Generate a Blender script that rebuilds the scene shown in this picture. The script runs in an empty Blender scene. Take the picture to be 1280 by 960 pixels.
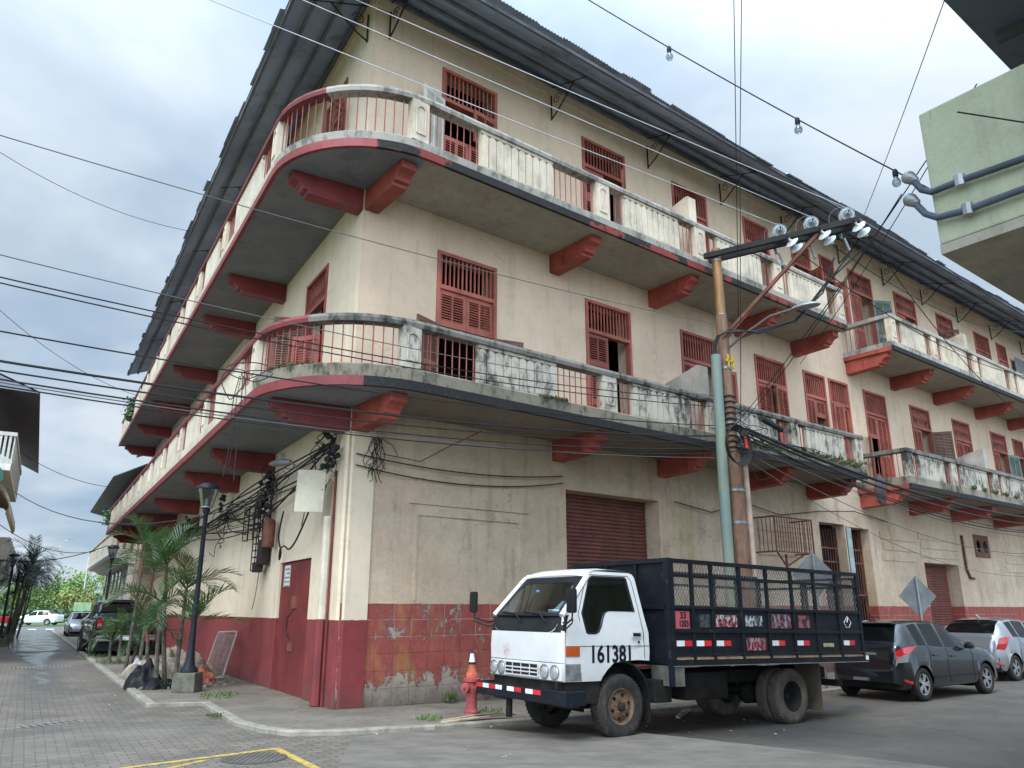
import bpy, bmesh, math, random
from mathutils import Vector, Matrix
random.seed(7)
R_ = math.radians
scene = bpy.context.scene
COL = scene.collection
V = Vector
# ---------------------------------------------------------------- camera
H = 1.6; F = 970.0; CX, CY, HY = 640.0, 480.0, 762.0
TH = math.atan((HY-CY)/F)
cam_d = bpy.data.cameras.new("camera"); cam = bpy.data.objects.new("camera", cam_d); COL.objects.link(cam)
cam_d.sensor_width = 36.0; cam_d.lens = 36.0*F/1280.0; cam_d.clip_end = 3000; cam_d.clip_start = 0.05
cam.location = (0, 0, H); cam.rotation_euler = (math.pi/2+TH, 0, 0)
scene.camera = cam
# ---------------------------------------------------------------- world and sun
SUN_EL, SUN_AZ = 52.0, 205.0     # azimuth measured clockwise from +Y
world = bpy.data.worlds.new("World"); scene.world = world; world.use_nodes = True
wn = world.node_tree; wn.nodes.clear()
def wnode(t, **k):
    n = wn.nodes.new(t)
    for a, b in k.items(): setattr(n, a, b)
    return n
wl = wn.links.new
wout = wnode('ShaderNodeOutputWorld'); wbg = wnode('ShaderNodeBackground'); wbg.inputs[1].default_value = 0.1
sky = wnode('ShaderNodeTexSky', sky_type='NISHITA', sun_disc=False)
sky.sun_elevation = R_(SUN_EL); sky.sun_rotation = R_(SUN_AZ); sky.air_density = 1.0; sky.dust_density = 1.5
tc = wnode('ShaderNodeTexCoord'); sep = wnode('ShaderNodeSeparateXYZ'); wl(tc.outputs['Generated'], sep.inputs[0])
def wmath(op, a, b=None, c=None):
    n = wnode('ShaderNodeMath', operation=op)
    for i, v in enumerate((a, b, c)):
        if v is None: continue
        if isinstance(v, (int, float)): n.inputs[i].default_value = v
        else: wl(v, n.inputs[i])
    return n.outputs[0]
# cloud layer: project the direction on a flat ceiling so clouds flatten to the horizon
zc = wmath('ADD', wmath('MAXIMUM', sep.outputs[2], 0.0), 0.22)
ux = wmath('DIVIDE', sep.outputs[0], zc); uy = wmath('DIVIDE', sep.outputs[1], zc)
cmb = wnode('ShaderNodeCombineXYZ'); wl(ux, cmb.inputs[0]); wl(uy, cmb.inputs[1])
def wnoise(scale, detail, rough, off=0.0):
    n = wnode('ShaderNodeTexNoise'); n.inputs['Scale'].default_value = scale
    n.inputs['Detail'].default_value = detail; n.inputs['Roughness'].default_value = rough
    n.inputs['Distortion'].default_value = 0.25
    m = wnode('ShaderNodeVectorMath', operation='ADD'); wl(cmb.outputs[0], m.inputs[0]); m.inputs[1].default_value = (off, off*0.7, off)
    wl(m.outputs[0], n.inputs['Vector']); return n.outputs['Fac']
def wramp(fac, stops):
    n = wnode('ShaderNodeValToRGB'); wl(fac, n.inputs[0]); e = n.color_ramp.elements
    while len(e) < len(stops): e.new(0.5)
    for i, (p, c) in enumerate(stops): e[i].position = p; e[i].color = (*c, 1)
    return n.outputs[0]
shade = wramp(wnoise(1.55, 6, 0.55, 3.1), [(0.30, (5.3, 6.7, 8.2)), (0.43, (5.9, 7.2, 8.7)), (0.54, (7.3, 8.5, 9.8)), (0.68, (8.9, 9.8, 10.7))])
cover = wramp(wnoise(0.8, 5, 0.5, 11.0), [(0.36, (0.25, 0.25, 0.25)), (0.52, (1, 1, 1))])
def wmix(fac, a, b, mode='MIX'):
    n = wnode('ShaderNodeMix', data_type='RGBA', blend_type=mode)
    for k, v in ((0, fac), (6, a), (7, b)):
        if isinstance(v, (int, float)): n.inputs[k].default_value = v
        elif isinstance(v, tuple): n.inputs[k].default_value = (*v, 1)
        else: wl(v, n.inputs[k])
    return n.outputs[2]
blue = wmix(0.6, sky.outputs[0], (3.6, 5.9, 8.6))
mixed = wmix(cover, blue, shade)
# sky gain added overhead and behind the camera, out of view, to brighten the walls
zen = wmath('MULTIPLY', wmath('POWER', wmath('MAXIMUM', sep.outputs[2], 0.0), 6.0), 5.0)
back = wmath('MULTIPLY', wmath('MAXIMUM', wmath('MULTIPLY', sep.outputs[1], -1.0), 0.0), 2.6)
gain = wmath('ADD', wmath('ADD', zen, back), 0.68)
gc = wnode('ShaderNodeCombineColor'); [wl(gain, gc.inputs[i]) for i in range(3)]
fin = wmix(1.0, mixed, gc.outputs[0], 'MULTIPLY')
wl(fin, wbg.inputs[0]); wl(wbg.outputs[0], wout.inputs[0])
sd = bpy.data.lights.new("sun", 'SUN'); sd.energy = 1.5; sd.angle = R_(18); sd.color = (1.0, 0.96, 0.9)
sun = bpy.data.objects.new("sun", sd); COL.objects.link(sun)
az = R_(SUN_AZ); el = R_(SUN_EL)
sdir = V((math.sin(az)*math.cos(el), math.cos(az)*math.cos(el), math.sin(el)))
sun.rotation_euler = sdir.to_track_quat('Z', 'Y').to_euler(); sun.location = (0, -20, 40)
vs = scene.view_settings
scene.display_settings.display_device = 'sRGB'
vs.view_transform = 'Standard'; vs.look = 'None'; vs.gamma = 1.0; vs.use_curve_mapping = False
vs.exposure = 0.36
scene.render.engine = 'CYCLES'

# ---------------------------------------------------------------- frames
def ray(x, y):
    u = (x-CX)/F; v = -(y-CY)/F
    return V((u, math.cos(TH)-v*math.sin(TH), math.sin(TH)+v*math.cos(TH)))
def ground(x, y, z=0.0):
    r = ray(x, y); return V((0, 0, H))+r*((z-H)/r.z)
def at(x, y, Y):
    r = ray(x, y); return V((0, 0, H))+r*(Y/r.y)
def vpdir(x):
    r = ray(x, HY); r.z = 0; return r.normalized()
P0 = ground(417, 891)
DL = vpdir(32); DR = vpdir(1915)
NL = V((-DL.y, DL.x, 0)); NR = V((DR.y, -DR.x, 0))
def WL(s, o, z): return P0+DL*s+NL*o+V((0, 0, z))
def WR(s, o, z): return P0+DR*s+NR*o+V((0, 0, z))
GK = 0.0202
def gz(s): return -GK*min(max(s, 0.0), 5.2)
def sR(p): return (p-P0).dot(DR)

# ---------------------------------------------------------------- mesh helper
class MB:
    def __init__(s): s.v = []; s.f = []; s.m = []
    def add(s, vs, fs, mi=0):
        b = len(s.v); s.v += [V(p) for p in vs]; s.f += [tuple(b+i for i in f) for f in fs]; s.m += [mi]*len(fs)
    def hexa(s, p, mi=0):   # 8 points, bottom ring then top ring
        s.add(p, [(0,3,2,1),(4,5,6,7),(0,1,5,4),(1,2,6,5),(2,3,7,6),(3,0,4,7)], mi)
    def box(s, x0, x1, y0, y1, z0, z1, fr=None, mi=0):
        fr = fr or (lambda a, b, c: V((a, b, c)))
        s.hexa([fr(x0,y0,z0),fr(x1,y0,z0),fr(x1,y1,z0),fr(x0,y1,z0),fr(x0,y0,z1),fr(x1,y0,z1),fr(x1,y1,z1),fr(x0,y1,z1)], mi)
    def bar(s, a, b, w, h=None, up=V((0,0,1)), mi=0):
        a = V(a); b = V(b); d = (b-a).normalized(); h = h or w
        if abs(d.dot(up)) > 0.98: up = V((1,0,0))
        x = d.cross(up).normalized(); y = x.cross(d)
        c = [(-1,-1),(1,-1),(1,1),(-1,1)]
        s.hexa([a+x*(w/2*i)+y*(h/2*j) for i, j in c]+[b+x*(w/2*i)+y*(h/2*j) for i, j in c], mi)
    def prism(s, pts, vec, mi=0):   # planar polygon of 3d points pushed along vec
        n = len(pts); pts = [V(p) for p in pts]; vec = V(vec)
        s.add(pts+[p+vec for p in pts], [tuple(range(n-1,-1,-1)), tuple(range(n,2*n))]+[(i,(i+1)%n,n+(i+1)%n,n+i) for i in range(n)], mi)
    def tube(s, path, r, n=6, mi=0, closed=False, caps=True):
        path = [V(p) for p in path]; N = len(path); rs = r if isinstance(r, (list, tuple)) else [r]*N
        vs = []; x = None
        for i, p in enumerate(path):
            if closed: t = path[(i+1)%N]-path[i-1]
            else: t = path[min(i+1, N-1)]-path[max(i-1, 0)]
            if t.length < 1e-9: t = V((0,0,1))
            t.normalize()
            if x is None:
                x = t.cross(V((0,0,1)) if abs(t.z) < 0.9 else V((1,0,0))).normalized()
            else:
                x = (x-t*x.dot(t))
                x = x.normalized() if x.length > 1e-6 else t.orthogonal().normalized()
            y = t.cross(x)
            for k in range(n):
                a = 2*math.pi*k/n; vs.append(p+(x*math.cos(a)+y*math.sin(a))*rs[i])
        fs = []
        for i in range(N if closed else N-1):
            j = (i+1) % N
            for k in range(n): fs.append((i*n+k, i*n+(k+1)%n, j*n+(k+1)%n, j*n+k))
        if not closed and caps: fs += [tuple(range(n-1,-1,-1)), tuple((N-1)*n+k for k in range(n))]
        s.add(vs, fs, mi)
    def lathe(s, prof, c=V((0,0,0)), axis=V((0,0,1)), n=20, mi=0, caps=True):
        axis = V(axis).normalized(); x = axis.orthogonal().normalized(); y = axis.cross(x); c = V(c)
        vs = []; N = len(prof)
        for r, h in prof:
            for k in range(n):
                a = 2*math.pi*k/n; vs.append(c+axis*h+(x*math.cos(a)+y*math.sin(a))*max(r, 1e-4))
        fs = [(i*n+k, i*n+(k+1)%n, (i+1)*n+(k+1)%n, (i+1)*n+k) for i in range(N-1) for k in range(n)]
        if caps: fs += [tuple(range(n-1,-1,-1)), tuple((N-1)*n+k for k in range(n))]
        s.add(vs, fs, mi)
    def build(s, name, mats, parent=None, smooth=False, bevel=0.0, origin=None, sharp=35, recalc=True):
        if not isinstance(mats, (list, tuple)): mats = [mats]
        me = bpy.data.meshes.new(name)
        o = origin if origin is not None else V((0,0,0))
        me.from_pydata([tuple(p-o) for p in s.v], [], s.f); me.update()
        for m in mats: me.materials.append(m)
        if len(mats) > 1: me.polygons.foreach_set('material_index', s.m)
        if recalc or bevel:
            bm = bmesh.new(); bm.from_mesh(me)
            bmesh.ops.recalc_face_normals(bm, faces=bm.faces)
            if bevel > 0:
                es = [e for e in bm.edges if len(e.link_faces) == 2 and e.calc_face_angle(0) > 0.6]
                bmesh.ops.bevel(bm, geom=es, offset=bevel, segments=2, affect='EDGES', profile=0.6, clamp_overlap=True)
            bm.to_mesh(me); bm.free()
        if smooth:
            me.polygons.foreach_set('use_smooth', [True]*len(me.polygons))
            try: me.set_sharp_from_angle(angle=R_(sharp))
            except Exception: pass
        ob = bpy.data.objects.new(name, me); COL.objects.link(ob)
        if parent is not None: ob.parent = parent
        return ob
def tag(o, label=None, cat=None, group=None, kind=None):
    if label: o['label'] = label
    if cat: o['category'] = cat
    if group: o['group'] = group
    if kind: o['kind'] = kind
    return o
def root(name, loc=(0,0,0), label=None, cat=None, group=None, rz=0.0):
    o = bpy.data.objects.new(name, None); COL.objects.link(o); o.location = loc; o.rotation_euler = (0,0,rz)
    o.empty_display_size = 0.3
    return tag(o, label, cat, group)
def dup(o, parent=None):
    c = o.copy(); COL.objects.link(c); c.parent = parent
    for ch in list(o.children): dup(ch, c)
    return c
def holed(mb, outline, holes, fr, depth, mi=0):
    """plate in 2d (a,b) with holes; fr(a,b,c) -> 3d; c from 0 to depth"""
    bm = bmesh.new()
    for lp in [outline]+list(holes):
        vs = [bm.verts.new((a, b, 0)) for a, b in lp]
        for i in range(len(vs)): bm.edges.new((vs[i], vs[(i+1)%len(vs)]))
    bmesh.ops.triangle_fill(bm, use_beauty=True, use_dissolve=False, edges=bm.edges[:])
    bm.verts.index_update()
    pts = [(v.co.x, v.co.y) for v in bm.verts]
    fs = [tuple(v.index for v in f.verts) for f in bm.faces]
    bm.free()
    mb.add([fr(a, b, 0) for a, b in pts], fs, mi)
    mb.add([fr(a, b, depth) for a, b in pts], [f[::-1] for f in fs], mi)
    for lp in [outline]+list(holes):
        n = len(lp); mb.add([fr(a,b,0) for a,b in lp]+[fr(a,b,depth) for a,b in lp], [(i,(i+1)%n,n+(i+1)%n,n+i) for i in range(n)], mi)
def text(body, size, loc_fn, mat, parent, name='lettering', sx=1.0, ext=0.002, bold=0.0, align='CENTER'):
    cu = bpy.data.curves.new(name, 'FONT'); cu.body = body; cu.size = size; cu.extrude = ext; cu.offset = bold
    cu.align_x = align; cu.align_y = 'CENTER'; cu.resolution_u = 4
    t = bpy.data.objects.new(name, cu); COL.objects.link(t)
    dg = bpy.context.evaluated_depsgraph_get(); me = bpy.data.meshes.new_from_object(t.evaluated_get(dg))
    COL.objects.unlink(t); bpy.data.objects.remove(t)
    for v in me.vertices: v.co = loc_fn(v.co.x*sx, v.co.y, v.co.z)
    me.materials.clear(); me.materials.append(mat)
    ob = bpy.data.objects.new(name, me); COL.objects.link(ob); ob.parent = parent
    return ob

# ---------------------------------------------------------------- materials
class NT:
    def __init__(s, name):
        s.mat = bpy.data.materials.new(name); s.mat.use_nodes = True; s.t = s.mat.node_tree; s.t.nodes.clear()
        s.out = s.n('ShaderNodeOutputMaterial'); s.b = s.n('ShaderNodeBsdfPrincipled'); s.l(s.b.outputs[0], s.out.inputs[0])
        s.tc = s.n('ShaderNodeTexCoord'); s.co = s.tc.outputs['Object']
    def n(s, t, **k):
        x = s.t.nodes.new(t)
        for a, b in k.items(): setattr(x, a, b)
        return x
    def l(s, a, b): s.t.links.new(a, b)
    def put(s, sock, v):
        if isinstance(v, (int, float)): sock.default_value = v
        elif isinstance(v, (tuple, list)): sock.default_value = (*v, 1) if len(v) == 3 and len(sock.default_value) == 4 else v
        else: s.l(v, sock)
    def math(s, op, a, b=0.0, c=0.0, clamp=False):
        x = s.n('ShaderNodeMath', operation=op, use_clamp=clamp)
        for i, v in enumerate((a, b, c)): s.put(x.inputs[i], v)
        return x.outputs[0]
    def mapv(s, scale=(1,1,1), rot=(0,0,0), loc=(0,0,0), src=None):
        x = s.n('ShaderNodeMapping'); s.l(src or s.co, x.inputs[0]); x.inputs['Scale'].default_value = scale
        x.inputs['Rotation'].default_value = rot; x.inputs['Location'].default_value = loc; return x.outputs[0]
    def noise(s, scale, detail=4, rough=0.55, vec=None, dist=0.0):
        x = s.n('ShaderNodeTexNoise'); s.l(vec or s.co, x.inputs['Vector'])
        x.inputs['Scale'].default_value = scale; x.inputs['Detail'].default_value = detail; x.inputs['Roughness'].default_value = rough
        x.inputs['Distortion'].default_value = dist; return x.outputs['Fac']
    def step(s, f, a, b):     # smooth 0..1 between a and b
        x = s.n('ShaderNodeMapRange', interpolation_type='SMOOTHSTEP'); s.put(x.inputs[0], f)
        x.inputs[1].default_value = a; x.inputs[2].default_value = b; return x.outputs[0]
    def mix(s, f, a, b, mode='MIX'):
        x = s.n('ShaderNodeMix', data_type='RGBA', blend_type=mode)
        s.put(x.inputs[0], f); s.put(x.inputs[6], a); s.put(x.inputs[7], b); return x.outputs[2]
    def sepz(s, src=None):
        x = s.n('ShaderNodeSeparateXYZ'); s.l(src or s.co, x.inputs[0]); return x.outputs
    def bump(s, h, strength=0.3, dist=0.02):
        x = s.n('ShaderNodeBump'); x.inputs['Strength'].default_value = strength; x.inputs['Distance'].default_value = dist
        s.l(h, x.inputs['Height']); s.l(x.outputs[0], s.b.inputs['Normal'])
    def col(s, c): s.put(s.b.inputs['Base Color'], c)
    def rough(s, r): s.put(s.b.inputs['Roughness'], r)
    def set(s, **k):
        for a, b in k.items(): s.put(s.b.inputs[a.replace('_', ' ')], b)
def simple(name, c, rough=0.6, metal=0.0, var=0.25, scale=3.0, dirt=None, dirt_amt=0.5, bump=0.0, bscale=20, **k):
    m = NT(name)
    n1 = m.noise(scale, 5, 0.6); d = tuple(x*(1-var) for x in c); l_ = tuple(min(1, x*(1+var)) for x in c)
    cc = m.mix(m.step(n1, 0.3, 0.7), d, l_)
    if dirt:
        f = m.math('MULTIPLY', m.step(m.noise(scale*1.7, 8, 0.7, m.mapv((1,1,0.35), loc=(3,1,7))), 0.5, 0.68), dirt_amt)
        cc = m.mix(f, cc, dirt)
    oi = m.n('ShaderNodeObjectInfo'); hs = m.n('ShaderNodeHueSaturation'); m.l(m.math('ADD', 0.84, m.math('MULTIPLY', oi.outputs['Random'], 0.32)), hs.inputs['Value']); m.l(cc, hs.inputs['Color']); cc = hs.outputs[0]
    m.col(cc); m.rough(rough); m.set(Metallic=metal)
    if max(c) < 0.05 and rough > 0.3: m.set(Specular_IOR_Level=0.15)
    if bump: m.bump(m.noise(bscale, 5, 0.6), bump, 0.01)
    for a, b in k.items(): m.set(**{a: b})
    return m.mat

def plaster(name, base, base2, grime, grime_amt, red_z=None, red=None, blocks=False, rough_bump=0.35, streak=0.5, low_dirt=0.0, yellow=0.0, peel=0.0):
    m = NT(name); z = m.sepz()[2]
    big = m.noise(0.55, 5, 0.6); mid = m.noise(2.6, 7, 0.65, m.mapv(loc=(5,2,1))); fine = m.noise(38, 6, 0.7)
    c = m.mix(m.step(big, 0.32, 0.68), base, base2)
    c = m.mix(m.math('MULTIPLY', m.step(mid, 0.42, 0.78), 0.4), c, tuple(x*0.74 for x in base))
    if yellow:
        yy = m.step(m.noise(0.9, 5, 0.6, m.mapv((1.4,1.4,0.25), loc=(9,4,2))), 0.52, 0.72)
        c = m.mix(m.math('MULTIPLY', yy, yellow), c, (0.42, 0.30, 0.13))
    st = m.noise(2.3, 6, 0.62, m.mapv((1.7, 1.7, 0.13), loc=(1,7,3)))
    f = m.math('MULTIPLY', m.math('MULTIPLY', m.step(st, 0.47, 0.75), m.step(mid, 0.28, 0.6)), streak)
    c = m.mix(f, c, grime)
    sp = m.step(m.math('ADD', m.math('MULTIPLY', m.noise(5.5, 10, 0.8, m.mapv(loc=(2,8,5))), 0.6), m.math('MULTIPLY', m.noise(24, 6, 0.75, m.mapv(loc=(1,8,2))), 0.4)), 0.42, 0.72)
    c = m.mix(m.math('MULTIPLY', sp, grime_amt), c, grime)
    c = m.mix(m.math('MULTIPLY', m.step(m.noise(70, 3, 0.6), 0.45, 0.8), 0.16), c, (0.03,0.028,0.025))
    h = m.math('ADD', m.math('MULTIPLY', mid, 0.9), m.math('MULTIPLY', fine, 0.35))
    vr = m.n('ShaderNodeTexVoronoi', feature='DISTANCE_TO_EDGE'); vr.inputs['Scale'].default_value = 0.42
    wv_ = m.n('ShaderNodeVectorMath', operation='ADD'); m.l(m.co, wv_.inputs[0]); nzc = m.n('ShaderNodeTexNoise'); nzc.inputs['Scale'].default_value = 2.2; nzc.inputs['Detail'].default_value = 6; m.l(m.co, nzc.inputs['Vector']); m.l(nzc.outputs['Color'], wv_.inputs[1]); m.l(wv_.outputs[0], vr.inputs['Vector'])
    ck = m.math('MULTIPLY', m.math('SUBTRACT', 1.0, m.step(vr.outputs['Distance'], 0.001, 0.007)), m.step(m.noise(0.7, 3, 0.5, m.mapv(loc=(3,3,9))), 0.5, 0.58))
    c = m.mix(m.math('MULTIPLY', ck, 0.28), c, tuple(x*0.25 for x in base)); h = m.math('SUBTRACT', h, m.math('MULTIPLY', ck, 0.15))
    if red_z is not None:
        edge = m.math('ADD', z, m.math('MULTIPLY', m.math('SUBTRACT', m.noise(9, 4, 0.6), 0.5), 0.035))
        isred = m.math('LESS_THAN', edge, red_z)
        rc = m.mix(m.step(mid, 0.35, 0.7), red, tuple(x*1.35 for x in red))
        rc = m.mix(m.math('MULTIPLY', m.step(st, 0.5, 0.8), 0.35), rc, tuple(x*0.45 for x in red))
        if blocks:
            # painted block courses with pale scratched joints
            br = m.n('ShaderNodeTexBrick', offset=0.0); br.inputs['Scale'].default_value = 1.0
            d = m.n('ShaderNodeVectorMath', operation='DOT_PRODUCT'); m.l(m.co, d.inputs[0]); d.inputs[1].default_value = tuple(DR)
            cx = m.n('ShaderNodeCombineXYZ'); m.l(d.outputs['Value'], cx.inputs[0]); m.l(m.math('SUBTRACT', z, 0.02), cx.inputs[1])
            m.l(cx.outputs[0], br.inputs['Vector']); br.inputs['Mortar Size'].default_value = 0.011; br.inputs['Mortar Smooth'].default_value = 0.4
            br.inputs['Brick Width'].default_value = 0.35; br.inputs['Row Height'].default_value = 0.283
            jt = m.math('MULTIPLY', br.outputs['Fac'], m.step(m.noise(3.1, 5, 0.7), 0.36, 0.56))
            jt = m.math('MULTIPLY', jt, m.step(z, 1.08, 1.12))
            rc = m.mix(m.math('MULTIPLY', jt, 0.75), rc, (0.42, 0.33, 0.27))
            h = m.math('ADD', h, m.math('MULTIPLY', m.math('MULTIPLY', br.outputs['Fac'], isred), -0.4))
            sc = m.math('MULTIPLY', m.step(m.noise(11, 9, 0.8), 0.46, 0.66), 0.42); rc = m.mix(sc, rc, (0.36,0.13,0.10))
        if peel:
            sv = m.n('ShaderNodeVectorMath', operation='DOT_PRODUCT'); m.l(m.co, sv.inputs[0]); sv.inputs[1].default_value = tuple(DR)
            nearc = m.math('SUBTRACT', 1.0, m.step(m.math('ABSOLUTE', m.math('SUBTRACT', sv.outputs['Value'], 1.6)), 0.6, 2.4))
            lowb = m.math('MULTIPLY', m.math('SUBTRACT', 1.0, m.step(z, 0.15, 0.85)), m.math('ADD', 0.08, m.math('MULTIPLY', nearc, 0.12)))
            midb = m.math('MULTIPLY', m.math('MULTIPLY', m.step(z, 0.9, 1.2), nearc), 0.065)
            pl = m.step(m.math('ADD', m.noise(3.4, 10, 0.78, m.mapv((1,1,0.8), loc=(4,4,0))), m.math('ADD', lowb, midb)), 0.60, 0.64)
            och = m.math('MULTIPLY', m.math('MULTIPLY', m.step(m.noise(1.6, 5, 0.6, m.mapv((1.5,1.5,0.5), loc=(7,2,2))), 0.50, 0.66), nearc), 0.65); rc = m.mix(och, rc, (0.36,0.19,0.055))
            rc = m.mix(m.math('MULTIPLY', pl, peel), rc, m.mix(mid, (0.50,0.44,0.36), (0.22,0.17,0.13)))
            h = m.math('SUBTRACT', h, m.math('MULTIPLY', m.math('MULTIPLY', pl, isred), 0.35))
        c = m.mix(isred, c, rc)
    if low_dirt:
        lf = m.math('MULTIPLY', m.step(m.math('ADD', z, m.math('MULTIPLY', m.noise(4, 6, 0.7), -0.55)), 0.25, -0.25), low_dirt)
        c = m.mix(lf, c, (0.07, 0.06, 0.045))
    m.col(c); m.rough(0.88); m.bump(h, rough_bump, 0.03)
    return m.mat
RED = (0.295, 0.050, 0.040)
M = {}
M['wall_up'] = plaster('plaster upper', (0.73,0.55,0.40), (0.63,0.475,0.34), (0.22,0.16,0.11), 0.16, streak=0.30, yellow=0.10, rough_bump=0.5)
M['wall_gr'] = plaster('plaster ground', (0.54,0.41,0.29), (0.68,0.53,0.39), (0.15,0.11,0.075), 0.34, red_z=1.70, red=(0.25,0.052,0.042), blocks=True, streak=0.38, low_dirt=0.75, yellow=0.55, peel=0.9, rough_bump=1.0)
M['wall_L'] = plaster('plaster side', (0.77,0.64,0.475), (0.70,0.58,0.43), (0.25,0.19,0.13), 0.10, red_z=1.43, red=(0.175,0.028,0.028), streak=0.3, low_dirt=0.35, yellow=0.10, rough_bump=0.25)
def concrete_rail(name, pale, grime, amt, warm=0.0):
    m = NT(name)
    a = m.noise(1.1, 5, 0.6); b = m.noise(6.0, 8, 0.72, m.mapv((1,1,0.45), loc=(3,3,3))); cfine = m.noise(45, 5, 0.7)
    c = m.mix(m.step(a, 0.35, 0.65), pale, tuple(x*0.82 for x in pale))
    f = m.math('MULTIPLY', m.step(m.math('ADD', m.math('MULTIPLY', a, 0.5), m.math('MULTIPLY', b, 0.7)), 0.56, 0.74), amt)
    c = m.mix(f, c, grime)
    c = m.mix(m.math('MULTIPLY', m.step(cfine, 0.5, 0.72), 0.25), c, (0.05,0.05,0.045))
    m.col(c); m.rough(0.9); m.bump(m.math('ADD', b, m.math('MULTIPLY', cfine, 0.4)), 0.5, 0.02); return m.mat
M['rail_U'] = concrete_rail('balustrade upper', (0.66,0.56,0.43), (0.12,0.10,0.08), 0.33)
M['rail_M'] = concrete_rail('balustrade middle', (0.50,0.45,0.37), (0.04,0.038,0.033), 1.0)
M['rail_L'] = concrete_rail('balustrade side', (0.68,0.61,0.48), (0.3,0.25,0.19), 0.25)
M['cap_U'] = concrete_rail('coping upper', (0.40,0.37,0.32), (0.06,0.055,0.05), 0.75)
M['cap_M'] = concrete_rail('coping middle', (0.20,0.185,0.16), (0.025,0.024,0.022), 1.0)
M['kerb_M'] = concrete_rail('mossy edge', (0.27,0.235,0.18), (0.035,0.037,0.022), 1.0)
M['red'] = simple('red paint', (0.29,0.066,0.048), 0.6, var=0.22, scale=2.5, dirt=(0.09,0.02,0.016), dirt_amt=0.6, bump=0.2)
M['red_beam'] = simple('red beam paint', (0.34,0.066,0.044), 0.65, var=0.25, scale=1.6, dirt=(0.10,0.022,0.018), dirt_amt=0.7, bump=0.3)
M['red_side'] = simple('dark red paint', (0.19,0.028,0.028), 0.55, var=0.2, scale=1.6, dirt=(0.09,0.015,0.015), dirt_amt=0.5, bump=0.15)
def sooty(name, lo, hi):
    m = NT(name); a = m.noise(0.8, 5, 0.65); g = m.noise(14, 6, 0.7)
    c = m.mix(m.step(a, lo, hi), (0.012,0.011,0.011), (0.20,0.035,0.026)); c = m.mix(m.math('MULTIPLY', m.step(g, 0.5, 0.7), 0.5), c, (0.05,0.045,0.04)); m.col(c); m.rough(0.85); m.bump(g, 0.5, 0.02); return m.mat
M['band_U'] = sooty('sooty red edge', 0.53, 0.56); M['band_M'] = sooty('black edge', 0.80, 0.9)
M['red_black'] = simple('blackened red edge', (0.14,0.028,0.022), 0.8, var=0.4, scale=1.2, dirt=(0.012,0.011,0.011), dirt_amt=0.98, bump=0.3)
M['red_win'] = simple('shutter red', (0.33,0.090,0.062), 0.6, var=0.3, scale=1.3, dirt=(0.13,0.035,0.025), dirt_amt=0.5)
M['red_old'] = simple('faded brown shutter', (0.16,0.075,0.055), 0.75, var=0.3, scale=2, dirt=(0.06,0.04,0.03), dirt_amt=0.6)
M['shut_green'] = simple('green shutter', (0.16,0.22,0.18), 0.7, var=0.3)
M['soffit_R'] = plaster('soffit concrete', (0.42,0.385,0.31), (0.34,0.31,0.255), (0.09,0.08,0.065), 0.45, streak=0.35, yellow=0.2)
M['soffit_M'] = plaster('shaded soffit', (0.27,0.235,0.19), (0.20,0.175,0.14), (0.06,0.052,0.042), 0.45, streak=0.35, yellow=0.2)  # darker copy of the soffit concrete, shade under the middle balcony painted in
M['soffit_L'] = simple('soffit grey paint', (0.185,0.195,0.215), 0.75, var=0.12, scale=1.0, dirt=(0.09,0.09,0.09), dirt_amt=0.5)
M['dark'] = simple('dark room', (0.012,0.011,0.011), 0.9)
M['roomwall'] = simple('room wall', (0.25,0.24,0.22), 0.9)
def zinc(name, c, rust, amt):
    m = NT(name); b = m.noise(1.2, 8, 0.7, m.mapv((1,1,1))); d = m.noise(0.35, 3, 0.5)
    cc = m.mix(m.step(d, 0.3, 0.7), c, tuple(x*0.7 for x in c)); cc = m.mix(m.math('MULTIPLY', m.step(b, 0.5, 0.7), amt), cc, rust)
    m.col(cc); m.rough(0.6); return m.mat
M['zinc'] = zinc('zinc sheet', (0.36,0.44,0.57), (0.11,0.075,0.06), 0.55)
M['zinc_dark'] = zinc('old zinc sheet', (0.10,0.11,0.125), (0.05,0.045,0.045), 0.6)
M['timber'] = simple('purlin timber', (0.10,0.105,0.12), 0.8)
M['iron'] = simple('wrought iron', (0.045,0.035,0.035), 0.6, metal=0.3)
M['roller'] = simple('roller door', (0.17,0.058,0.045), 0.6, var=0.25, scale=1.5, dirt=(0.07,0.04,0.03), dirt_amt=0.6)
M['concrete'] = simple('concrete', (0.34,0.32,0.28), 0.9, var=0.2, scale=2, dirt=(0.12,0.11,0.09), dirt_amt=0.6, bump=0.4, bscale=30)
M['white_paint'] = simple('white masonry', (0.62,0.60,0.54), 0.8, var=0.1, dirt=(0.3,0.28,0.24), dirt_amt=0.4)
M['black_iron'] = simple('black lamp iron', (0.022,0.026,0.034), 0.45, var=0.2, metal=0.2)
M['cable'] = simple('cable', (0.028,0.028,0.03), 0.55, var=0.1)
M['cable_grey'] = simple('grey cable', (0.10,0.10,0.10), 0.5, var=0.1)
M['cable_white'] = simple('bare aluminium wire', (0.42,0.42,0.42), 0.4, metal=0.6, var=0.1)
M['rust'] = simple('rusty steel', (0.16,0.055,0.03), 0.75, var=0.4, scale=3, dirt=(0.05,0.03,0.025), dirt_amt=0.6)
M['galv'] = simple('galvanised', (0.28,0.29,0.30), 0.45, metal=0.6, var=0.2)
M['moss'] = simple('moss', (0.065,0.085,0.022), 0.95, var=0.5, scale=12)
M['leaf'] = simple('plant leaf', (0.055,0.11,0.028), 0.55, var=0.45, scale=2.5)
M['grass'] = simple('grass', (0.09,0.14,0.04), 0.8, var=0.35, scale=0.8)
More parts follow.
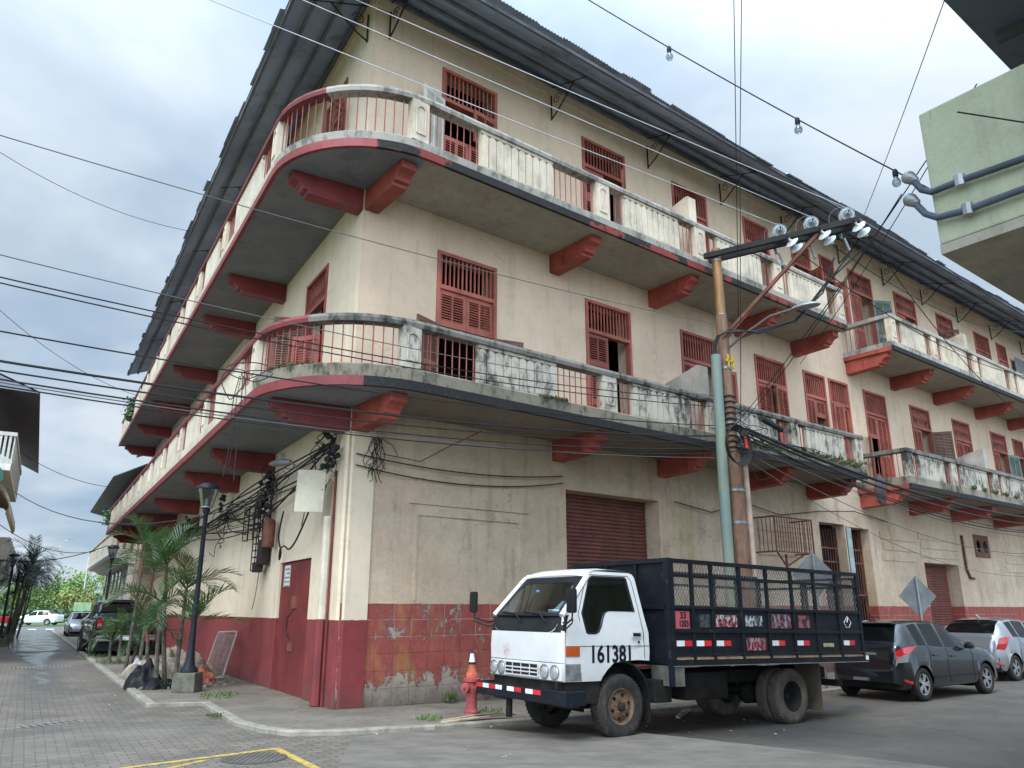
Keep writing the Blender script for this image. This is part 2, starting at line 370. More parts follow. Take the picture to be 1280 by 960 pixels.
def glassm(name, tint=(0.6,0.66,0.66), gloss=0.35, dens=0.55, rough=0.03):
    m = NT(name); tr = m.n('ShaderNodeBsdfTransparent'); tr.inputs[0].default_value = (*[t*dens for t in tint], 1)
    gl = m.n('ShaderNodeBsdfGlossy'); gl.inputs['Roughness'].default_value = rough; gl.inputs[0].default_value = (0.9,0.95,1,1)
    fr = m.n('ShaderNodeFresnel'); fr.inputs[0].default_value = 1.5
    mx = m.n('ShaderNodeMixShader'); m.l(m.math('ADD', m.math('MULTIPLY', fr.outputs[0], 0.45), gloss*0.05), mx.inputs[0])
    m.l(tr.outputs[0], mx.inputs[1]); m.l(gl.outputs[0], mx.inputs[2]); m.l(mx.outputs[0], m.out.inputs[0]); return m.mat
M['glass'] = glassm('clear glass', dens=0.95)
M['side_glass'] = glassm('side glass', dens=0.8, gloss=1.4, rough=0.02)
M['lamp_glass'] = glassm('lamp glass', dens=0.85, gloss=1.2, rough=0.15)
def carpaint(name, c, metal=0.3, rough=0.35, dust=0.25, dustc=(0.2,0.18,0.15)):
    m = NT(name); z = m.sepz()[2]
    f = m.math('MULTIPLY', m.step(m.noise(3, 6, 0.7), 0.4, 0.8), dust)
    f = m.math('ADD', f, m.math('MULTIPLY', m.step(z, 0.75, 0.2), dust*0.9), clamp=True)
    m.col(m.mix(f, c, dustc)); m.set(Metallic=metal, Coat_Weight=1.0); m.rough(m.math('ADD', m.math('MULTIPLY', f, 0.5), rough))
    m.b.inputs['Coat Roughness'].default_value = 0.04; return m.mat
M['tint'] = simple('tinted glass', (0.004,0.005,0.006), 0.05, var=0.1, Specular_IOR_Level=0.3)
M['rubber'] = simple('tyre rubber', (0.030,0.028,0.026), 0.85, var=0.25, scale=6, dirt=(0.11,0.09,0.065), dirt_amt=0.55)
M['dusty_rubber'] = simple('dusty tyre', (0.060,0.052,0.042), 0.9, var=0.3, scale=5, dirt=(0.15,0.12,0.085), dirt_amt=0.6, bump=0.2)
M['plastic'] = simple('black plastic', (0.018,0.018,0.019), 0.5, var=0.2)
M['under'] = simple('greasy chassis', (0.018,0.017,0.016), 0.8, var=0.4)
M['redlens'] = simple('red lens', (0.40,0.012,0.014), 0.15, var=0.1, Coat_Weight=1.0)
M['whitelens'] = simple('clear lens', (0.62,0.64,0.66), 0.08, metal=0.7, var=0.1)
M['chrome'] = simple('alloy', (0.55,0.55,0.56), 0.3, metal=0.8, var=0.1)
M['refl_red'] = simple('reflector red', (0.60,0.018,0.022), 0.35, var=0.1)
M['refl_white'] = simple('reflector white', (0.72,0.74,0.76), 0.35, var=0.08)
M['orange'] = simple('amber lens', (0.55,0.10,0.02), 0.2, var=0.2, Coat_Weight=1.0)

# ================================================================ GROUND
m = NT('earth'); nz = m.noise(0.02, 4); m.col(m.mix(m.step(nz,0.4,0.6), (0.07,0.10,0.035), (0.11,0.12,0.05))); m.rough(0.95); earth = m.mat
# asphalt
m = NT('asphalt'); a = m.noise(0.7, 6, 0.6); b = m.noise(160, 3, 0.7); cn = m.noise(2.5, 8, 0.7, m.mapv((1,1,1), loc=(5,5,5)))
c = m.mix(m.step(a, 0.3, 0.7), (0.070,0.059,0.047), (0.106,0.091,0.073)); c = m.mix(m.math('MULTIPLY', m.step(b, 0.5, 0.75), 0.35), c, (0.19,0.18,0.165))
c = m.mix(m.math('MULTIPLY', m.step(cn, 0.52, 0.7), 0.55), c, (0.05,0.046,0.042))
vo = m.n('ShaderNodeTexVoronoi', feature='DISTANCE_TO_EDGE'); vo.inputs['Scale'].default_value = 0.55; m.l(m.mapv(src=m.co), vo.inputs['Vector'])
crk = m.math('MULTIPLY', m.math('LESS_THAN', vo.outputs['Distance'], 0.006), m.step(m.noise(0.6), 0.5, 0.6)); c = m.mix(m.math('MULTIPLY', crk, 0.7), c, (0.02,0.02,0.02))
oil = m.n('ShaderNodeVectorMath', operation='DISTANCE'); m.l(m.mapv((1,1,1)), oil.inputs[0]); oil.inputs[1].default_value = (3.3, 13.0, 0)
of_ = m.math('MULTIPLY', m.math('SUBTRACT', 1.0, m.step(m.math('ADD', oil.outputs['Value'], m.math('MULTIPLY', cn, 2.0)), 2.0, 4.0)), 0.85); c = m.mix(of_, c, (0.022,0.020,0.018))
m.col(c); m.rough(m.math('SUBTRACT', 0.82, m.math('MULTIPLY', m.step(cn, 0.5, 0.68), 0.35))); m.bump(m.math('ADD', b, m.math('MULTIPLY', a, 2)), 0.35, 0.01); asphalt = m.mat
# interlocking grey pavers, partly wet
def pavers(name, dr, wet=True):
    m = NT(name)
    d1 = m.n('ShaderNodeVectorMath', operation='DOT_PRODUCT'); m.l(m.co, d1.inputs[0]); d1.inputs[1].default_value = tuple(DL)
    d2 = m.n('ShaderNodeVectorMath', operation='DOT_PRODUCT'); m.l(m.co, d2.inputs[0]); d2.inputs[1].default_value = tuple(NL)
    cx = m.n('ShaderNodeCombineXYZ'); m.l(d2.outputs['Value'], cx.inputs[0]); m.l(d1.outputs['Value'], cx.inputs[1])
    # wobble gives the zig-zag edge of the blocks
    br = m.n('ShaderNodeTexBrick', offset=0.5); br.inputs['Scale'].default_value = 1.0
    br.inputs['Brick Width'].default_value = 0.225; br.inputs['Row Height'].default_value = 0.1125; br.inputs['Mortar Size'].default_value = 0.010; br.inputs['Mortar Smooth'].default_value = 0.6
    zz = m.n('ShaderNodeTexWave', wave_type='BANDS', bands_direction='X', wave_profile='TRI'); zz.inputs['Scale'].default_value = 1.0/0.1125*0.0795*2; m.l(cx.outputs[0], zz.inputs['Vector'])
    ad = m.n('ShaderNodeCombineXYZ'); m.l(m.math('MULTIPLY', zz.outputs['Fac'], 0.02), ad.inputs[1])
    va = m.n('ShaderNodeVectorMath', operation='ADD'); m.l(cx.outputs[0], va.inputs[0]); m.l(ad.outputs[0], va.inputs[1]); m.l(va.outputs[0], br.inputs['Vector'])
    br.inputs['Color1'].default_value = (0.120,0.100,0.076,1); br.inputs['Color2'].default_value = (0.182,0.154,0.119,1); br.inputs['Mortar'].default_value = (0.05,0.045,0.038,1)
    big = m.noise(0.32, 5, 0.6); mid = m.noise(1.7, 7, 0.65, m.mapv(loc=(3,9,1))); fi = m.noise(60, 4, 0.7)
    c = m.mix(m.math('MULTIPLY', m.step(mid, 0.40, 0.68), 0.7), br.outputs['Color'], (0.072,0.065,0.054))
    c = m.mix(m.math('MULTIPLY', m.step(big, 0.48, 0.68), 0.45), c, (0.20,0.185,0.16))
    c = m.mix(m.math('MULTIPLY', m.step(fi, 0.5, 0.7), 0.3), c, (0.27,0.25,0.22))
    rg = 0.8
    if wet:
        # a film of water along the gutter in the middle of the street
        o = d2.outputs['Value']; s_ = d1.outputs['Value']
        P0l = P0.dot(NL); P0s = P0.dot(DL)
        off = m.math('SUBTRACT', o, P0l); sl = m.math('SUBTRACT', s_, P0s)
        wob = m.math('MULTIPLY', m.math('SUBTRACT', m.noise(0.5, 4, 0.6), 0.5), 1.1)
        dist = m.math('ABSOLUTE', m.math('ADD', m.math('SUBTRACT', off, 3.95), wob))
        wide = m.math('ADD', 0.16, m.math('MULTIPLY', m.step(sl, 14.0, 34.0), 1.0))
        film = m.math('SUBTRACT', 1.0, m.step(m.math('SUBTRACT', dist, wide), -0.12, 0.10))
        film = m.math('MULTIPLY', film, m.math('MULTIPLY', m.step(sl, 5.0, 9.5), m.step(m.noise(0.9, 3, 0.5), 0.33, 0.48)))
        damp = m.math('SUBTRACT', 1.0, m.step(m.math('SUBTRACT', dist, wide), 0.0, 0.5)); damp = m.math('MULTIPLY', damp, m.step(sl, 2.0, 9.0))
        pd = m.math('MULTIPLY', m.step(mid, 0.55, 0.66), m.step(sl, 12.0, 22.0)); film = m.math('MAXIMUM', film, pd)
        c = m.mix(m.math('MULTIPLY', damp, 0.55), c, (0.055,0.05,0.043)); c = m.mix(film, c, (0.05,0.046,0.04))
        rg = m.math('SUBTRACT', m.math('SUBTRACT', 0.8, m.math('MULTIPLY', damp, 0.25)), m.math('MULTIPLY', film, 0.36))
        hh = m.math('MULTIPLY', m.math('ADD', m.math('MULTIPLY', br.outputs['Fac'], -1.0), m.math('MULTIPLY', fi, 0.25)), m.math('SUBTRACT', 1.0, m.math('MULTIPLY', film, 0.96)))
    else: hh = m.math('ADD', m.math('MULTIPLY', br.outputs['Fac'], -1.0), m.math('MULTIPLY', fi, 0.25))
    m.col(c); m.rough(rg); m.bump(hh, 0.6, 0.012); return m.mat
pav = pavers('street pavers', DL)
m = NT('pavement concrete'); a = m.noise(0.9, 6, 0.65); b = m.noise(6, 8, 0.7); fi = m.noise(80, 4, 0.7)
c = m.mix(m.step(a, 0.3, 0.7), (0.125,0.104,0.08), (0.205,0.182,0.147)); c = m.mix(m.math('MULTIPLY', m.step(b, 0.5, 0.68), 0.6), c, (0.085,0.072,0.052))
c = m.mix(m.math('MULTIPLY', m.step(m.noise(2.2,6,0.7,m.mapv(loc=(8,1,1))),0.56,0.7),0.45), c, (0.06,0.075,0.03))
c = m.mix(m.math('MULTIPLY', m.step(fi, 0.5, 0.7), 0.3), c, (0.28,0.26,0.22)); m.col(c); m.rough(0.9); m.bump(m.math('ADD', b, fi), 0.5, 0.015); pavement = m.mat
kerbm = simple('kerb concrete', (0.24,0.22,0.175), 0.9, var=0.25, scale=2.5, dirt=(0.10,0.09,0.06), dirt_amt=0.6, bump=0.4, bscale=40)

def sheet(name, pts, z, mat, kind='structure'):
    b = MB(); b.add([V((p.x, p.y, z)) for p in pts], [tuple(range(len(pts)))]); o = b.build(name, mat, recalc=False)
    if o.data.polygons[0].normal.z < 0: o.data.flip_normals()
    return tag(o, kind=kind)
b = MB(); b.add([V((-1500,-1500,-0.35)),V((1500,-1500,-0.35)),V((1500,1500,-0.35)),V((-1500,1500,-0.35))], [(0,1,2,3)]); tag(b.build('ground', earth, recalc=False), kind='structure')
sheet('street', [WR(-0.3,45,0), WR(-0.3,2.6,0), WR(0.9,-0.9,0), WL(62,-1.5,0), WL(62,9,0), WL(-40,9,0), WL(-40, 40, 0)], 0.0, pav)
# road along the right facade follows a slight dip
b = MB(); ss = [-0.3]+[0.5*i for i in range(0, 25)]+[20,40,90]
for i, s_ in enumerate(ss):
    for o_ in (2.55, 12.5, 45): p = WR(s_, o_, gz(s_)-0.001); b.v.append(p)
for i in range(len(ss)-1):
    for j in (0,1): b.f.append((i*3+j, (i+1)*3+j, (i+1)*3+j+1, i*3+j+1)); b.m.append(0)
tag(b.build('road', asphalt, recalc=True), kind='structure')
# sidewalk with its kerb round the corner
KP = [WL(60,2.41,0), WL(2.33,2.34,0), WL(2.10,1.50,0), WL(-0.7,1.55,0), WR(-1.58,1.25,0), WR(-1.45,1.75,0), WR(-0.85,2.12,0), WR(0.27,2.42,0)]
for s_ in (2,4,6,9,14,90): KP.append(WR(s_, 2.52, 0))
b = MB(); SW = 0.045
inner = []
for p in KP:
    s_ = max(sR(p), 0) if (p-P0).dot(NR) > 0.9 else 0
    inner.append(V((p.x, p.y, SW+gz(s_))))
wallp = [WL(60,-0.1,SW), WL(2.2,-0.1,SW), WL(1.9,-0.1,SW), WL(0.2,-0.1,SW), WR(-0.02,-0.12,SW), WR(-0.01,-0.12,SW), WR(0.0,-0.12,SW), WR(0.3,-0.12,SW)]+[WR(s_, -0.12, SW+gz(s_)) for s_ in (2,4,6,9,14,90)]
n = len(inner); b.add(inner+wallp, [(i, i+1, n+i+1, n+i) for i in range(n-1)])
tag(b.build('sidewalk', pavement), kind='structure')
b = MB(); NRM = []
for i in range(n):
    a_ = inner[max(i-1,0)]; c_ = inner[min(i+1,n-1)]; d_ = (c_-a_); d_.z = 0; d_.normalize(); NRM.append(V((d_.y, -d_.x, 0)))
prof = [(0.0,-0.2),(0.0,0.012),(0.02,0.022),(0.13,0.02),(0.155,0.004),(0.165,-0.2)]
vs_ = []
for p, nn in zip(inner, NRM):
    for o_, h_ in prof: vs_.append(p+nn*o_+V((0,0,h_)))
k_ = len(prof); b.add(vs_, [(i*k_+j, (i+1)*k_+j, (i+1)*k_+j+1, i*k_+j+1) for i in range(n-1) for j in range(k_-1)])
tag(b.build('kerb', kerbm), kind='structure')
# cross street and park at the far end of the left street
sheet('cross_street', [WL(61.9,-60,0), WL(61.9,60,0), WL(80,60,0), WL(80,-60,0)], 0.004, simple('far asphalt', (0.14,0.14,0.138), 0.55, var=0.15, scale=0.5))
sheet('park_lawn', [WL(80,-150,0), WL(80,150,0), WL(330,250,0), WL(330,-250,0)], 0.05, M['grass'])
whitep = simple('road paint', (0.6,0.6,0.58), 0.6, var=0.15)
b = MB()
for i in range(9):
    s_ = 64.5; o_ = -3+i*1.3; b.box(s_, s_+3, o_, o_+0.6, 0.006, 0.01, WL)
o = b.build('crosswalk', whitep); tag(o, kind='structure')
# yellow painted corner lines on the pavers
m = NT('yellow line'); w = m.step(m.noise(8, 8, 0.75), 0.36, 0.56); m.col(m.mix(w, (0.16,0.14,0.10), (0.50,0.33,0.045))); m.rough(0.8); ylw = m.mat
def line_strip(pts, w, z0=0.004):
    b = MB()
    for i in range(len(pts)-1):
        d = (pts[i+1]-pts[i]).normalized(); nn = V((-d.y, d.x, 0))*w/2
        b.add([V((q.x,q.y,z0+0.0005*i)) for q in (pts[i]-nn-d*w*0.5, pts[i+1]-nn, pts[i+1]+nn, pts[i]+nn-d*w*0.5)], [(0,1,2,3)])
    return b
tag(line_strip([ground(120,965), ground(345,936), ground(405,966)], 0.10).build('yellow_line', ylw), kind='structure')
tag(line_strip([ground(205,962), ground(255,951)], 0.07).build('yellow_line', ylw), kind='structure')
# patched concrete strip at the seam between pavers and asphalt, gutter
m = NT('worn concrete'); a = m.noise(1.6, 9, 0.72, m.mapv((1.0,2.2,1),rot=(0,0,0.6))); m.col(m.mix(m.step(a,0.32,0.70), (0.10,0.088,0.072), (0.175,0.155,0.128))); m.rough(0.85); m.bump(a,0.5,0.02); wornc = m.mat
b = MB(); sheet('concrete_apron', [ground(*p) for p in ((440,922),(560,908),(690,918),(800,916),(1000,938),(1200,962),(1200,1050),(380,1050))], 0.006, wornc)
q = [WR(-0.9,2.62,0), WR(0.2,2.75,0), WR(0.35,4.6,0), WR(-0.1,7.5,0), WR(0.2,12,0), WR(-1.3,12,0), WR(-1.5,7,0), WR(-1.1,4.5,0)]
sheet('concrete_patch', q, 0.003, wornc)

# ================================================================ CORNER BUILDING
BO = P0.copy()
bld = root('corner_building', P0, 'three storey cream corner house with dark red trim, curved balconies and zinc eaves', 'building')
def bb(mb, name, mats, parent=bld, **k):
    k.setdefault('origin', BO if parent is bld or parent.get('_b') else BO)
    return mb.build(name, mats, parent, **k)
LEN_R, LEN_L = 46.0, 31.0
ZT = 14.3
def facade(fr, length, zb, openings, zsplit, mats, s_start=0.0, depth=0.45):
    """wall skin with cut openings; openings (s0,s1,z0,z1[,depth]); zsplit list of (z, material index for below)"""
    ss = sorted(set([s_start, length]+[x for o in openings for x in o[:2]])); zs = sorted(set([zb, ZT]+[x for o in openings for x in o[2:4]]+[z for z, _ in zsplit if z < ZT]))
    ss2 = []
    mb = MB()
    for i in range(len(ss)-1):
        for j in range(len(zs)-1):
            sc, zc_ = (ss[i]+ss[i+1])/2, (zs[j]+zs[j+1])/2
            if any(o[0] < sc < o[1] and o[2] < zc_ < o[3] for o in openings): continue
            mi = 0
            for k, (zz, idx) in enumerate(zsplit):
                if zc_ < zz: mi = idx; break
            mb.add([fr(ss[i],0,zs[j]), fr(ss[i+1],0,zs[j]), fr(ss[i+1],0,zs[j+1]), fr(ss[i],0,zs[j+1])], [(0,1,2,3)], mi)
    for o in openings:
        s0,s1,z0,z1 = o[:4]; d = -(o[4] if len(o) > 4 else depth)
        mi = 0
        for zz, idx in zsplit:
            if (z0+z1)/2 < zz: mi = idx; break
        for a, c in (((s0,z0),(s0,z1)),((s0,z1),(s1,z1)),((s1,z1),(s1,z0)),((s1,z0),(s0,z0))):
            mb.add([fr(a[0],0,a[1]),fr(c[0],0,c[1]),fr(c[0],d,c[1]),fr(a[0],d,a[1])], [(0,1,2,3)], mi)
    return mb
cols_U = [(1.71,3.22),(5.92,7.47),(9.36,10.88),(12.64,13.95),(15.2,16.3),(16.9,17.8),(18.73,20.33),(22.0,23.7),(25.5,27.0),(29.05,30.6),(31.4,32.5),(35.2,36.7),(39,40.5)]
cols_M = [(1.72,3.24),(5.88,7.42),(9.33,10.85),(12.6,14.12),(15.1,16.33),(16.54,17.73),(18.7,20.2),(21.98,23.48),(25.4,26.95),(28.95,30.5),(31.25,32.4),(35.2,36.7),(39,40.5)]
FU, FM = 9.78, 5.42       # floor levels
opR = [(a,b_,FU if not 14.9 < a < 17.5 else 10.7, 13.16) for a,b_ in cols_U]+[(a,b_,FM if not 14.9 < a < 17.5 else 6.1, 8.72) for a,b_ in cols_M]
ground_open = [(5.15,8.13,-0.3,4.09,0.5),(15.1,16.5,0.2,4.07,0.4),(16.56,17.95,0.2,4.02,0.4),(21.4,24.0,-0.3,3.13,0.5),(25.62,26.9,3.47,4.3,0.2),(33,35.5,-0.3,3.1,0.4)]
bb(facade(WR, LEN_R, -0.4, opR+ground_open, [(5.1,1),(20,0)], None), 'front_wall', [M['wall_up'], M['wall_gr']])
cols_LU = [(1.55,3.0),(6.2,7.6),(10.6,12.0),(15.2,16.6),(20.6,22.0),(25.5,26.9)]
cols_LM = [(2.0,3.5),(6.6,8.0),(11.0,12.4),(16.2,17.6),(21.6,23.0),(26.6,28.0)]
opL = [(a,c_,FU,13.1) for a,c_ in cols_LU]+[(a,c_,FM,8.72) for a,c_ in cols_LM]+[(1.78,3.97,0.02,2.55,0.12),(14.4,19.9,3.87,4.62,0.3),(24.5,25.7,0.02,2.5,0.2)]
bb(facade(WL, LEN_L, -0.4, opL, [(20,0)], None, depth=0.35), 'side_wall', M['wall_L'])
# hidden walls, floors and a few partitions so that the rooms are closed and dark
b = MB(); c0, c1 = WR(LEN_R,0,-0.4), WL(LEN_L,0,-0.4); up_ = V((0,0,ZT+0.4)); farc = WR(LEN_R,0,0)+DL*LEN_L; farc.z = -0.4
for a_, e_ in ((c0, farc), (farc, c1)): b.add([a_, e_, e_+up_, a_+up_], [(0,1,2,3)])
bb(b, 'rear_wall', M['wall_L'])
b = MB()
for zf in (5.2, 9.6, 14.0):
    q = [WR(0.5,-0.3,zf), WR(LEN_R-0.1,-0.3,zf), farc+V((0,0,zf+0.4))-(DL+DR)*0.1, WL(LEN_L-0.1,-0.3,zf)]
    for p_ in q: pass
    b.prism([V((p_.x,p_.y,zf)) for p_ in q], (0,0,0.12))
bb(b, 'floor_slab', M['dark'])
b = MB()
for f_, L_ in ((WR, LEN_R), (WL, LEN_L)):
    q = [f_(1.2,-3.2,0), f_(L_-1,-3.2,0)]
    b.add([q[0], q[1], q[1]+V((0,0,14)), q[0]+V((0,0,14))], [(0,1,2,3)])
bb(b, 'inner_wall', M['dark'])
# chamfered ground floor pier on the corner
b = MB()
q = [WR(0.24,0.02,-0.4), WL(0.24,0.02,-0.4), WL(0.0,0.10,-0.4), WR(0.0,0.10,-0.4)]
q = [WR(0.5,0.0,0)-NR*0.02, WR(0.5,0.035,0), WR(0.07,0.035,0), WL(0.07,0.035,0), WL(0.4,0.035,0), WL(0.4,0.0,0)-NL*0.02]
b.prism([V((p_.x,p_.y,-0.4)) for p_ in q], (0,0,5.5)); bb(b, 'corner_pier', M['wall_L'])

# ---- shuttered french doors
def leaf_parts(fr0, s0, s1, z0, z1, hinge, ang, mat, parent, off=-0.09, lattice=False, split=True):
    """one shutter leaf; hinge at s0 or s1 side, opened outward by ang degrees"""
    w = s1-s0; a = R_(ang)
    hs, sg = (s0, 1) if hinge == 0 else (s1, -1)
    def fr(u, o, z):  # u from hinge 0..w, o thickness outward
        return fr0(hs+sg*(u*math.cos(a)-o*math.sin(a)), off+u*math.sin(a)+o*math.cos(a), z)
    b = MB(); T = 0.045; st = 0.075
    b.box(0,st,0,T,z0,z1,fr); b.box(w-st,w,0,T,z0,z1,fr); b.box(st,w-st,0,T,z0,z0+0.13,fr); b.box(st,w-st,0,T,z1-0.10,z1,fr)
    bays = [(z0+0.13, z1-0.10)]
    if split and z1-z0 > 1.3:
        zm = z0+(z1-z0)*0.45; b.box(st,w-st,0,T,zm-0.06,zm+0.06,fr); bays = [(z0+0.13, zm-0.06), (zm+0.06, z1-0.10)]
    um = w/2; b.box(um-0.018,um+0.018,0.001,T-0.001,z0+0.13,z1-0.10,fr)
    for (za, zb_) in bays:
        n = max(3, int((zb_-za)/0.055)); dz = (zb_-za)/n
        for (ua, ub) in ((st, um-0.018), (um+0.018, w-st)):
            if lattice:
                b.box(ua,ub,0.015,0.022,za,zb_,fr)
                nn = int((zb_-za)/0.11)
                for k in range(nn):
                    zz = za+(k+0.5)*(zb_-za)/nn
                    b.bar(fr(ua,0.03,zz-0.04), fr(ub,0.03,zz+0.04), 0.02, 0.012); b.bar(fr(ua,0.033,zz+0.04), fr(ub,0.033,zz-0.04), 0.02, 0.012)
            else:
                for k in range(n):
                    zz = za+(k+0.5)*dz
                    b.hexa([fr(ua,0.004,zz+0.015),fr(ub,0.004,zz+0.015),fr(ub,0.010,zz+0.021),fr(ua,0.010,zz+0.021),
                            fr(ua,0.036,zz-0.022),fr(ub,0.036,zz-0.022),fr(ub,0.042,zz-0.016),fr(ua,0.042,zz-0.016)])
    return b.build('shutter', mat, parent, origin=BO)
def window(fr, s0, s1, z0, z1, leaves, grille=0.75, mat=None, lattice_top=False, label=None, cross=False):
    mat = mat or M['red_win']
    b = MB(); d0, d1 = -0.12, 0.03; w = 0.075
    b.box(s0,s0+w,d0,d1,z0,z1,fr); b.box(s1-w,s1,d0,d1,z0,z1,fr); b.box(s0+w,s1-w,d0,d1-0.003,z1-w,z1,fr)
    zg = z1-grille
    b.box(s0+w,s1-w,d0,d1-0.003,zg-0.05,zg+0.04,fr); b.box(s0+w,s1-w,d0,d1-0.01,z0,z0+0.06,fr)
    fo = b.build('window', mat, bld, origin=BO)
    if label: fo['label'] = label
    g = MB(); n = int((s1-s0-2*w)/0.105)
    for k in range(n):
        s = s0+w+(k+0.5)*(s1-s0-2*w)/n
        if lattice_top:
            g.bar(fr(s-0.05,-0.03,zg+0.04), fr(s+0.05,-0.03,z1-w), 0.018); g.bar(fr(s+0.05,-0.045,zg+0.04), fr(s-0.05,-0.045,z1-w), 0.018)
        else: g.box(s-0.014,s+0.014,-0.05,-0.02,zg+0.04,z1-w,fr)
    g.build('window_grille', mat, fo, origin=BO)
    sm = (s0+s1)/2; zm = z0+(zg-0.05-z0)*0.68
    zz = {0:(z0+0.06,zm-0.005),1:(zm+0.005,zg-0.05),2:(z0+0.06,zg-0.05)}
    for lf in leaves:   # (side, zone, angle, material key, lattice)
        side, zone, ang = lf[:3]; mk = lf[3] if len(lf) > 3 and lf[3] else None; lat = lf[4] if len(lf) > 4 else False
        a_, c_ = (s0+w, sm-0.004) if side == 0 else (sm+0.004, s1-w)
        off = -0.07 if ang < 5 else 0.035
        leaf_parts(fr, a_, c_, *zz[zone], side, ang, M[mk] if mk else mat, fo, off=off, lattice=lat)
    return fo
allc = [(0,0,0),(0,1,0),(1,0,0),(1,1,0)]
cfgU = {0:[(0,0,0),(1,0,0),(1,1,8),(0,2,162,'white_paint')], 1:[(0,0,0),(0,1,0),(1,1,38)], 2:allc, 3:[(0,2,0)], 4:[(1,2,75)], 5:[(1,2,120),(0,1,0)], 6:[(0,2,0,None,True),(1,2,150,'shut_green')], 7:[(0,0,0),(1,0,0),(0,1,0)], 8:[(1,1,0),(1,0,0),(0,0,0),(0,1,60,'red_old')], 9:allc, 10:allc, 11:allc, 12:allc}
cfgM = {0:[(0,1,0),(1,1,0),(0,0,160,'red_old'),(1,0,165,'red_old')], 1:[(0,0,0),(0,1,0)], 2:[(0,0,0),(0,1,0),(1,2,168)], 3:[(0,2,3),(1,2,6)], 4:[(0,2,0),(1,1,0)], 5:[(0,2,6),(1,2,4)], 6:[(1,2,0),(0,1,0),(0,0,150,'red_old')], 7:[(0,2,0),(1,2,125,'red_old')], 8:allc, 9:[(0,2,0),(1,2,165,'shut_green')], 10:[(0,2,0),(1,2,160,'shut_green')], 11:allc, 12:allc}
for i,(a_,c_) in enumerate(cols_U): window(WR, a_, c_, FU if i not in (4,5) else 10.7, 13.16, cfgU[i], lattice_top=i in (6,7,8), grille=0.78)
for i,(a_,c_) in enumerate(cols_M): window(WR, a_, c_, FM if i not in (4,5) else 6.1, 8.72, cfgM[i], lattice_top=i in (7,8,9), grille=0.78)
M['side_win'] = M['red_side']
for i,(a_,c_) in enumerate(cols_LU): window(WL, a_, c_, FU, 13.1, [(0,2,120,'red_old'),(1,2,0)] if i == 0 else allc, mat=M['red'], lattice_top=True)
for i,(a_,c_) in enumerate(cols_LM): window(WL, a_, c_, FM, 8.72, [(0,0,40),(1,2,110,'red_old')] if i == 0 else allc, mat=M['red'], lattice_top=True)

# ---- balconies
BD = 1.65; CR_T = 0.42
HALF = math.acos(DL.dot(DR))/2
Tt = BD/math.tan(HALF)      # the outer corner lies this far before s=0
def arc_pts(off, n=14):
    """points from the side wall tangent round to the front wall tangent, at a distance off from the walls"""
    bis = (NL+NR).normalized()
    Rr = (Tt+CR_T)*math.tan(HALF)            # radius of the outer edge
    cen = WR(CR_T, BD, 0)-NR*Rr
    a0 = math.atan2(NL.y, NL.x); a1 = math.atan2(NR.y, NR.x)
    while a1 < a0: a1 += 2*math.pi
    r = Rr-(BD-off)
    return [cen+V((math.cos(a0+(a1-a0)*k/n), math.sin(a0+(a1-a0)*k/n), 0))*r for k in range(n+1)]
def ribbon(mb, path_fn, offs_z, mi=0):
    """sweep closed profile [(off,z)..] along path_fn(off) -> list of points"""
    rows = [[V((p.x, p.y, z)) for p in path_fn(o)] for o, z in offs_z]
    n = len(rows[0]); m_ = len(rows)
    vs = [rows[j][i] for i in range(n) for j in range(m_)]
    fs = [(i*m_+j, (i+1)*m_+j, (i+1)*m_+(j+1)%m_, i*m_+(j+1)%m_) for i in range(n-1) for j in range(m_)]
    fs += [tuple(range(m_-1,-1,-1)), tuple((n-1)*m_+j for j in range(m_))]
    mb.add(vs, fs, mi)
def path_lin(fr, s0, s1):
    def f(o): return [fr(s0+(s1-s0)*k/ max(1,int(abs(s1-s0)/1.0)), o, 0) for k in range(max(1,int(abs(s1-s0)/1.0))+1)]
    return f
def panel(mb, mr, fr, s0, s1, z0, z1, off=BD):
    """solid balustrade of rounded, arched boards"""
    mb.box(s0, s1, off-0.12, off-0.055, z0, z1, fr)
    n = max(1, round((s1-s0)/0.185)); w = (s1-s0)/n
    mb.box(s0, s1, off-0.055, off-0.012, z1-0.07, z1, fr); mb.box(s0, s1, off-0.055, off-0.012, z0, z0+0.05, fr)
    for k in range(n):
        c = s0+(k+0.5)*w; hw = w*(0.455+0.02*math.sin(k*5.1+s0*3)); zt = z1-0.07-0.012*abs(math.sin(k*3.3+s0))
        prof = [(c-hw, z0+0.04), (c+hw, z0+0.04), (c+hw, zt-hw*1.0)]
        prof += [(c+hw*math.cos(t), zt-hw+hw*math.sin(t)) for t in (0.5,1.05,1.57,2.1,2.64)]+[(c-hw, zt-hw)]
        mb.prism([fr(s,off-0.056,z) for s,z in prof], fr(0,0.05,0)-fr(0,0,0))
def pier(mb, fr, s0, s1, z0, z1, off=BD):
    mb.box(s0, s1, off-0.17, off+0.015, z0, z1, fr)
    c=(s0+s1)/2; hw=(s1-s0)*0.27; zt=z1-0.12
    outl=[(c-hw,z0+0.14),(c+hw,z0+0.14),(c+hw,zt-hw)]+[(c+hw*math.cos(t),zt-hw+hw*math.sin(t)) for t in (0.5,1.05,1.57,2.1,2.64)]+[(c-hw,zt-hw)]
    pts=[fr(s,off+0.022,z) for s,z in outl]
    for i in range(len(pts)): mb.bar(pts[i], pts[(i+1)%len(pts)], 0.025, 0.025)
def rods(mb, pts, z0, z1):
    for p in pts: mb.tube([V((p.x,p.y,z0)), V((p.x,p.y,z1))], 0.0115, 5, caps=False)
def lin(fr, s0, s1, off, step=0.155):
    n = max(1, round((s1-s0)/step)); return [fr(s0+(k+0.5)*(s1-s0)/n, off, 0) for k in range(n)]
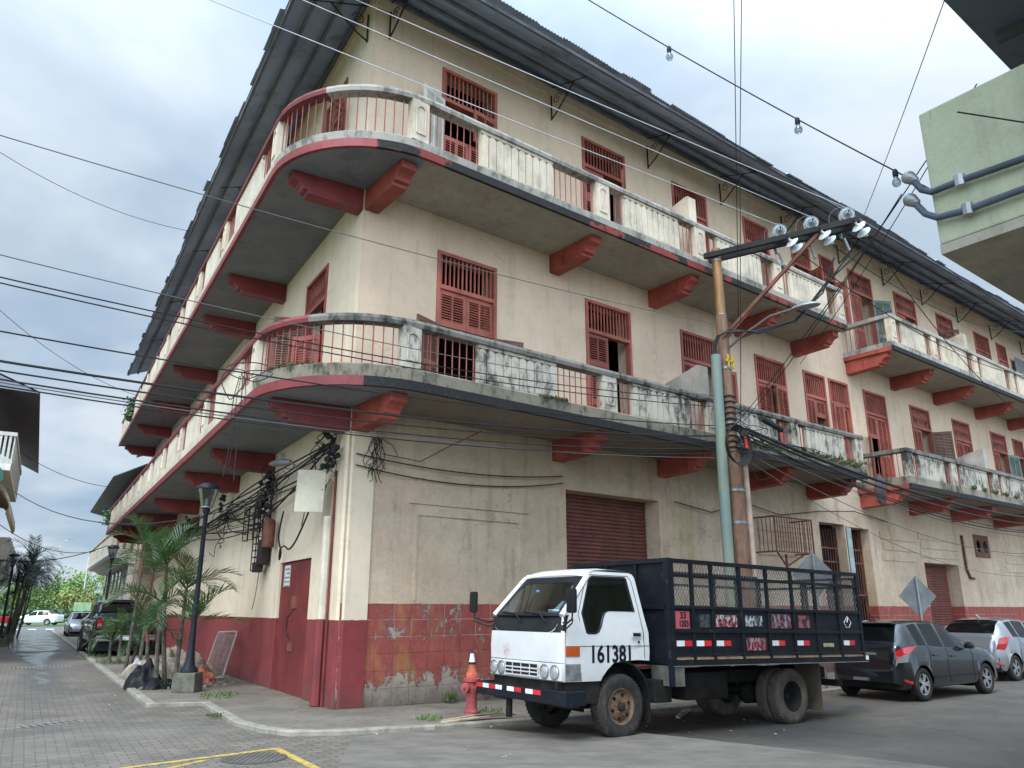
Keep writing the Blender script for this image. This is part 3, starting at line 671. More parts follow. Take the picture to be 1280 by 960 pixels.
def rail_items(fr, items, rm, bal, zc, zt):
    for kind, s0, s1 in items:
        b = MB()
        if kind == 'panel': panel(b, None, fr, s0, s1, zc-0.01, zt-0.125); b.build('balustrade_panel', rm, bal, origin=BO)
        elif kind == 'pier': pier(b, fr, s0, s1, zc-0.01, zt-0.128); b.build('pier', rm, bal, origin=BO)
        else: rods(b, lin(fr, s0, s1, BD-0.06), zc-0.02, zt-0.1); b.build('railing_bars', M['red'], bal, origin=BO)
def balcony(zs, zc, zt, items_R, end_R, items_L, end_L, keys, label):
    rail, cap, kerbk = keys
    bal = root('balcony', (0,0,0)); bal.parent = bld; tag(bal, label)
    inn = 0.0
    # slab: front, corner, side  (soffit materials differ)
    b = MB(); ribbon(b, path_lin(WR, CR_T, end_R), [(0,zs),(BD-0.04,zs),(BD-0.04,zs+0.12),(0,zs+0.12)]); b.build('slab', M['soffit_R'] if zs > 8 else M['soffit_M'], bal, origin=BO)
    b = MB(); a_ = [P0]+arc_pts(BD-0.04); q=[V((p.x,p.y,zs)) for p in [P0, WL(CR_T,0,0)]+arc_pts(BD-0.04)+[WR(CR_T,0,0)]]
    b.prism(q, (0,0,0.118)); ribbon(b, path_lin(WL, CR_T, end_L), [(0,zs),(BD-0.04,zs),(BD-0.04,zs+0.12),(0,zs+0.12)]); b.build('slab', M['soffit_L'], bal, origin=BO)
    # curb
    pr = lambda h0, h1, o1: [(BD-0.28,h0),(o1-0.012,h0+0.03),(o1+0.01,h1-0.02),(o1-0.01,h1),(BD-0.28,h1)]
    b = MB(); ribbon(b, path_lin(WR, CR_T, end_R), pr(zs+0.125, zc, BD+0.02)); ribbon(b, lambda o: arc_pts(o), pr(zs+0.125, zc, BD+0.02)); b.build('curb', kerbk, bal, origin=BO)
    b = MB(); ribbon(b, path_lin(WL, CR_T, end_L), pr(zs+0.125, zc, BD+0.02)); b.build('curb', M['rail_L'], bal, origin=BO)
    # painted edge band
    pb = [(BD-0.038,zs-0.012),(BD+0.035,zs-0.012),(BD+0.035,zs+0.15),(BD-0.038,zs+0.15)]; hb = len(arc_pts(0))*2//3
    b = MB(); ribbon(b, path_lin(WR, CR_T, end_R), pb); ribbon(b, lambda o: arc_pts(o)[hb:], pb); b.build('edge_band', M['band_U'] if zs > 8 else M['band_M'], bal, origin=BO)
    b = MB(); ribbon(b, lambda o: arc_pts(o)[:hb+1], pb); ribbon(b, path_lin(WL, CR_T, end_L), pb); b.build('edge_band', M['red_side'], bal, origin=BO)
    # floor
    b = MB(); ribbon(b, path_lin(WR, 0.0, end_R), [(0.002,zs+0.121),(BD-0.285,zs+0.121),(BD-0.285,zs+0.28),(0.002,zs+0.28)]); b.build('floor', M['concrete'], bal, origin=BO)
    # coping
    pc = [(BD-0.19,zt-0.13),(BD+0.03,zt-0.13),(BD+0.045,zt-0.06),(BD+0.02,zt),(BD-0.17,zt),(BD-0.20,zt-0.06)]
    half = len(arc_pts(0))//2-1
    b = MB(); ribbon(b, path_lin(WR, CR_T, end_R), pc); ribbon(b, lambda o: arc_pts(o)[half:], pc); b.build('coping', cap, bal, origin=BO)
    b = MB(); ribbon(b, path_lin(WL, CR_T, end_L), pc); ribbon(b, lambda o: arc_pts(o)[:half+1], pc); b.build('coping', M['red_side'], bal, origin=BO)
    for fr, items, rm in ((WR, items_R, rail), (WL, items_L, M['rail_L'])):
        rail_items(fr, items, rm, bal, zc, zt)
    rd = MB(); ap = arc_pts(BD-0.06, 120); L_ = 0; last = ap[0]; keep = []
    for p in ap[1:]:
        L_ += (p-last).length; last = p
        if L_ >= 0.16: keep.append(p); L_ = 0
    rods(rd, keep, zc-0.02, zt-0.1); rd.build('railing_bars', M['red'], bal, origin=BO)
    return bal
def module(start, piers, pw, end, gap=1.15):
    it = []; edges = [start]+[x for p in piers for x in (p-pw/2, p+pw/2)]+[end]
    for p in piers: it.append(('pier', p-pw/2, p+pw/2))
    for i in range(0, len(edges), 2):
        a_, c_ = edges[i], edges[i+1]
        if c_-a_ < 0.3: continue
        g = min(gap, (c_-a_)*0.22)
        it += [('rods', a_, a_+g), ('panel', a_+g, c_-g), ('rods', c_-g, c_)]
    return it
iR = [('pier',0.05,0.40),('rods',0.40,1.61),('panel',1.61,3.48),('rods',3.48,4.71),('pier',4.71,5.11),('rods',5.11,5.62),('panel',5.62,7.49),('rods',7.49,8.06),('pier',8.06,8.47),('rods',8.47,8.96),('panel',8.96,10.83),('rods',10.83,11.41),('pier',11.41,11.75),('rods',11.75,12.15),('panel',12.15,14.05),('rods',14.05,14.58),('pier',14.58,14.93)]
iL = [('pier',0.35,0.72)]+module(0.72, [5.2,8.6,11.7,14.6,17.3,19.9,22.4,24.9,27.3], 0.34, 29.7, gap=1.0)+[('pier',29.7,30.0)]
balU = balcony(9.5, 9.82, 10.78, iR, 14.95, iL, 30.0, (M['rail_U'], M['cap_U'], M['cap_U']), 'upper wrap around balcony with curved corner')
balM = balcony(5.1, 5.47, 6.33, iR, 15.02, iL, 30.0, (M['rail_M'], M['cap_M'], M['kerb_M']), 'mossy middle wrap around balcony with curved corner')
def balcony2(zs, zc, zt, s0, s1, keys, label):
    rail, cap, kerbk = keys
    bal = root('balcony', (0,0,0)); bal.parent = bld; tag(bal, label)
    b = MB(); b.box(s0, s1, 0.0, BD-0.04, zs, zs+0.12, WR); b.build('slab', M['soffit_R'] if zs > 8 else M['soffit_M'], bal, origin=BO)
    b = MB(); b.box(s0-0.02, s1, BD-0.28, BD+0.03, zs+0.122, zc, WR); b.box(s0-0.02, s0+0.22, 0.0, BD-0.285, zs+0.122, zc, WR); b.build('curb', kerbk, bal, origin=BO, bevel=0.015)
    b = MB(); b.box(s0-0.035, s1, BD-0.038, BD+0.035, zs-0.01, zs+0.14, WR); b.build('edge_band', M['band_M'], bal, origin=BO)
    b = MB(); b.box(s0-0.045, s0, 0.0, BD-0.04, zs-0.01, zs+0.125, WR); b.build('edge_band', M['red_beam'], bal, origin=BO)
    b = MB(); b.box(s0-0.04, s1, BD-0.2, BD+0.045, zt-0.13, zt, WR); b.box(s0-0.04, s0+0.2, 0.0, BD-0.205, zt-0.13, zt, WR); b.build('coping', cap, bal, origin=BO, bevel=0.02)
    pn, pi, rd = MB(), MB(), MB()
    its = [('pier',s0,s0+0.36)]
    pr_ = [20.78, 24.1, 27.5, 31.0, 34.5]
    prev = s0+0.36
    for p in pr_:
        its += [('rods',prev,prev+0.4),('panel',prev+0.4,p-0.17-0.5),('rods',p-0.67,p-0.17),('pier',p-0.17,p+0.19)]; prev = p+0.19
    rail_items(WR, its, rail, bal, zc, zt)
    rods(rd, [WR(s0+0.08, o, 0) for o in (0.12,0.27,0.42,0.57,0.72,0.87,1.02,1.17,1.32)], zc-0.02, zt-0.1)
    rd.build('railing_bars', M['red'], bal, origin=BO)
    return bal
balcony2(9.5, 9.80, 10.72, 17.75, 34.9, (M['rail_U'], M['cap_U'], M['cap_U']), 'upper right straight balcony')
balcony2(5.1, 5.47, 6.33, 17.6, 34.9, (M['rail_M'], M['cap_M'], M['kerb_M']), 'middle right straight balcony with plants in its curb')
# ---- brackets
def bracket(fr, s, zs, mat, L=1.40, w=0.31, h=0.44):
    prof = [(0.0, zs-0.002), (L, zs-0.002), (L, zs-0.16), (L-0.05, zs-0.175), (L-0.13, zs-0.205), (L-0.19, zs-0.26), (L-0.22, zs-0.325), (L-0.30, zs-0.335), (L-0.31, zs-0.40), (0.0, zs-h)]
    b = MB(); b.prism([fr(s-w/2, o, z) for o, z in prof], fr(w,0,0)-fr(0,0,0)); b.build('bracket', mat, bld, origin=BO, bevel=0.012)
for s in (0.17,4.93,8.3,11.9,14.75,17.93,20.9,24.2,27.9,31.2,34.6): bracket(WR, s, 9.5, M['red_beam'])
for s in (0.17,4.93,8.3,11.7,14.75,17.8,21.0,24.2,27.9,31.2,34.6): bracket(WR, s, 5.1, M['red_beam'])
for s in (0.17,5.6,8.8,14.2,19.6,24.4,29.7): bracket(WL, s, 9.5, M['red_side'])
for s in (0.17,5.3,8.9,14.8,19.6,25.3,29.2): bracket(WL, s, 5.1, M['red_side'])
# ---- concrete privacy walls on the balconies
for s, zf, zt in ((8.35,9.78,11.62),(24.15,9.78,11.5),(8.35,5.39,7.15),(24.15,5.39,7.1)):
    b = MB(); pf = [(0,zf),(BD-0.22,zf),(BD-0.22,zt),(BD-0.30,zt+0.03),(0.1,zt-0.28),(0,zt-0.28)]
    b.prism([WR(s-0.14,o,z) for o,z in pf], WR(0.28,0,0)-WR(0,0,0)); b.build('privacy_wall', M['rail_U'] if zf > 8 else M['concrete'], bld, origin=BO)
# ---- ground floor front: relief panels, roller doors, gates
b = MB(); b.box(1.47,3.84,-0.02,0.03,3.27,3.34,WR); b.box(1.40,1.47,-0.02,0.018,1.74,3.34,WR); b.box(3.84,3.90,-0.02,0.02,1.74,3.34,WR)
bb(b, 'panel_moulding', M['wall_gr'], bevel=0.01); b = MB()
b = MB(); b.box(1.25,4.1,-0.02,0.032,3.48,4.0,WR); bb(b, 'raised_courses', M['wall_gr'], bevel=0.01)
for s0_, s1_, zz_, dz_ in ((12.0,14.4,3.0,0.32),(18.6,20.9,3.1,0.33),(21.2,24.1,3.3,0.3),(28.2,33,3.0,0.33)):
    for i in range(3): b = MB(); b.box(s0_+0.1*(i%2),s1_,-0.02,0.03,zz_+dz_*i,zz_+dz_*i+0.23,WR); bb(b, 'raised_course', M['wall_gr'], bevel=0.01)
def roller(s0, s1, z1, off, mat):
    b = MB(); n = int((z1+0.1)/0.085)
    for k in range(n):
        z = -0.1+k*(z1+0.1)/n; dz=(z1+0.1)/n
        b.add([WR(s0,off,z),WR(s1,off,z),WR(s1,off+0.03,z+dz*0.35),WR(s0,off+0.03,z+dz*0.35),WR(s1,off+0.03,z+dz*0.7),WR(s0,off+0.03,z+dz*0.7),WR(s1,off,z+dz),WR(s0,off,z+dz)],[(0,1,2,3),(3,2,4,5),(5,4,6,7)])
    b.build('roller_door', mat, bld, origin=BO, recalc=False)
roller(5.15,8.13,4.09,-0.46,M['roller']); roller(21.4,24.0,3.13,-0.46,M['roller']); roller(33,35.5,3.1,-0.36,M['roller'])
for s0, s1 in ((15.1,16.5),(16.56,17.95)):
    b = MB(); b.box(s0,s0+0.05,-0.33,-0.28,0.3,4.0,WR); b.box(s1-0.05,s1,-0.33,-0.28,0.3,4.0,WR)
    for z in (1.0,2.0,2.95,3.35): b.box(s0+0.05,s1-0.05,-0.33,-0.29,z,z+0.05,WR)
    n = 9
    for k in range(n):
        s = s0+0.05+(k+0.5)*(s1-s0-0.1)/n
        b.tube([WR(s,-0.31,0.3),WR(s,-0.31,2.9),WR(s+0.03,-0.31,3.3),WR(s,-0.31,3.95)],0.014,5)
    b.build('iron_gate', M['rust'], bld, origin=BO)
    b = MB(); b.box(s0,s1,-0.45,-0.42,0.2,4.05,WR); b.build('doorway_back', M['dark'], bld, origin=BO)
b = MB(); b.box(16.6,16.85,0.0,0.012,2.5,4.0,WR); b.build('peeling_blue_strip', simple('faded blue', (0.30,0.36,0.36),0.8), bld, origin=BO)
# small twin window
b = MB(); ring = lambda c,r,n=14: [(c[0]+r*math.cos(2*math.pi*k/n), c[1]+r*1.15*math.sin(2*math.pi*k/n)) for k in range(n)]
holed(b, [(25.62,3.47),(26.9,3.47),(26.9,4.3),(25.62,4.3)], [ring((25.96,3.88),0.20), ring((26.56,3.88),0.20)], lambda a_,c_,d: WR(a_,d-0.02,c_), 0.05)
f = b.build('small_window', M['red_old'], bld, origin=BO); b = MB(); b.box(25.62,26.9,-0.18,-0.15,3.47,4.3,WR); b.build('pane', M['tint'], f, origin=BO)
# hanging grille box (window guard) on its iron arm
b = MB(); s0,s1,z0,z1,D_ = 11.9,13.65,3.05,3.95,0.62
def edge(a_,c_,w=0.035): b.bar(WR(*a_),WR(*c_),w)
for z in (z0,z1): edge((s0,0,z),(s0,D_,z)); edge((s1,0,z),(s1,D_,z)); edge((s0,D_,z),(s1,D_,z))
for s in (s0,s1): edge((s,D_,z0),(s,D_,z1))
for k in range(1,15): edge((s0+(s1-s0)*k/15,D_,z0),(s0+(s1-s0)*k/15,D_,z1),0.016)
for k in range(1,5): edge((s0,D_*k/5,z0),(s0,D_*k/5,z1),0.016); edge((s1,D_*k/5,z0),(s1,D_*k/5,z1),0.016)
for k in range(1,7): edge((s0,D_-0.02,z0+(z1-z0)*k/7),(s1,D_-0.02,z0+(z1-z0)*k/7),0.008)
edge((12.75,0.0,2.65),(12.75,0.35,2.65)); edge((12.75,0.33,2.55),(12.75,0.33,3.02),0.05); edge((12.75,0.33,2.7),(12.1,0.5,3.04)); edge((12.75,0.33,2.7),(13.4,0.5,3.04))
b.build('window_guard', M['rust'], bld, origin=BO)
# drain pipe on the front
b = MB(); b.tube([WR(24.55,0.05,4.2),WR(24.55,0.05,3.0),WR(24.75,0.05,2.7),WR(25.05,0.05,2.68)],0.045,8); b.build('drain_pipe', M['rust'], bld, origin=BO)
# side: red steel door with notice, lock and rope handle
rd_ = MB(); rd_.box(1.80,2.86,-0.09,-0.04,0.04,2.53,WL); rd_.box(2.88,3.95,-0.09,-0.045,0.04,2.53,WL)
door = rd_.build('steel_door', M['red_side'], bld, origin=BO, bevel=0.006)
b = MB(); b.box(2.66,2.98,-0.045,-0.01,1.62,1.86,WL); b.build('lock_plate', M['rust'], door, origin=BO); b = MB(); b.box(2.75,3.02,-0.045,-0.015,0.82,0.98,WL); b.build('lock_plate', M['rust'], door, origin=BO)
b = MB(); b.tube([WL(2.82,0.0,1.55),WL(2.95,0.04,1.45),WL(3.0,0.04,1.2),WL(2.92,0.0,1.05)],0.012,6); b.build('handle', M['iron'], door, origin=BO)
b = MB(); b.box(3.28,3.72,-0.042,-0.036,2.05,2.48,WL); nt = b.build('notice', M['white_paint'], door, origin=BO)
dk = simple('notice ink', (0.12,0.10,0.16), 0.7)
b = MB()
for k in range(5):
    zz = 2.42-k*0.085
    for q_ in range(5 if k != 1 else 3): b.box(3.32+q_*0.075,3.37+q_*0.075,-0.036,-0.033,zz-0.03,zz,WL)
b.build('notice_print', dk, nt, origin=BO)
# meter board, conduit and ladder racks on the side wall near the corner
mc = WL(0.75,0.42,0); mx1 = (V((1,0,0))-NR*0.15).normalized(); my1 = V((-mx1.y,mx1.x,0)); mbf = lambda x,y,z: V((mc.x,mc.y,0))+mx1*(x+0.03*(z-3.6))+my1*y+V((0,0,z))
b = MB(); b.box(-0.25,0.25,-0.02,0.02,3.27,4.03,mbf); b.box(-0.2,0.2,0.02,0.30,3.35,3.95,mbf); b.build('meter_board', M['rail_L'], bld, origin=BO, bevel=0.01)
b = MB(); b.tube([WL(0.62,0.09,3.2),WL(0.62,0.09,1.45)],0.09,10); b.build('white_pipe', M['rail_L'], bld, origin=BO)
b = MB(); b.tube([WL(0.42,0.07,4.0),WL(0.42,0.07,0.05)],0.025,8); b.build('conduit', M['red_black'], bld, origin=BO)
b = MB(); b.tube([WL(0.62,0.11,1.44),WL(0.62,0.11,0.06)],0.10,10); b.build('red_pipe', M['red_side'], bld, origin=BO)
def rack(s, z0, z1, w=0.32):
    b = MB()
    for ds in (0,w): b.tube([WL(s+ds,0.1,z0),WL(s+ds,0.1,z1)],0.014,5); b.tube([WL(s+ds,0.22,z0),WL(s+ds,0.22,z1)],0.014,5)
    n = int((z1-z0)/0.14)
    for k in range(n+1):
        z = z0+k*(z1-z0)/n
        b.tube([WL(s,0.1,z),WL(s,0.22,z),WL(s+w,0.22,z),WL(s+w,0.1,z)],0.010,5)
    b.build('cable_rack', M['iron'], bld, origin=BO)
rack(5.35,2.45,3.95); rack(6.3,3.2,4.0,0.5)
b = MB(); b.tube([WL(4.7,0.12,3.0),WL(4.7,0.12,4.75)],0.03,6); b.build('cable_mast', M['iron'], bld, origin=BO)
b = MB(); b.lathe([(0.13,0),(0.13,0.55),(0.09,0.6)],WL(4.35,0.2,2.9),n=12); b.build('rusty_can', M['rust'], bld, origin=BO)
b = MB(); b.box(4.75,5.1,0.05,0.25,2.55,3.1,WL); b.box(5.0,5.3,0.1,0.28,2.4,2.62,WL); b.build('junction_box', M['iron'], bld, origin=BO, bevel=0.02)
b = MB(); b.lathe([(0.12,0),(0.14,0.02),(0.10,0.06),(0.10,0.1)],WL(4.9,0.3,3.85),axis=NL,n=12); b.build('electric_meter', M['iron'], bld, origin=BO)
# louvre strip of dark panel on the side wall
b = MB(); b.box(14.4,19.9,-0.2,-0.15,3.87,4.62,WL); b.build('dark_louvre', M['tint'], bld, origin=BO)
b = MB(); b.box(24.5,25.7,-0.15,-0.1,0.02,2.5,WL); b.build('side_door', simple('orange door',(0.30,0.09,0.03),0.6), bld, origin=BO)
# ---- roof: corrugated eaves on both streets
EO_R, EO_L, ZE, ZJ = 1.86, 1.70, 13.60, 14.22
sl = (ZJ-ZE)/EO_R
cot = 1/math.tan(HALF)
def eave(fr, L_, eo, zin, seed, missing=None, droop=None):
    rnd = random.Random(seed); b = MB(); pitch = 0.09; x = -eo*cot; rows = [eo, eo*0.5, 0.0, -7.0]
    nsub = 4
    n = int((L_+eo*cot)/pitch*nsub); vs = []; sheet_j = {}
    for i in range(n+1):
        s = x+i*pitch/nsub; k = int((s-x)/0.72)
        if k not in sheet_j: sheet_j[k] = (rnd.uniform(-0.06,0.05), rnd.uniform(-0.015,0.03))
        jo, jz = sheet_j[k]; d = droop(s) if droop else 0.0
        wv = 0.017*math.sin(2*math.pi*i/nsub)
        for j, o in enumerate(rows):
            oo = o+(jo if j == 0 else 0); smin = -oo*cot
            s2 = max(s, smin)
            vs.append(fr(s2, oo, ZJ-sl*oo+wv+0.05+jz+(d if j == 0 else d*0.4 if j == 1 else 0)))
    m_ = len(rows)
    b.add(vs, [(i*m_+j, (i+1)*m_+j, (i+1)*m_+j+1, i*m_+j+1) for i in range(n) for j in range(m_-1)])
    return b
eave(WR, LEN_R, EO_R, ZJ, 3, droop=lambda s: 0.06*math.sin(s*0.45)+(0.05 if 5.5 < s < 6.5 else 0)).build('roof_sheets', M['zinc'], bld, origin=BO, recalc=False)
eave(WL, 31.6, EO_L, ZJ, 5, droop=lambda s: -0.03*max(0, s-18)*0.2).build('roof_sheets', M['zinc'], bld, origin=BO, recalc=False)
b = MB()
for fr, L_, eo in ((WR, LEN_R, EO_R), (WL, 31.5, EO_L)):
    for o in (0.12, 0.62, 1.15, eo-0.1):
        z = ZJ-sl*o-0.02; b.hexa([fr(-o*cot,o-0.03,z-0.08),fr(L_,o-0.03,z-0.08),fr(L_,o+0.03,z-0.08),fr(-o*cot,o+0.03,z-0.08),fr(-o*cot,o-0.03,z),fr(L_,o-0.03,z),fr(L_,o+0.03,z),fr(-o*cot,o+0.03,z)])
b.build('roof_purlins', M['timber'], bld, origin=BO)
b = MB()
for fr, L_ in ((WR, LEN_R), (WL, 31.0)): b.box(0, L_, 0.0, 0.05, ZJ-0.35, ZJ-0.02, fr)
b.build('wall_plate', M['wall_up'], bld, origin=BO)
def iron_bracket(fr, s):
    b = MB(); ze = lambda o: ZJ-sl*o-0.12
    b.tube([fr(s,0.03,13.17),fr(s,0.03,ze(0.03))],0.02,5); b.tube([fr(s,0.03,ze(0)),fr(s,1.3,ze(1.3))],0.014,5)
    b.tube([fr(s,0.03,13.2),fr(s,0.25,13.32),fr(s,0.55,13.55),fr(s,0.85,ze(0.85))],0.02,5)
    c = (0.24,13.68)
    b.tube([fr(s,c[0]+r*math.cos(t),c[1]+r*math.sin(t)) for t, r in [(k*0.55, 0.15*(1-k/22)) for k in range(18)]],0.011,5)
    b.build('eave_bracket', M['iron'], bld, origin=BO)
for s in (0.35,4.9,8.4,11.6,14.8,18.2,21.3,24.4,27.6,31,34.5): iron_bracket(WR, s)
for s in (0.35,9.0,14.0,19.5,25.0): iron_bracket(WL, s)
# corrugated grey screen at the far end of the upper balcony
b = MB()
for k in range(40):
    o = 0.2; s = 32.9+k*0.06; b.box(s,s+0.035,o,o+0.03,10.9,12.7,WR)
b.box(32.85,35.35,0.17,0.2,10.9,12.7,WR); b.build('screen', M['galv'], bld, origin=BO)
# moss and weeds on the balcony curbs
def tufts(name, spots, mat, parent=None, blade=0.10, n=60, kind='stuff', label=None, flat=0.5, origin=BO):
    rnd = random.Random(hash(name) % 999 if False else len(spots)*7+3); b = MB()
    for (p, r, h) in spots:
        for _ in range(n):
            a = rnd.uniform(0, 6.283); q = rnd.uniform(0, 1)**0.5*r; c = p+V((math.cos(a)*q, math.sin(a)*q, 0))
            d = V((rnd.uniform(-1,1), rnd.uniform(-1,1), 0))*h*0.5+V((0,0,h*rnd.uniform(0.4,1.1)))
            w = V((rnd.uniform(-1,1), rnd.uniform(-1,1), rnd.uniform(-0.3,0.3))).normalized()*blade*0.3
            b.add([c-w, c+w, c+d+w*0.5, c+d-w*0.3], [(0,1,2,3)])
    o = b.build(name, mat, parent, origin=origin, recalc=False)
    return tag(o, kind=kind)
sp = [(V((p.x,p.y,5.47)), 0.10, 0.05) for p in arc_pts(BD-0.02)[3:7]]+[(WR(3.1+0.13*k,BD,5.45),0.1,0.06) for k in range(5)]+[(WR(8.9+0.2*k,BD+0.03,5.36+0.05*(k%3)),0.17,0.08) for k in range(30)]+[(WR(22+0.9*k,BD,5.45),0.12,0.16) for k in range(8)]
tufts('moss', sp, M['moss'], bld, blade=0.06)

# ================================================================ TRUCK
m = NT('truck white'); a = m.noise(2.0, 5, 0.6); g = m.noise(9, 8, 0.75, m.mapv((1,1,0.6))); z_ = m.sepz()[2]
c = m.mix(m.step(a, 0.3, 0.7), (0.66,0.66,0.65), (0.59,0.59,0.575)); c = m.mix(m.math('MULTIPLY', m.step(g, 0.58, 0.75), 0.35), c, (0.35,0.31,0.26))
lo = m.math('MULTIPLY', m.step(m.math('ADD', z_, m.math('MULTIPLY', g, 0.25)), 1.12, 0.85), 0.35); c = m.mix(lo, c, (0.35,0.31,0.27))
rs = m.step(m.noise(14, 6, 0.7, m.mapv(loc=(1,2,3))), 0.70, 0.76); c = m.mix(m.math('MULTIPLY', rs, 0.7), c, (0.30,0.10,0.05))
rs2 = m.n('ShaderNodeVectorMath', operation='DISTANCE'); m.l(m.co, rs2.inputs[0]); rs2.inputs[1].default_value = (-1.03, 1.22, 1.08)
rf = m.math('MULTIPLY', m.math('SUBTRACT', 1.0, m.step(rs2.outputs['Value'], 0.03, 0.13)), m.step(m.noise(40, 4, 0.7), 0.48, 0.55)); c = m.mix(m.math('MULTIPLY', rf, 0.8), c, (0.42,0.12,0.07))
m.col(c); m.rough(0.35); m.set(Coat_Weight=0.4); m.bump(m.noise(2.6, 2, 0.5), 0.25, 0.03); M['twhite'] = m.mat
m = NT('truck bed paint'); a = m.noise(2.2, 6, 0.65); g = m.noise(7, 8, 0.72)
c = m.mix(m.step(a, 0.3, 0.7), (0.006,0.008,0.012), (0.011,0.014,0.020)); c = m.mix(m.math('MULTIPLY', m.step(g, 0.55, 0.72), 0.45), c, (0.06,0.058,0.055))
m.col(c); m.rough(0.5); m.set(Specular_IOR_Level=0.2); M['bed'] = m.mat
M['hub'] = simple('rusty rim', (0.13,0.08,0.048), 0.85, var=0.4, scale=7, dirt=(0.045,0.03,0.022), dirt_amt=0.8, bump=0.3)
TFW = V((1.44943691, 11.00950183, -0.037)); TAZ = math.atan2(0.56983759, 0.82151036)
truck = root('flatbed_truck', TFW, 'white cab truck with black caged cargo bed, 161381 painted on its door', 'truck', rz=TAZ)
truck.rotation_euler = (0, math.asin(0.02014541), TAZ)
def lf(a_, b_, c_): return V((a_, b_, c_))
CV = 0.84
def taper(b):     # the cab narrows towards its roof
    for p in b.v:
        if p.z > 1.35: p.y = CV+(p.y-CV)*(1-0.14*(p.z-1.35)/0.8)
    return b
out = [(-0.965,0.735),(-0.965,1.33),(-0.925,1.55),(-0.49,2.06),(-0.44,2.11),(-0.36,2.135),(0.27,2.135),(0.335,2.12),(0.375,2.07),(0.455,1.62),(0.515,1.34),(0.525,1.1),(0.515,0.975),(0.30,0.985),(0.02,0.975),(-0.14,0.95),(-0.25,0.87),(-0.33,0.79),(-0.37,0.735)]
win = [(-0.60,1.345),(-0.648,1.58),(-0.48,2.00),(-0.45,2.04),(-0.40,2.06),(0.17,2.065),(0.20,2.04),(0.285,1.615),(-0.17,1.615),(-0.235,1.595),(-0.275,1.54),(-0.33,1.42),(-0.38,1.35),(-0.44,1.325),(-0.56,1.325)]
b = MB(); holed(b, out, [win], lambda u,z,d: V((u, d, z)), 0.045); holed(b, out, [win], lambda u,z,d: V((u, 1.68-d, z)), 0.045)
taper(b)
# roof cap, back wall, corner posts, front panel
rp = [(-0.50,2.055),(-0.45,2.115),(-0.36,2.145),(-0.1,2.165),(0.15,2.16),(0.29,2.14),(0.36,2.10)]
r_ = MB()
for i in range(len(rp)-1):
    for j in range(6):
        def q(i_, j_):
            v = 0.005+1.67*j_/6; bulge = 0.035*(1-((v-CV)/0.84)**4); return V((rp[i_][0], v, rp[i_][1]+bulge))
        r_.add([q(i,j),q(i+1,j),q(i+1,j+1),q(i,j+1)], [(0,1,2,3)])
taper(r_); b.add(r_.v, r_.f)
bk = MB(); holed(bk, [(0.045,0.98),(1.635,0.98),(1.635,2.11),(0.045,2.11)], [[(0.22,1.60),(1.46,1.60),(1.46,2.0),(0.22,2.0)]], lambda v,z,d: V((0.50-(z-1.2)*0.155 if z > 1.2 else 0.50, v, z)), -0.03)
taper(bk); b.add(bk.v, bk.f)
cab = b.build('cab', M['twhite'], truck, smooth=True, sharp=30)
b = MB()
def frontprof(z, back=0.0, r=0.075, u0=-1.02):
    pts = [V((-0.962,0.0,z))]
    for k in range(6):
        t = math.pi/2*k/5; pts.append(V((u0+r-r*math.sin(t)+back, 0.0+r-r*math.cos(t), z)))
    for k in range(9): 
        v = 0.12+1.44*k/8; pts.append(V((u0-0.018*(1-((v-CV)/0.75)**2)+back, v, z)))
    for k in range(6):
        t = math.pi/2*(1-k/5); pts.append(V((u0+r-r*math.sin(t)+back, 1.68-r+r*math.cos(t), z)))
    pts.append(V((-0.962,1.68,z))); return pts
def skin(mb, rows):
    n = len(rows[0]); mb.add([p for r in rows for p in r], [(i*n+j, i*n+j+1, (i+1)*n+j+1, (i+1)*n+j) for i in range(len(rows)-1) for j in range(n-1)])
skin(b, [frontprof(0.735,0.02), frontprof(0.75), frontprof(0.955,-0.0)]); b.build('grille_panel', M['twhite'], truck, smooth=True)
b = MB(); skin(b, [frontprof(0.965), frontprof(1.15,-0.008), frontprof(1.33,0.004)]); skin(b, [frontprof(0.957,0.012), frontprof(0.966,0.002)])
b.build('front_panel', M['twhite'], truck, smooth=True)
b = MB(); skin(b, [frontprof(1.332,0.004), frontprof(1.40,0.012), frontprof(1.50,0.045), frontprof(1.55,0.075)]); taper(b); b.build('cowl_panel', M['plastic'], truck, smooth=True)
def cowl(v, z, d=0.004):
    t_ = (z-1.332); back = 0.004+t_*0.14+max(0,t_-0.07)*0.24; u = -1.02-0.018*(1-((v-CV)/0.75)**2)+back
    if v < 0.08 or v > 1.60: u += 0.03
    return V((u-d, v, z))
b = MB()
for sg_ in (1,-1):
    e_ = lambda v: v if sg_ > 0 else 1.68-v
    pl_ = [cowl(e_(v),z) for v,z in ((0.075,1.328),(0.30,1.328),(0.21,1.345),(0.15,1.375),(0.11,1.42),(0.085,1.48),(0.075,1.52))]
    b.add([pl_[0]]+pl_[1:], [(0,i,i+1) for i in range(1,6)])
taper(b); b.build('cowl_corner', M['twhite'], truck, recalc=False)
b = MB(); q_ = frontprof(1.332,0.002); skin(b, [[p.copy() for p in q_[:5]], [V((p.x+0.04, p.y, 1.55)) for p in q_[:5]]]); skin(b, [[p.copy() for p in q_[-5:]], [V((p.x+0.04, p.y, 1.55)) for p in q_[-5:]]])
taper(b); b.build('corner_panel', M['twhite'], truck, smooth=True)
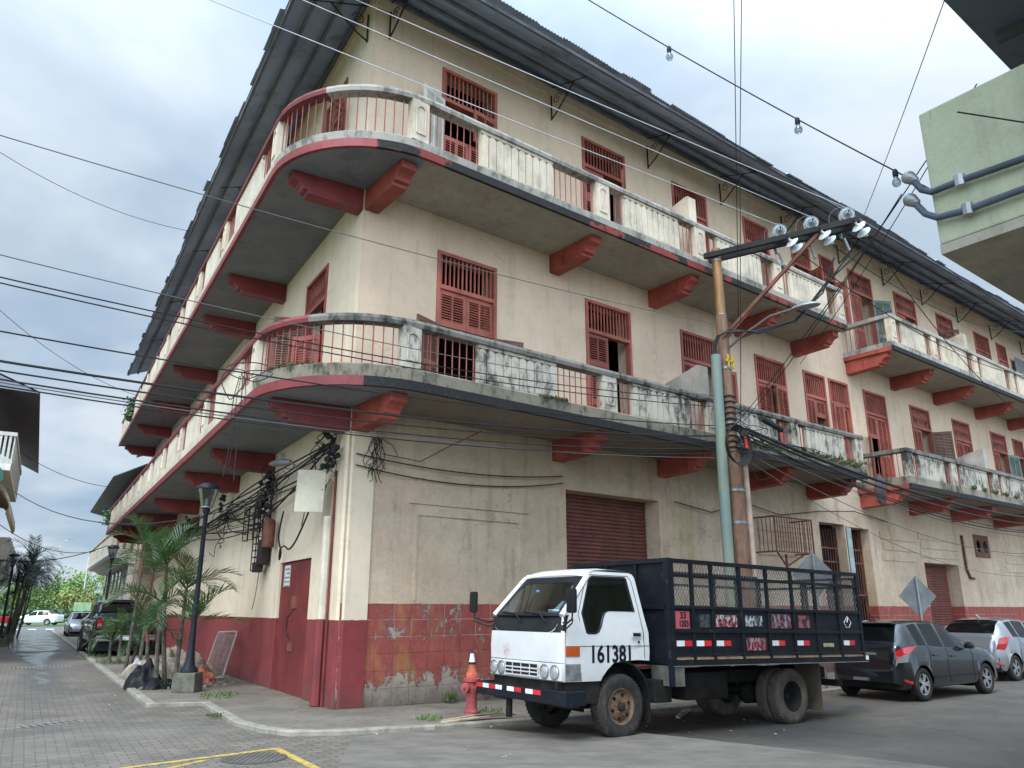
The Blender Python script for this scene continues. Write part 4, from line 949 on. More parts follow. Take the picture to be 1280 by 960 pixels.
# windshield with rubber seal, dark surround and pillars
def ws(v, t, d=0.0):   # t 0 bottom .. 1 top
    z = 1.55+(2.075-1.55)*t; u = -0.965+(0.49)*t-0.045*(1-((v-CV)/0.80)**2)*(1-0.5*t)-d
    y = CV+(v-CV)*(1-0.14*max(0,z-1.35)/0.8); return V((u, y, z))
b = MB(); nv = 12
b.add([ws(0.10+1.48*i/nv, 0.03+0.9*j/4) for j in range(5) for i in range(nv+1)], [(j*(nv+1)+i, j*(nv+1)+i+1, (j+1)*(nv+1)+i+1, (j+1)*(nv+1)+i) for j in range(4) for i in range(nv)])
b.build('windshield', M['glass'], truck, smooth=True, recalc=False)
b = MB()
def wsbar(v0,v1,t0,t1,d0=0.006,d1=-0.02,n=8):
    for i in range(n):
        a_,c_ = v0+(v1-v0)*i/n, v0+(v1-v0)*(i+1)/n
        b.hexa([ws(a_,t0,d0),ws(c_,t0,d0),ws(c_,t0,d1),ws(a_,t0,d1),ws(a_,t1,d0),ws(c_,t1,d0),ws(c_,t1,d1),ws(a_,t1,d1)])
wsbar(0.08,1.60,-0.02,0.06); wsbar(0.08,1.60,0.83,0.99)
for v0,v1 in ((0.12,0.20),(1.48,1.56)): wsbar(v0,v1,0.75,0.83,n=1)
for v0,v1 in ((0.12,0.17),(1.51,1.56)): wsbar(v0,v1,0.68,0.75,n=1)
for v0,v1 in ((0.05,0.13),(1.55,1.63)): wsbar(v0,v1,0.0,0.97,n=1)
b.build('windshield_seal', M['plastic'], truck)
b = MB()
for v in (0.025, 1.655): b.tube([ws(v,-0.02,0.0)+V((0.0,0,0)), ws(v,0.5,-0.005), ws(v,1.0,-0.005)], 0.042, 8)
b.tube([ws(0.03+1.62*i/8,1.04,-0.01) for i in range(9)], 0.035, 8); b.build('pillar', M['twhite'], truck, smooth=True)
b = MB(); w2 = [(u,z) for u,z in win]
def inset(poly, d):
    cx_ = sum(p[0] for p in poly)/len(poly); cz_ = sum(p[1] for p in poly)/len(poly); return [(cx_+(p[0]-cx_)*(1-d), cz_+(p[1]-cz_)*(1-d)) for p in poly]
for y0, d in ((0.02,1),(1.66,-1)):
    bm_ = MB(); holed(bm_, inset(win,-0.01), [], lambda u,z,dd: V((u, y0+dd, z)), 0.004); taper(bm_); bm_.build('side_glass', M['side_glass'], truck, recalc=False)
b = MB(); holed(b, inset(win,-0.035), [inset(win,0.03)], lambda u,z,d: V((u,-0.004+d,z)), 0.02); taper(b); b.build('window_seal', M['plastic'], truck)
# door lines
b = MB()
for pth in ([(-0.70,0.74),(-0.70,1.50),(-0.72,1.56),(-0.53,2.03),(-0.47,2.085),(0.24,2.09),(0.30,2.03),(0.375,1.62),(0.42,1.34),(0.43,1.0)], [(-0.955,1.165),(0.515,1.165)]):
    pp = [V((u, -0.001, z)) for u, z in pth]
    tb = MB(); 
    for i in range(len(pp)-1): tb.bar(pp[i], pp[i+1], 0.004, 0.008)
    taper(tb); b.add(tb.v, tb.f)
b.build('panel_gaps', M['plastic'], truck)
b = MB(); b.box(0.20,0.37,-0.012,0.002,1.275,1.36,lf); dh = b.build('door_handle', M['twhite'], truck, bevel=0.004); b = MB(); b.box(0.215,0.355,-0.015,-0.011,1.29,1.335,lf); b.box(0.315,0.335,-0.015,0.0,1.20,1.235,lf); b.build('handle_recess', M['plastic'], dh)
blackp = simple('sign painter black', (0.012,0.013,0.02), 0.5, var=0.1)
text('161381', 0.30, lambda x,y,z: V((-0.17+x, -0.003-z, 1.055+y)), blackp, truck, name='door_number', sx=0.86, ext=0.001, bold=0.008)
b = MB(); b.box(-0.955,-0.725,-0.012,0.002,1.04,1.165,lf); b.build('indicator', M['orange'], truck, bevel=0.01)
b = MB(); b.box(-0.96,-0.71,-0.008,0.003,0.745,0.95,lf); b.build('corner_trim', simple('worn grey plastic',(0.16,0.155,0.15),0.7,var=0.4,scale=8), truck, bevel=0.01)
# headlights and grille
for v in (0.14,0.345,1.335,1.54):
    c_ = V((-1.028 if 0.2 < v < 1.48 else -1.018, v, 0.845))
    b = MB(); b.lathe([(0.094,0.0),(0.094,0.012),(0.080,0.016),(0.078,0.004)], c_, axis=(-1,0,0), n=24); hl = b.build('headlight', M['galv'], truck, smooth=True)
    b = MB(); b.lathe([(0.078,0.002),(0.070,0.012),(0.04,0.018),(0.0,0.02)], c_, axis=(-1,0,0), n=24); b.build('lens', M['whitelens'], hl, smooth=True)
b = MB(); b.box(-1.047,-1.03,0.47,1.21,0.775,0.925,lf); b.build('grille_opening', M['plastic'], truck)
b = MB()
for z in (0.765,0.815,0.862,0.925): b.box(-1.058,-1.035,0.46,1.22,z,z+0.017,lf)
for v in (0.46,0.64,0.84,1.04,1.21): b.box(-1.055,-1.035,v,v+0.012,0.77,0.935,lf)
b.build('grille', M['twhite'], truck, bevel=0.003)
b = MB(); b.box(-0.98,-0.9,0.08,1.6,0.55,0.735,lf); b.box(-0.93,-0.72,0.02,0.3,0.42,0.735,lf); b.box(-0.93,-0.72,1.38,1.66,0.42,0.735,lf); b.box(-0.72,-0.36,0.03,0.2,0.46,0.73,lf); b.build('front_underbody', M['under'], truck, bevel=0.01)
b = MB(); b.box(-1.13,-1.07,-0.22,1.84,0.47,0.64,lf); b.box(-1.07,-0.80,-0.22,-0.17,0.47,0.64,lf); b.box(-1.07,-0.80,1.79,1.84,0.47,0.64,lf)
b.box(-1.07,-0.7,0.3,0.36,0.5,0.6,lf); b.box(-1.07,-0.7,1.32,1.38,0.5,0.6,lf); bump = b.build('bumper', M['bed'], truck, bevel=0.012)
for v0, order in ((1.82,'rw'),(1.50,'rw'),(1.05,'wr'),(0.62,'wr')):
    for k, ch in enumerate(order):
        b = MB(); a_ = v0-0.17*k; b.box(-1.134,-1.131,a_-0.16,a_,0.565 if ch else 0,0.622,lf); b.build('reflector', M['refl_red'] if ch == 'r' else M['refl_white'], bump)
b = MB(); b.tube([V((-1.0,0.12,0.62)),V((-1.0,0.12,0.735))],0.03,8); b.tube([V((-1.02,1.15,0.22)),V((-1.02,1.15,0.47))],0.045,8); b.build('tow_pin', M['under'], truck)
# wipers
b = MB()
for v in (0.45,1.02):
    b.tube([V((-1.03,v-0.12,1.46)),ws(v+0.02,0.03,0.03)],0.010,5); b.bar(ws(v+0.02,0.03,0.03), ws(v+0.42,0.07,0.02), 0.015, 0.02)
b.build('wiper', M['plastic'], truck)
# sun strip, sticker, dash papers
b = MB(); b.add([ws(0.7,0.72,-0.01),ws(0.82,0.72,-0.01),ws(0.82,0.84,-0.01),ws(0.7,0.84,-0.01)], [(0,1,2,3)]); 
b.v = []; b.f = []; b.m = []
k0 = MB(); k0.lathe([(0.035,0),(0.03,0.02),(0.0,0.03)], ws(0.98,0.60,-0.03), n=10); k0.build('hanging_ornament', simple('blue ornament',(0.02,0.25,0.55),0.4), truck, smooth=True)
b = MB(); b.box(-0.90,-0.70,0.30,0.95,1.50,1.54,lf); b.box(-0.93,-0.75,0.18,0.40,1.50,1.62,lf); b.build('dashboard_papers', simple('pale blue paper',(0.45,0.58,0.62),0.6,var=0.3,scale=20), truck)
b = MB(); b.add([ws(0.17,0.08,-0.012),ws(0.30,0.08,-0.012),ws(0.22,0.34,-0.012),ws(0.16,0.34,-0.012)],[(0,1,2,3)]); b.add([ws(0.155,0.66,-0.012),ws(0.22,0.66,-0.012),ws(0.22,0.8,-0.012),ws(0.155,0.8,-0.012)],[(0,1,2,3)]); b.build('window_permit', simple('permit sticker',(0.45,0.60,0.62),0.6,var=0.3,scale=30), truck, recalc=False)
# interior
b = MB(); b.box(-0.90,-0.6,0.1,1.58,1.05,1.49,lf); b.box(-0.3,0.2,0.12,0.72,1.1,1.28,lf); b.box(0.18,0.32,0.12,0.72,1.2,1.78,lf); b.box(-0.3,0.2,0.85,1.56,1.1,1.28,lf); b.box(0.18,0.32,0.85,1.56,1.2,1.66,lf); b.box(-0.9,0.48,0.06,1.62,0.99,1.04,lf)
b.build('cab_interior', simple('cab interior',(0.06,0.07,0.07),0.8), truck, bevel=0.02)
b = MB(); cst = V((-0.48,0.45,1.50)); ax = V((0.75,0,0.66)).normalized(); x_ = V((0,1,0)); y_ = ax.cross(x_)
b.tube([cst+(x_*math.cos(t)+y_*math.sin(t))*0.2 for t in [2*math.pi*k/24 for k in range(24)]],0.013,6,closed=True); b.tube([cst-y_*0.2,cst+y_*0.2],0.012,5); b.tube([cst,cst-ax*0.3],0.02,6); b.build('steering_wheel', M['plastic'], truck)
# mirrors on their arms
for sgn, v0, vm in ((-1, 0.03, -0.21), (1, 1.65, 2.14)):
    b = MB(); b.tube([V((-0.97,v0,1.46)),V((-1.0,v0+sgn*0.10,1.44)),V((-1.0,vm-sgn*0.02,1.50)),V((-1.0,vm,1.62))],0.012,6)
    b.tube([V((-0.97,v0,1.40)),V((-1.0,v0+sgn*0.10,1.38)),V((-1.0,vm-sgn*0.02,1.45)),V((-1.0,vm,1.5))],0.010,6)
    mr = b.build('mirror_arm', M['plastic'], truck)
    b = MB(); b.box(-1.05,-0.99,vm-0.085,vm+0.085,1.575,1.88,lf); b.build('mirror', M['plastic'], mr, bevel=0.028, smooth=True)
# wheels
def wheel(parent, c, R, w, rr, tyre_m, rim_m, style, name='wheel', side=-1):
    """axle along y, outer face towards side*y"""
    wr = root(name, c); wr.parent = parent; ax = V((0, side, 0)); o = V((0,0,0))
    b = MB(); h = w/2
    b.lathe([(rr,-h),(R*0.9,-h),(R*0.975,-h*0.78),(R,-h*0.6),(R,h*0.6),(R*0.975,h*0.80),(R*0.93,h*0.97),(R*0.82,h*1.03),(R*0.70,h*1.0),(rr*1.02,h*0.88),(rr,h*0.7),(rr,-h)], o, ax, 40, caps=False); 
    b.build('tyre', tyre_m, wr, smooth=True, sharp=60)
    if w > 0.17:
        b = MB()
        for k in range(44):
            t = 2*math.pi*k/44
            for yy in (-1,1):
                p = V((math.cos(t)*R, yy*h*0.62, math.sin(t)*R)); r0 = p.normalized()
                q1 = V((math.cos(t)*(R-0.006), yy*h*0.95, math.sin(t)*(R-0.02)))
                b.bar(V((math.cos(t)*(R-0.002), yy*h*0.25, math.sin(t)*(R-0.002))), V((math.cos(t)*(R-0.004), yy*h*0.78, math.sin(t)*(R-0.004))), 0.022, 0.012)
        b.build('tread', tyre_m, wr)
    b = MB()
    if style == 'steel':
        b.lathe([(rr*1.02,h*0.86),(rr*0.98,h*0.9),(rr*0.92,h*0.65),(rr*0.80,h*0.45),(rr*0.74,h*0.62),(rr*0.45,h*0.75),(rr*0.30,h*0.68),(rr*0.0,h*0.68)], o, ax, 32, caps=False)
        rm = b.build('rim', rim_m, wr, smooth=True, sharp=50)
        b = MB(); b.lathe([(rr*0.25,h*0.6),(rr*0.24,h*1.05),(rr*0.18,h*1.15),(0,h*1.17)], o, ax, 16)
        b.build('hub_cap', M['under'], rm, smooth=True)
        b = MB()
        for k in range(6):
            t = math.pi*k/3+0.3; cc = V((math.cos(t)*rr*0.66, side*h*0.66, math.sin(t)*rr*0.66)); b.lathe([(rr*0.10,-0.01),(rr*0.10,0.012)], cc, ax, 10)
        b.build('rim_hole', M['dark'], rm)
        b = MB()
        for k in range(6):
            t = math.pi*k/3+0.8; cc = V((math.cos(t)*rr*0.40, side*h*0.72, math.sin(t)*rr*0.40)); b.lathe([(0.014,0),(0.014,0.025),(0,0.028)], cc, ax, 6)
        b.build('wheel_nut', M['rust'], rm)
    elif style == 'dish':
        b.lathe([(rr*1.03,h*0.86),(rr*0.98,h*0.9),(rr*0.93,h*0.3),(rr*0.86,-h*0.4),(rr*0.6,-h*0.6),(rr*0.3,-h*0.5),(rr*0.22,0.0),(0,0)], o, ax, 32, caps=False); b.build('rim', rim_m, wr, smooth=True, sharp=50)
    else:
        b.lathe([(rr*1.0,h*0.8),(rr*0.93,h*0.82),(rr*0.90,h*0.2),(rr*0.88,-h*0.3),(0.02,-h*0.3)], o, ax, 32, caps=False); b.build('rim', M['plastic'] if style == 'alloy' else rim_m, wr, smooth=True)
        b = MB(); ns = 5
        for k in range(ns):
            for ds in (-0.13, 0.13):
                t = 2*math.pi*k/ns+ds; t2 = 2*math.pi*k/ns+ds*1.3
                b.bar(V((math.cos(t)*rr*0.15, side*h*0.72, math.sin(t)*rr*0.15)), V((math.cos(t2)*rr*0.93, side*h*0.74, math.sin(t2)*rr*0.93)), 0.035, 0.02, up=ax)
        b.lathe([(rr*0.2,h*0.6),(rr*0.19,h*0.85),(0,h*0.87)], o, ax, 16); b.lathe([(rr*0.99,h*0.75),(rr*0.98,h*0.86),(rr*0.90,h*0.84),(rr*0.90,h*0.7)], o, ax, 32, caps=False)
        b.build('spokes', rim_m, wr)
    return wr
wheel(truck, V((0,0.105,0.405)), 0.405, 0.20, 0.225, M['rubber'], M['hub'], 'steel'); w = wheel(truck, V((0,1.575,0.405)), 0.405, 0.20, 0.225, M['rubber'], M['hub'], 'steel', side=1)
for v, sd_ in ((0.09,-1),(0.32,-1),(1.40,1),(1.63,1)): wheel(truck, V((3.59,v,0.405)), 0.405, 0.205, 0.225, M['dusty_rubber'], M['under'], 'dish', side=sd_)
# fenders, chassis
b = MB()
arc = [(0.0+0.50*math.cos(t), 0.46+0.50*math.sin(t)) for t in [R_(a) for a in range(-5, 96, 10)]]
for i in range(len(arc)-1):
    (u0,z0),(u1,z1) = arc[i], arc[i+1]; b.hexa([V((u0,0.0,z0)),V((u1,0.0,z1)),V((u1,0.3,z1)),V((u0,0.3,z0)),V((u0*1.04,0.0,z0+0.015)),V((u1*1.04,0.0,z1+0.015)),V((u1*1.04,0.3,z1+0.015)),V((u0*1.04,0.3,z0+0.015))])
b.box(0.49,0.51,0.0,0.28,0.18,0.5,lf); b.build('mudguard', M['plastic'], truck); b = MB(); b.box(0.49,0.51,1.40,1.68,0.18,0.95,lf); b.build('mudguard', M['plastic'], truck)
b = MB()
for v in (0.5,1.12): b.box(-0.9,5.2,v,v+0.09,0.60,0.78,lf)
for u in (0.3,1.2,2.2,3.1,4.2,5.0): b.box(u,u+0.08,0.59,1.12,0.62,0.76,lf)
b.tube([V((3.59,0.3,0.405)),V((3.59,1.5,0.405))],0.07,10); b.lathe([(0.05,-0.2),(0.18,-0.08),(0.18,0.08),(0.05,0.2)],V((3.59,0.85,0.405)),axis=(1,0,0),n=14); b.tube([V((0,0.2,0.38)),V((0,1.5,0.38))],0.05,8); b.tube([V((1.0,0.8,0.55)),V((3.5,0.85,0.45))],0.05,8)
b.box(-0.5,0.5,0.45,1.25,0.35,0.98,lf); b.build('chassis', M['under'], truck)
b = MB(); b.box(1.3,2.2,0.08,0.42,0.42,0.80,lf); b.build('fuel_tank', M['under'], truck, bevel=0.04)
b = MB(); b.box(0.62,0.95,0.02,0.3,0.42,0.72,lf); b.build('battery_box', M['under'], truck, bevel=0.02)
b = MB(); b.box(0.79,1.0,-0.19,-0.15,0.64,0.905,lf); b.box(0.79,0.82,-0.15,0.25,0.64,0.905,lf); b.build('side_bracket', simple('grimy steel',(0.10,0.095,0.08),0.8,var=0.3,scale=8), truck, bevel=0.004)
# cargo bed
U0, U1, VA, VB, ZB, Z1_, Z2_, ZTP = 0.78, 5.38, -0.20, 1.96, 0.91, 1.37, 1.69, 2.36
posts = [0.80,1.20,1.62,2.25,2.88,3.50,4.10,4.72,5.33]
b = MB(); b.box(U0+0.05,U1,VA+0.04,VB-0.04,0.985,1.03,lf); b.build('bed_floor', simple('bed boards',(0.20,0.14,0.09),0.8,var=0.3,scale=5), truck)
b = MB(); b.box(U0,U1+0.08,VA,VA+0.05,ZB,0.975,lf); b.box(U0,U1+0.08,VB-0.05,VB,ZB,0.975,lf)
for u in posts: b.box(u,u+0.06,VA+0.05,VB-0.05,0.90,0.98,lf)
b.build('bed_frame', M['bed'], truck)
b = MB(); b.box(U0,U1+0.08,VA-0.003,VA+0.002,0.897,0.909,lf); b.build('edge_trim', M['galv'], truck)
expm = simple('expanded metal', (0.17,0.16,0.15), 0.55, metal=0.4, var=0.3)
def mesh_panel(mb, a_, c_, z0, z1, fr, p=0.062, w=0.0055):
    L = c_-a_; Hh = z1-z0; n = int((L+Hh*0.6)/p)
    for k in range(-int(Hh*0.6/p)-1, n+1):
        for sg in (1,-1):
            # line: x = x0 + sg*0.6*(z-z0)
            x0 = a_+k*p+(0 if sg > 0 else Hh*0.6); zs_, ze_ = 0.0, Hh
            xa, xb = x0, x0+sg*0.6*Hh
            def clip(xlim, up):
                return
            t0, t1 = 0.0, 1.0
            dx = xb-xa
            for lim, s2 in ((a_,1),(c_,-1)):
                f0 = s2*(xa-lim); f1 = s2*(xb-lim)
                if f0 < 0 and f1 < 0: t0 = 2
                elif f0 < 0: t0 = max(t0, f0/(f0-f1))
                elif f1 < 0: t1 = min(t1, f0/(f0-f1))
            if t0 >= t1: continue
            A = fr(xa+dx*t0, z0+Hh*t0); B = fr(xa+dx*t1, z0+Hh*t1); mb.bar(A, B, w, 0.004)
for v, vi, near in ((VA, VA+0.045, True), (VB-0.045, VB, False)):
    b = MB()
    for u in posts: b.box(u,u+0.05,v,vi,0.975,ZTP-0.05,lf)
    b.box(U0,U1,v-0.004,vi+0.004,ZTP-0.06,ZTP,lf)
    b.box(U0+0.05,U1,v+0.004,vi-0.004,2.105,2.15,lf); b.box(U0+0.05,U1,v-0.004,vi+0.002,Z2_-0.02,Z2_+0.025,lf); b.box(U0+0.05,U1,v-0.006,vi+0.002,Z1_-0.025,Z1_+0.02,lf); b.box(U0+0.05,U1,v-0.002,vi,1.035,1.065,lf)
    side = b.build('side_frame', M['bed'], truck, bevel=0.004)
    b = MB(); vm = (v+vi)/2; b.box(U0+0.05,U1,vm,vm+0.004,1.05,Z2_,lf); b.build('side_plate', M['bed'], side)
    b = MB(); mesh_panel(b, U0+0.05, U1, Z2_+0.02, ZTP-0.05, lambda x,z: V((x, vi-0.006 if near else v+0.006, z))); b.build('wire_mesh', expm, side)
    if near:
        b = MB()
        for k in range(8): b.box(posts[k]+0.055,posts[k+1]-0.005,VA+0.012,VA+0.03,0.985,1.02,lf)
        b.build('timber_strip', simple('pale timber',(0.28,0.20,0.13),0.8,var=0.3,scale=6), side)
        pinkm = simple('pink sticker', (0.42,0.085,0.10), 0.6, var=0.15)
        b = MB(); b.box(0.87,1.15,VA+0.016,VA+0.021,1.40,1.635,lf); st_ = b.build('number_plate_sign', pinkm, side)
        text('33', 0.125, lambda x,y,z: V((1.02+x, VA+0.014-z, 1.575+y)), blackp, st_, name='numerals', bold=0.003)
        text('1203', 0.115, lambda x,y,z: V((1.03+x, VA+0.014-z, 1.465+y)), blackp, st_, name='numerals', sx=0.85, bold=0.003)
        def graffiti(name, bg, c1, c2, sc=24):
            m = NT(name); n1 = m.noise(sc, 3, 0.7, m.mapv((1,1,0.6))); n2 = m.noise(sc*0.8, 3, 0.7, m.mapv((1,1,0.5),loc=(4,4,4)))
            m.col(m.mix(m.step(n2,0.54,0.56), m.mix(m.step(n1,0.52,0.54), bg, c1), c2)); m.rough(0.6); return m.mat
        for k, z0, z1, a0, a1, mt in ((2,1.43,1.60,0.03,0.50,graffiti('worn sticker a',(0.02,0.02,0.025),(0.40,0.05,0.07),(0.5,0.48,0.48))),(3,1.44,1.60,0.06,0.45,graffiti('worn sticker b',(0.02,0.022,0.03),(0.10,0.11,0.12),(0.42,0.44,0.46))),
                (4,1.42,1.63,0.04,0.52,graffiti('worn sticker c',(0.02,0.02,0.025),(0.25,0.05,0.07),(0.25,0.22,0.28))),(5,1.43,1.62,0.10,0.38,graffiti('worn sticker d',(0.025,0.025,0.03),(0.32,0.08,0.09),(0.32,0.08,0.09),9)),
                (3,1.10,1.28,0.06,0.50,graffiti('worn sticker e',(0.05,0.02,0.025),(0.42,0.06,0.08),(0.30,0.25,0.28))),(6,1.14,1.20,0.1,0.38,graffiti('worn sticker f',(0.40,0.36,0.18),(0.12,0.11,0.06),(0.45,0.4,0.2),50)),(1,1.42,1.60,0.12,0.32,graffiti('worn sticker g',(0.02,0.022,0.03),(0.05,0.055,0.065),(0.09,0.09,0.10)))):
            b = MB(); b.box(posts[k]+0.05+a0,posts[k]+0.05+a1,VA+0.016,VA+0.0215,z0,z1,lf); b.build('sticker', mt, side)
        b = MB(); cx_, cz_ = 4.98, 1.54; dm = [(cx_,cz_+0.09),(cx_+0.10,cz_-0.01),(cx_+0.03,cz_-0.09),(cx_-0.05,cz_-0.09),(cx_-0.10,cz_-0.01)]
        for i in range(5): b.bar(V((dm[i][0],VA+0.018,dm[i][1])),V((dm[(i+1)%5][0],VA+0.018,dm[(i+1)%5][1])),0.006)
        b.bar(V((cx_-0.02,VA+0.018,cz_-0.01)),V((cx_+0.01,VA+0.018,cz_+0.07)),0.02,0.004); b.build('painted_mark', M['refl_white'], side)
        for k in (0,1,2,4,5,7):
            a_ = posts[k]+0.075 if k < 7 else posts[k]+0.10
            for j, mt in enumerate((M['refl_white'], M['refl_red'])):
                b = MB(); b.box(a_+0.155*j,a_+0.155*(j+1),VA+0.016,VA+0.0215,1.165,1.24,lf); b.build('reflector', mt, side)
b = MB(); b.box(U0,U0+0.05,VA+0.05,VB-0.05,0.92,ZTP-0.06,lf)
for v in (VA+0.05,0.45,1.1,VB-0.1): b.box(U0-0.04,U0,v,v+0.05,0.92,ZTP-0.06,lf)
b.box(U0-0.045,U0+0.05,VA,VB,ZTP-0.06,ZTP+0.005,lf); b.box(U0-0.04,U0,VA+0.05,VB-0.05,1.66,1.72,lf); b.box(U0-0.05,U0+0.02,VA,VA+0.05,0.64,ZTP-0.06,lf); b.build('headboard', M['bed'], truck, bevel=0.004)
b = MB()
for v in (VA+0.05,0.82,0.90,VB-0.1): b.box(U1-0.04,U1,v,v+0.05,0.98,ZTP-0.1,lf)
for z in (Z1_,Z2_,2.10,ZTP-0.12): b.box(U1-0.04,U1,VA+0.1,VB-0.1,z,z+0.04,lf)
b.box(U1-0.03,U1-0.02,VA+0.08,VB-0.08,1.03,Z2_,lf); tg = b.build('tailgate', M['bed'], truck)
b = MB(); mesh_panel(b, VA+0.08, VB-0.08, Z2_+0.04, ZTP-0.1, lambda x,z: V((U1-0.02, x, z))); b.build('wire_mesh', expm, tg)
b = MB(); b.box(U1+0.0,U1+0.075,VA-0.004,VA+0.0,0.93,1.0,lf); b.build('white_end_cap', M['refl_white'], truck)
flapm = simple('dusty flap',(0.085,0.066,0.045),0.9,var=0.25,scale=5)
for v_ in (-0.02,1.25): b = MB(); b.box(4.30,4.325,v_,v_+0.47,0.16,0.88,lf); b.build('mud_flap', flapm, truck)
b = MB(); b.box(4.95,5.1,0.1,1.6,0.5,0.6,lf); b.box(4.9,5.2,0.55,1.2,0.55,0.8,lf); b.build('rear_bar', M['under'], truck)

# ================================================================ CARS
def interp(tab, x):
    if x <= tab[0][0]: return tab[0][1]
    for (a_,b_),(c_,d_) in zip(tab, tab[1:]):
        if x <= c_: t = (x-a_)/(c_-a_); t = t*t*(3-2*t)*0.5+t*0.5; return b_+(d_-b_)*t
    return tab[-1][1]
def car(name, loc, rz, label, cat, P, paint, group=None):
    r = root(name, loc, label, cat, group, rz)
    L, Wd, top, belt = P['L'], P['W']/2, P['top'], P['belt']; wx, Rw = P['wheels'], P['R']; Ra = Rw*1.16
    def ringp(x):
        e = min(x, L-x); k = min(1, e/0.5); ef = 1-0.22*(1-k)**2.2
        if e < 0.08: ef -= 0.06*(1-e/0.08)
        w = Wd*ef; tz = interp(top, x); bz = interp(belt, x); bz = min(bz, tz-0.005)
        g = max(0, min(1, (tz-bz-0.02)/0.35)); wr = Wd*(0.90-0.17*g)*ef if g > 0 else Wd*0.86*ef
        zb = P.get('zb', 0.24)+0.10*max(0,1-e/0.25)
        zs = [zb, zb+0.09, (zb+bz)/2-0.02, bz-0.13, bz]
        ys = [w*0.93, w*0.985, w*0.975, w*1.0, w*0.95]
        for xw in wx:
            if abs(x-xw) < Ra:
                az_ = Rw+math.sqrt(Ra*Ra-(x-xw)**2)
                for i in range(3): 
                    if zs[i] < az_+0.006*i: zs[i] = az_+0.006*i; ys[i] = w*1.005
                zs[3] = max(zs[3], zs[2]+0.005)
        t5 = tz-0.075*g
        pts = [(ys[i], zs[i]) for i in range(5)]+[(ys[4]*(1-0.5)+wr*0.5, (bz+t5)/2+0.01*g),(wr, t5),(wr*0.88, tz-0.022*g),(wr*0.5, tz-0.004),(0, tz)]
        return pts
    xs = [0,0.015,0.04,0.08]+[0.12+0.04*i for i in range(int((L-0.24)/0.04)+1)]+[L-0.08,L-0.04,L-0.015,L]
    body, gl = MB(), MB(); rows = [ringp(x) for x in xs]; n = len(rows[0])
    def isglass(i, x, tz, bz):
        if tz-bz < 0.10: return False
        if i in (4,5):
            return any(a_ < x < c_ for a_, c_ in P['side_glass'])
        if i in (7,8) or (i == 6 and False): return any(a_ < x < c_ for a_, c_ in P['end_glass'])
        return False
    for k in range(len(xs)-1):
        xm = (xs[k]+xs[k+1])/2; tz, bz = interp(top, xm), interp(belt, xm)
        for i in range(n-1):
            tgt = gl if isglass(i, xm, tz, bz) else body
            for sg in (1,-1):
                q = [V((xs[k],sg*rows[k][i][0],rows[k][i][1])),V((xs[k+1],sg*rows[k+1][i][0],rows[k+1][i][1])),V((xs[k+1],sg*rows[k+1][i+1][0],rows[k+1][i+1][1])),V((xs[k],sg*rows[k][i+1][0],rows[k][i+1][1]))]
                if sg < 0: q = q[::-1]
                tgt.add(q, [(3,2,1,0)])
    for k in (0, len(xs)-1):
        pts = [V((xs[k],y,z)) for y,z in rows[k]]+[V((xs[k],-y,z)) for y,z in rows[k][-2::-1]]; body.add(pts, [tuple(range(len(pts)))])
    for mb_, nm, mt in ((body,'body',paint),(gl,'window_glass',M['tint'])):
        me_ = mb_.build(nm, mt, r, recalc=False)
        bm = bmesh.new(); bm.from_mesh(me_.data); bmesh.ops.remove_doubles(bm, verts=bm.verts, dist=0.0008); bmesh.ops.recalc_face_normals(bm, faces=bm.faces); bm.to_mesh(me_.data); bm.free()
        me_.data.polygons.foreach_set('use_smooth', [True]*len(me_.data.polygons)); me_.data.set_sharp_from_angle(angle=R_(38))
    b = MB(); b.box(0.1,L-0.1,-Wd+0.12,Wd-0.12,0.22,0.55,lf); b.build('underbody', M['under'], r)
    for xw in wx:
        b = MB(); b.box(xw-Ra,xw+Ra,-Wd+0.03,-Wd+0.25,Rw*0.9,Rw+Ra+0.0,lf); b.box(xw-Ra,xw+Ra,Wd-0.25,Wd-0.03,Rw*0.9,Rw+Ra,lf)
        for sg in (-1,1): wheel(r, V((xw, sg*(Wd-0.10), Rw)), Rw, 0.18 if Rw < 0.36 else 0.24, Rw*0.66, M['rubber'], M['chrome'], 'alloy', side=sg)
        b2 = MB(); b2.box(xw-Ra*0.9,xw+Ra*0.9,-Wd+0.22,Wd-0.22,Rw*0.5,Rw*1.9,lf); b2.build('wheel_well', M['dark'], r)
    def P3(x, i, sg, out_=0.0):
        rw = ringp(x); i0 = int(min(i, len(rw)-2)); t = i-i0; y = rw[i0][0]*(1-t)+rw[i0+1][0]*t; z = rw[i0][1]*(1-t)+rw[i0+1][1]*t
        return V((x, sg*(y+out_), z))
    def patch(nm, x0, x1, i0, i1, mat, sg, out_=0.008, nx=6, ni=4, parent=r, back=0.0, skew=0.0):
        b = MB(); vs = []
        for a_ in range(nx+1):
            for c_ in range(ni+1):
                fi = c_/ni; p = P3(x0+(x1-x0)*a_/nx+skew*fi*(a_/nx), i0+(i1-i0)*fi, sg, out_); p.x -= back; vs.append(p)
        b.add(vs, [(a_*(ni+1)+c_, (a_+1)*(ni+1)+c_, (a_+1)*(ni+1)+c_+1, a_*(ni+1)+c_+1) for a_ in range(nx) for c_ in range(ni)])
        return b.build(nm, mat, parent, smooth=True)
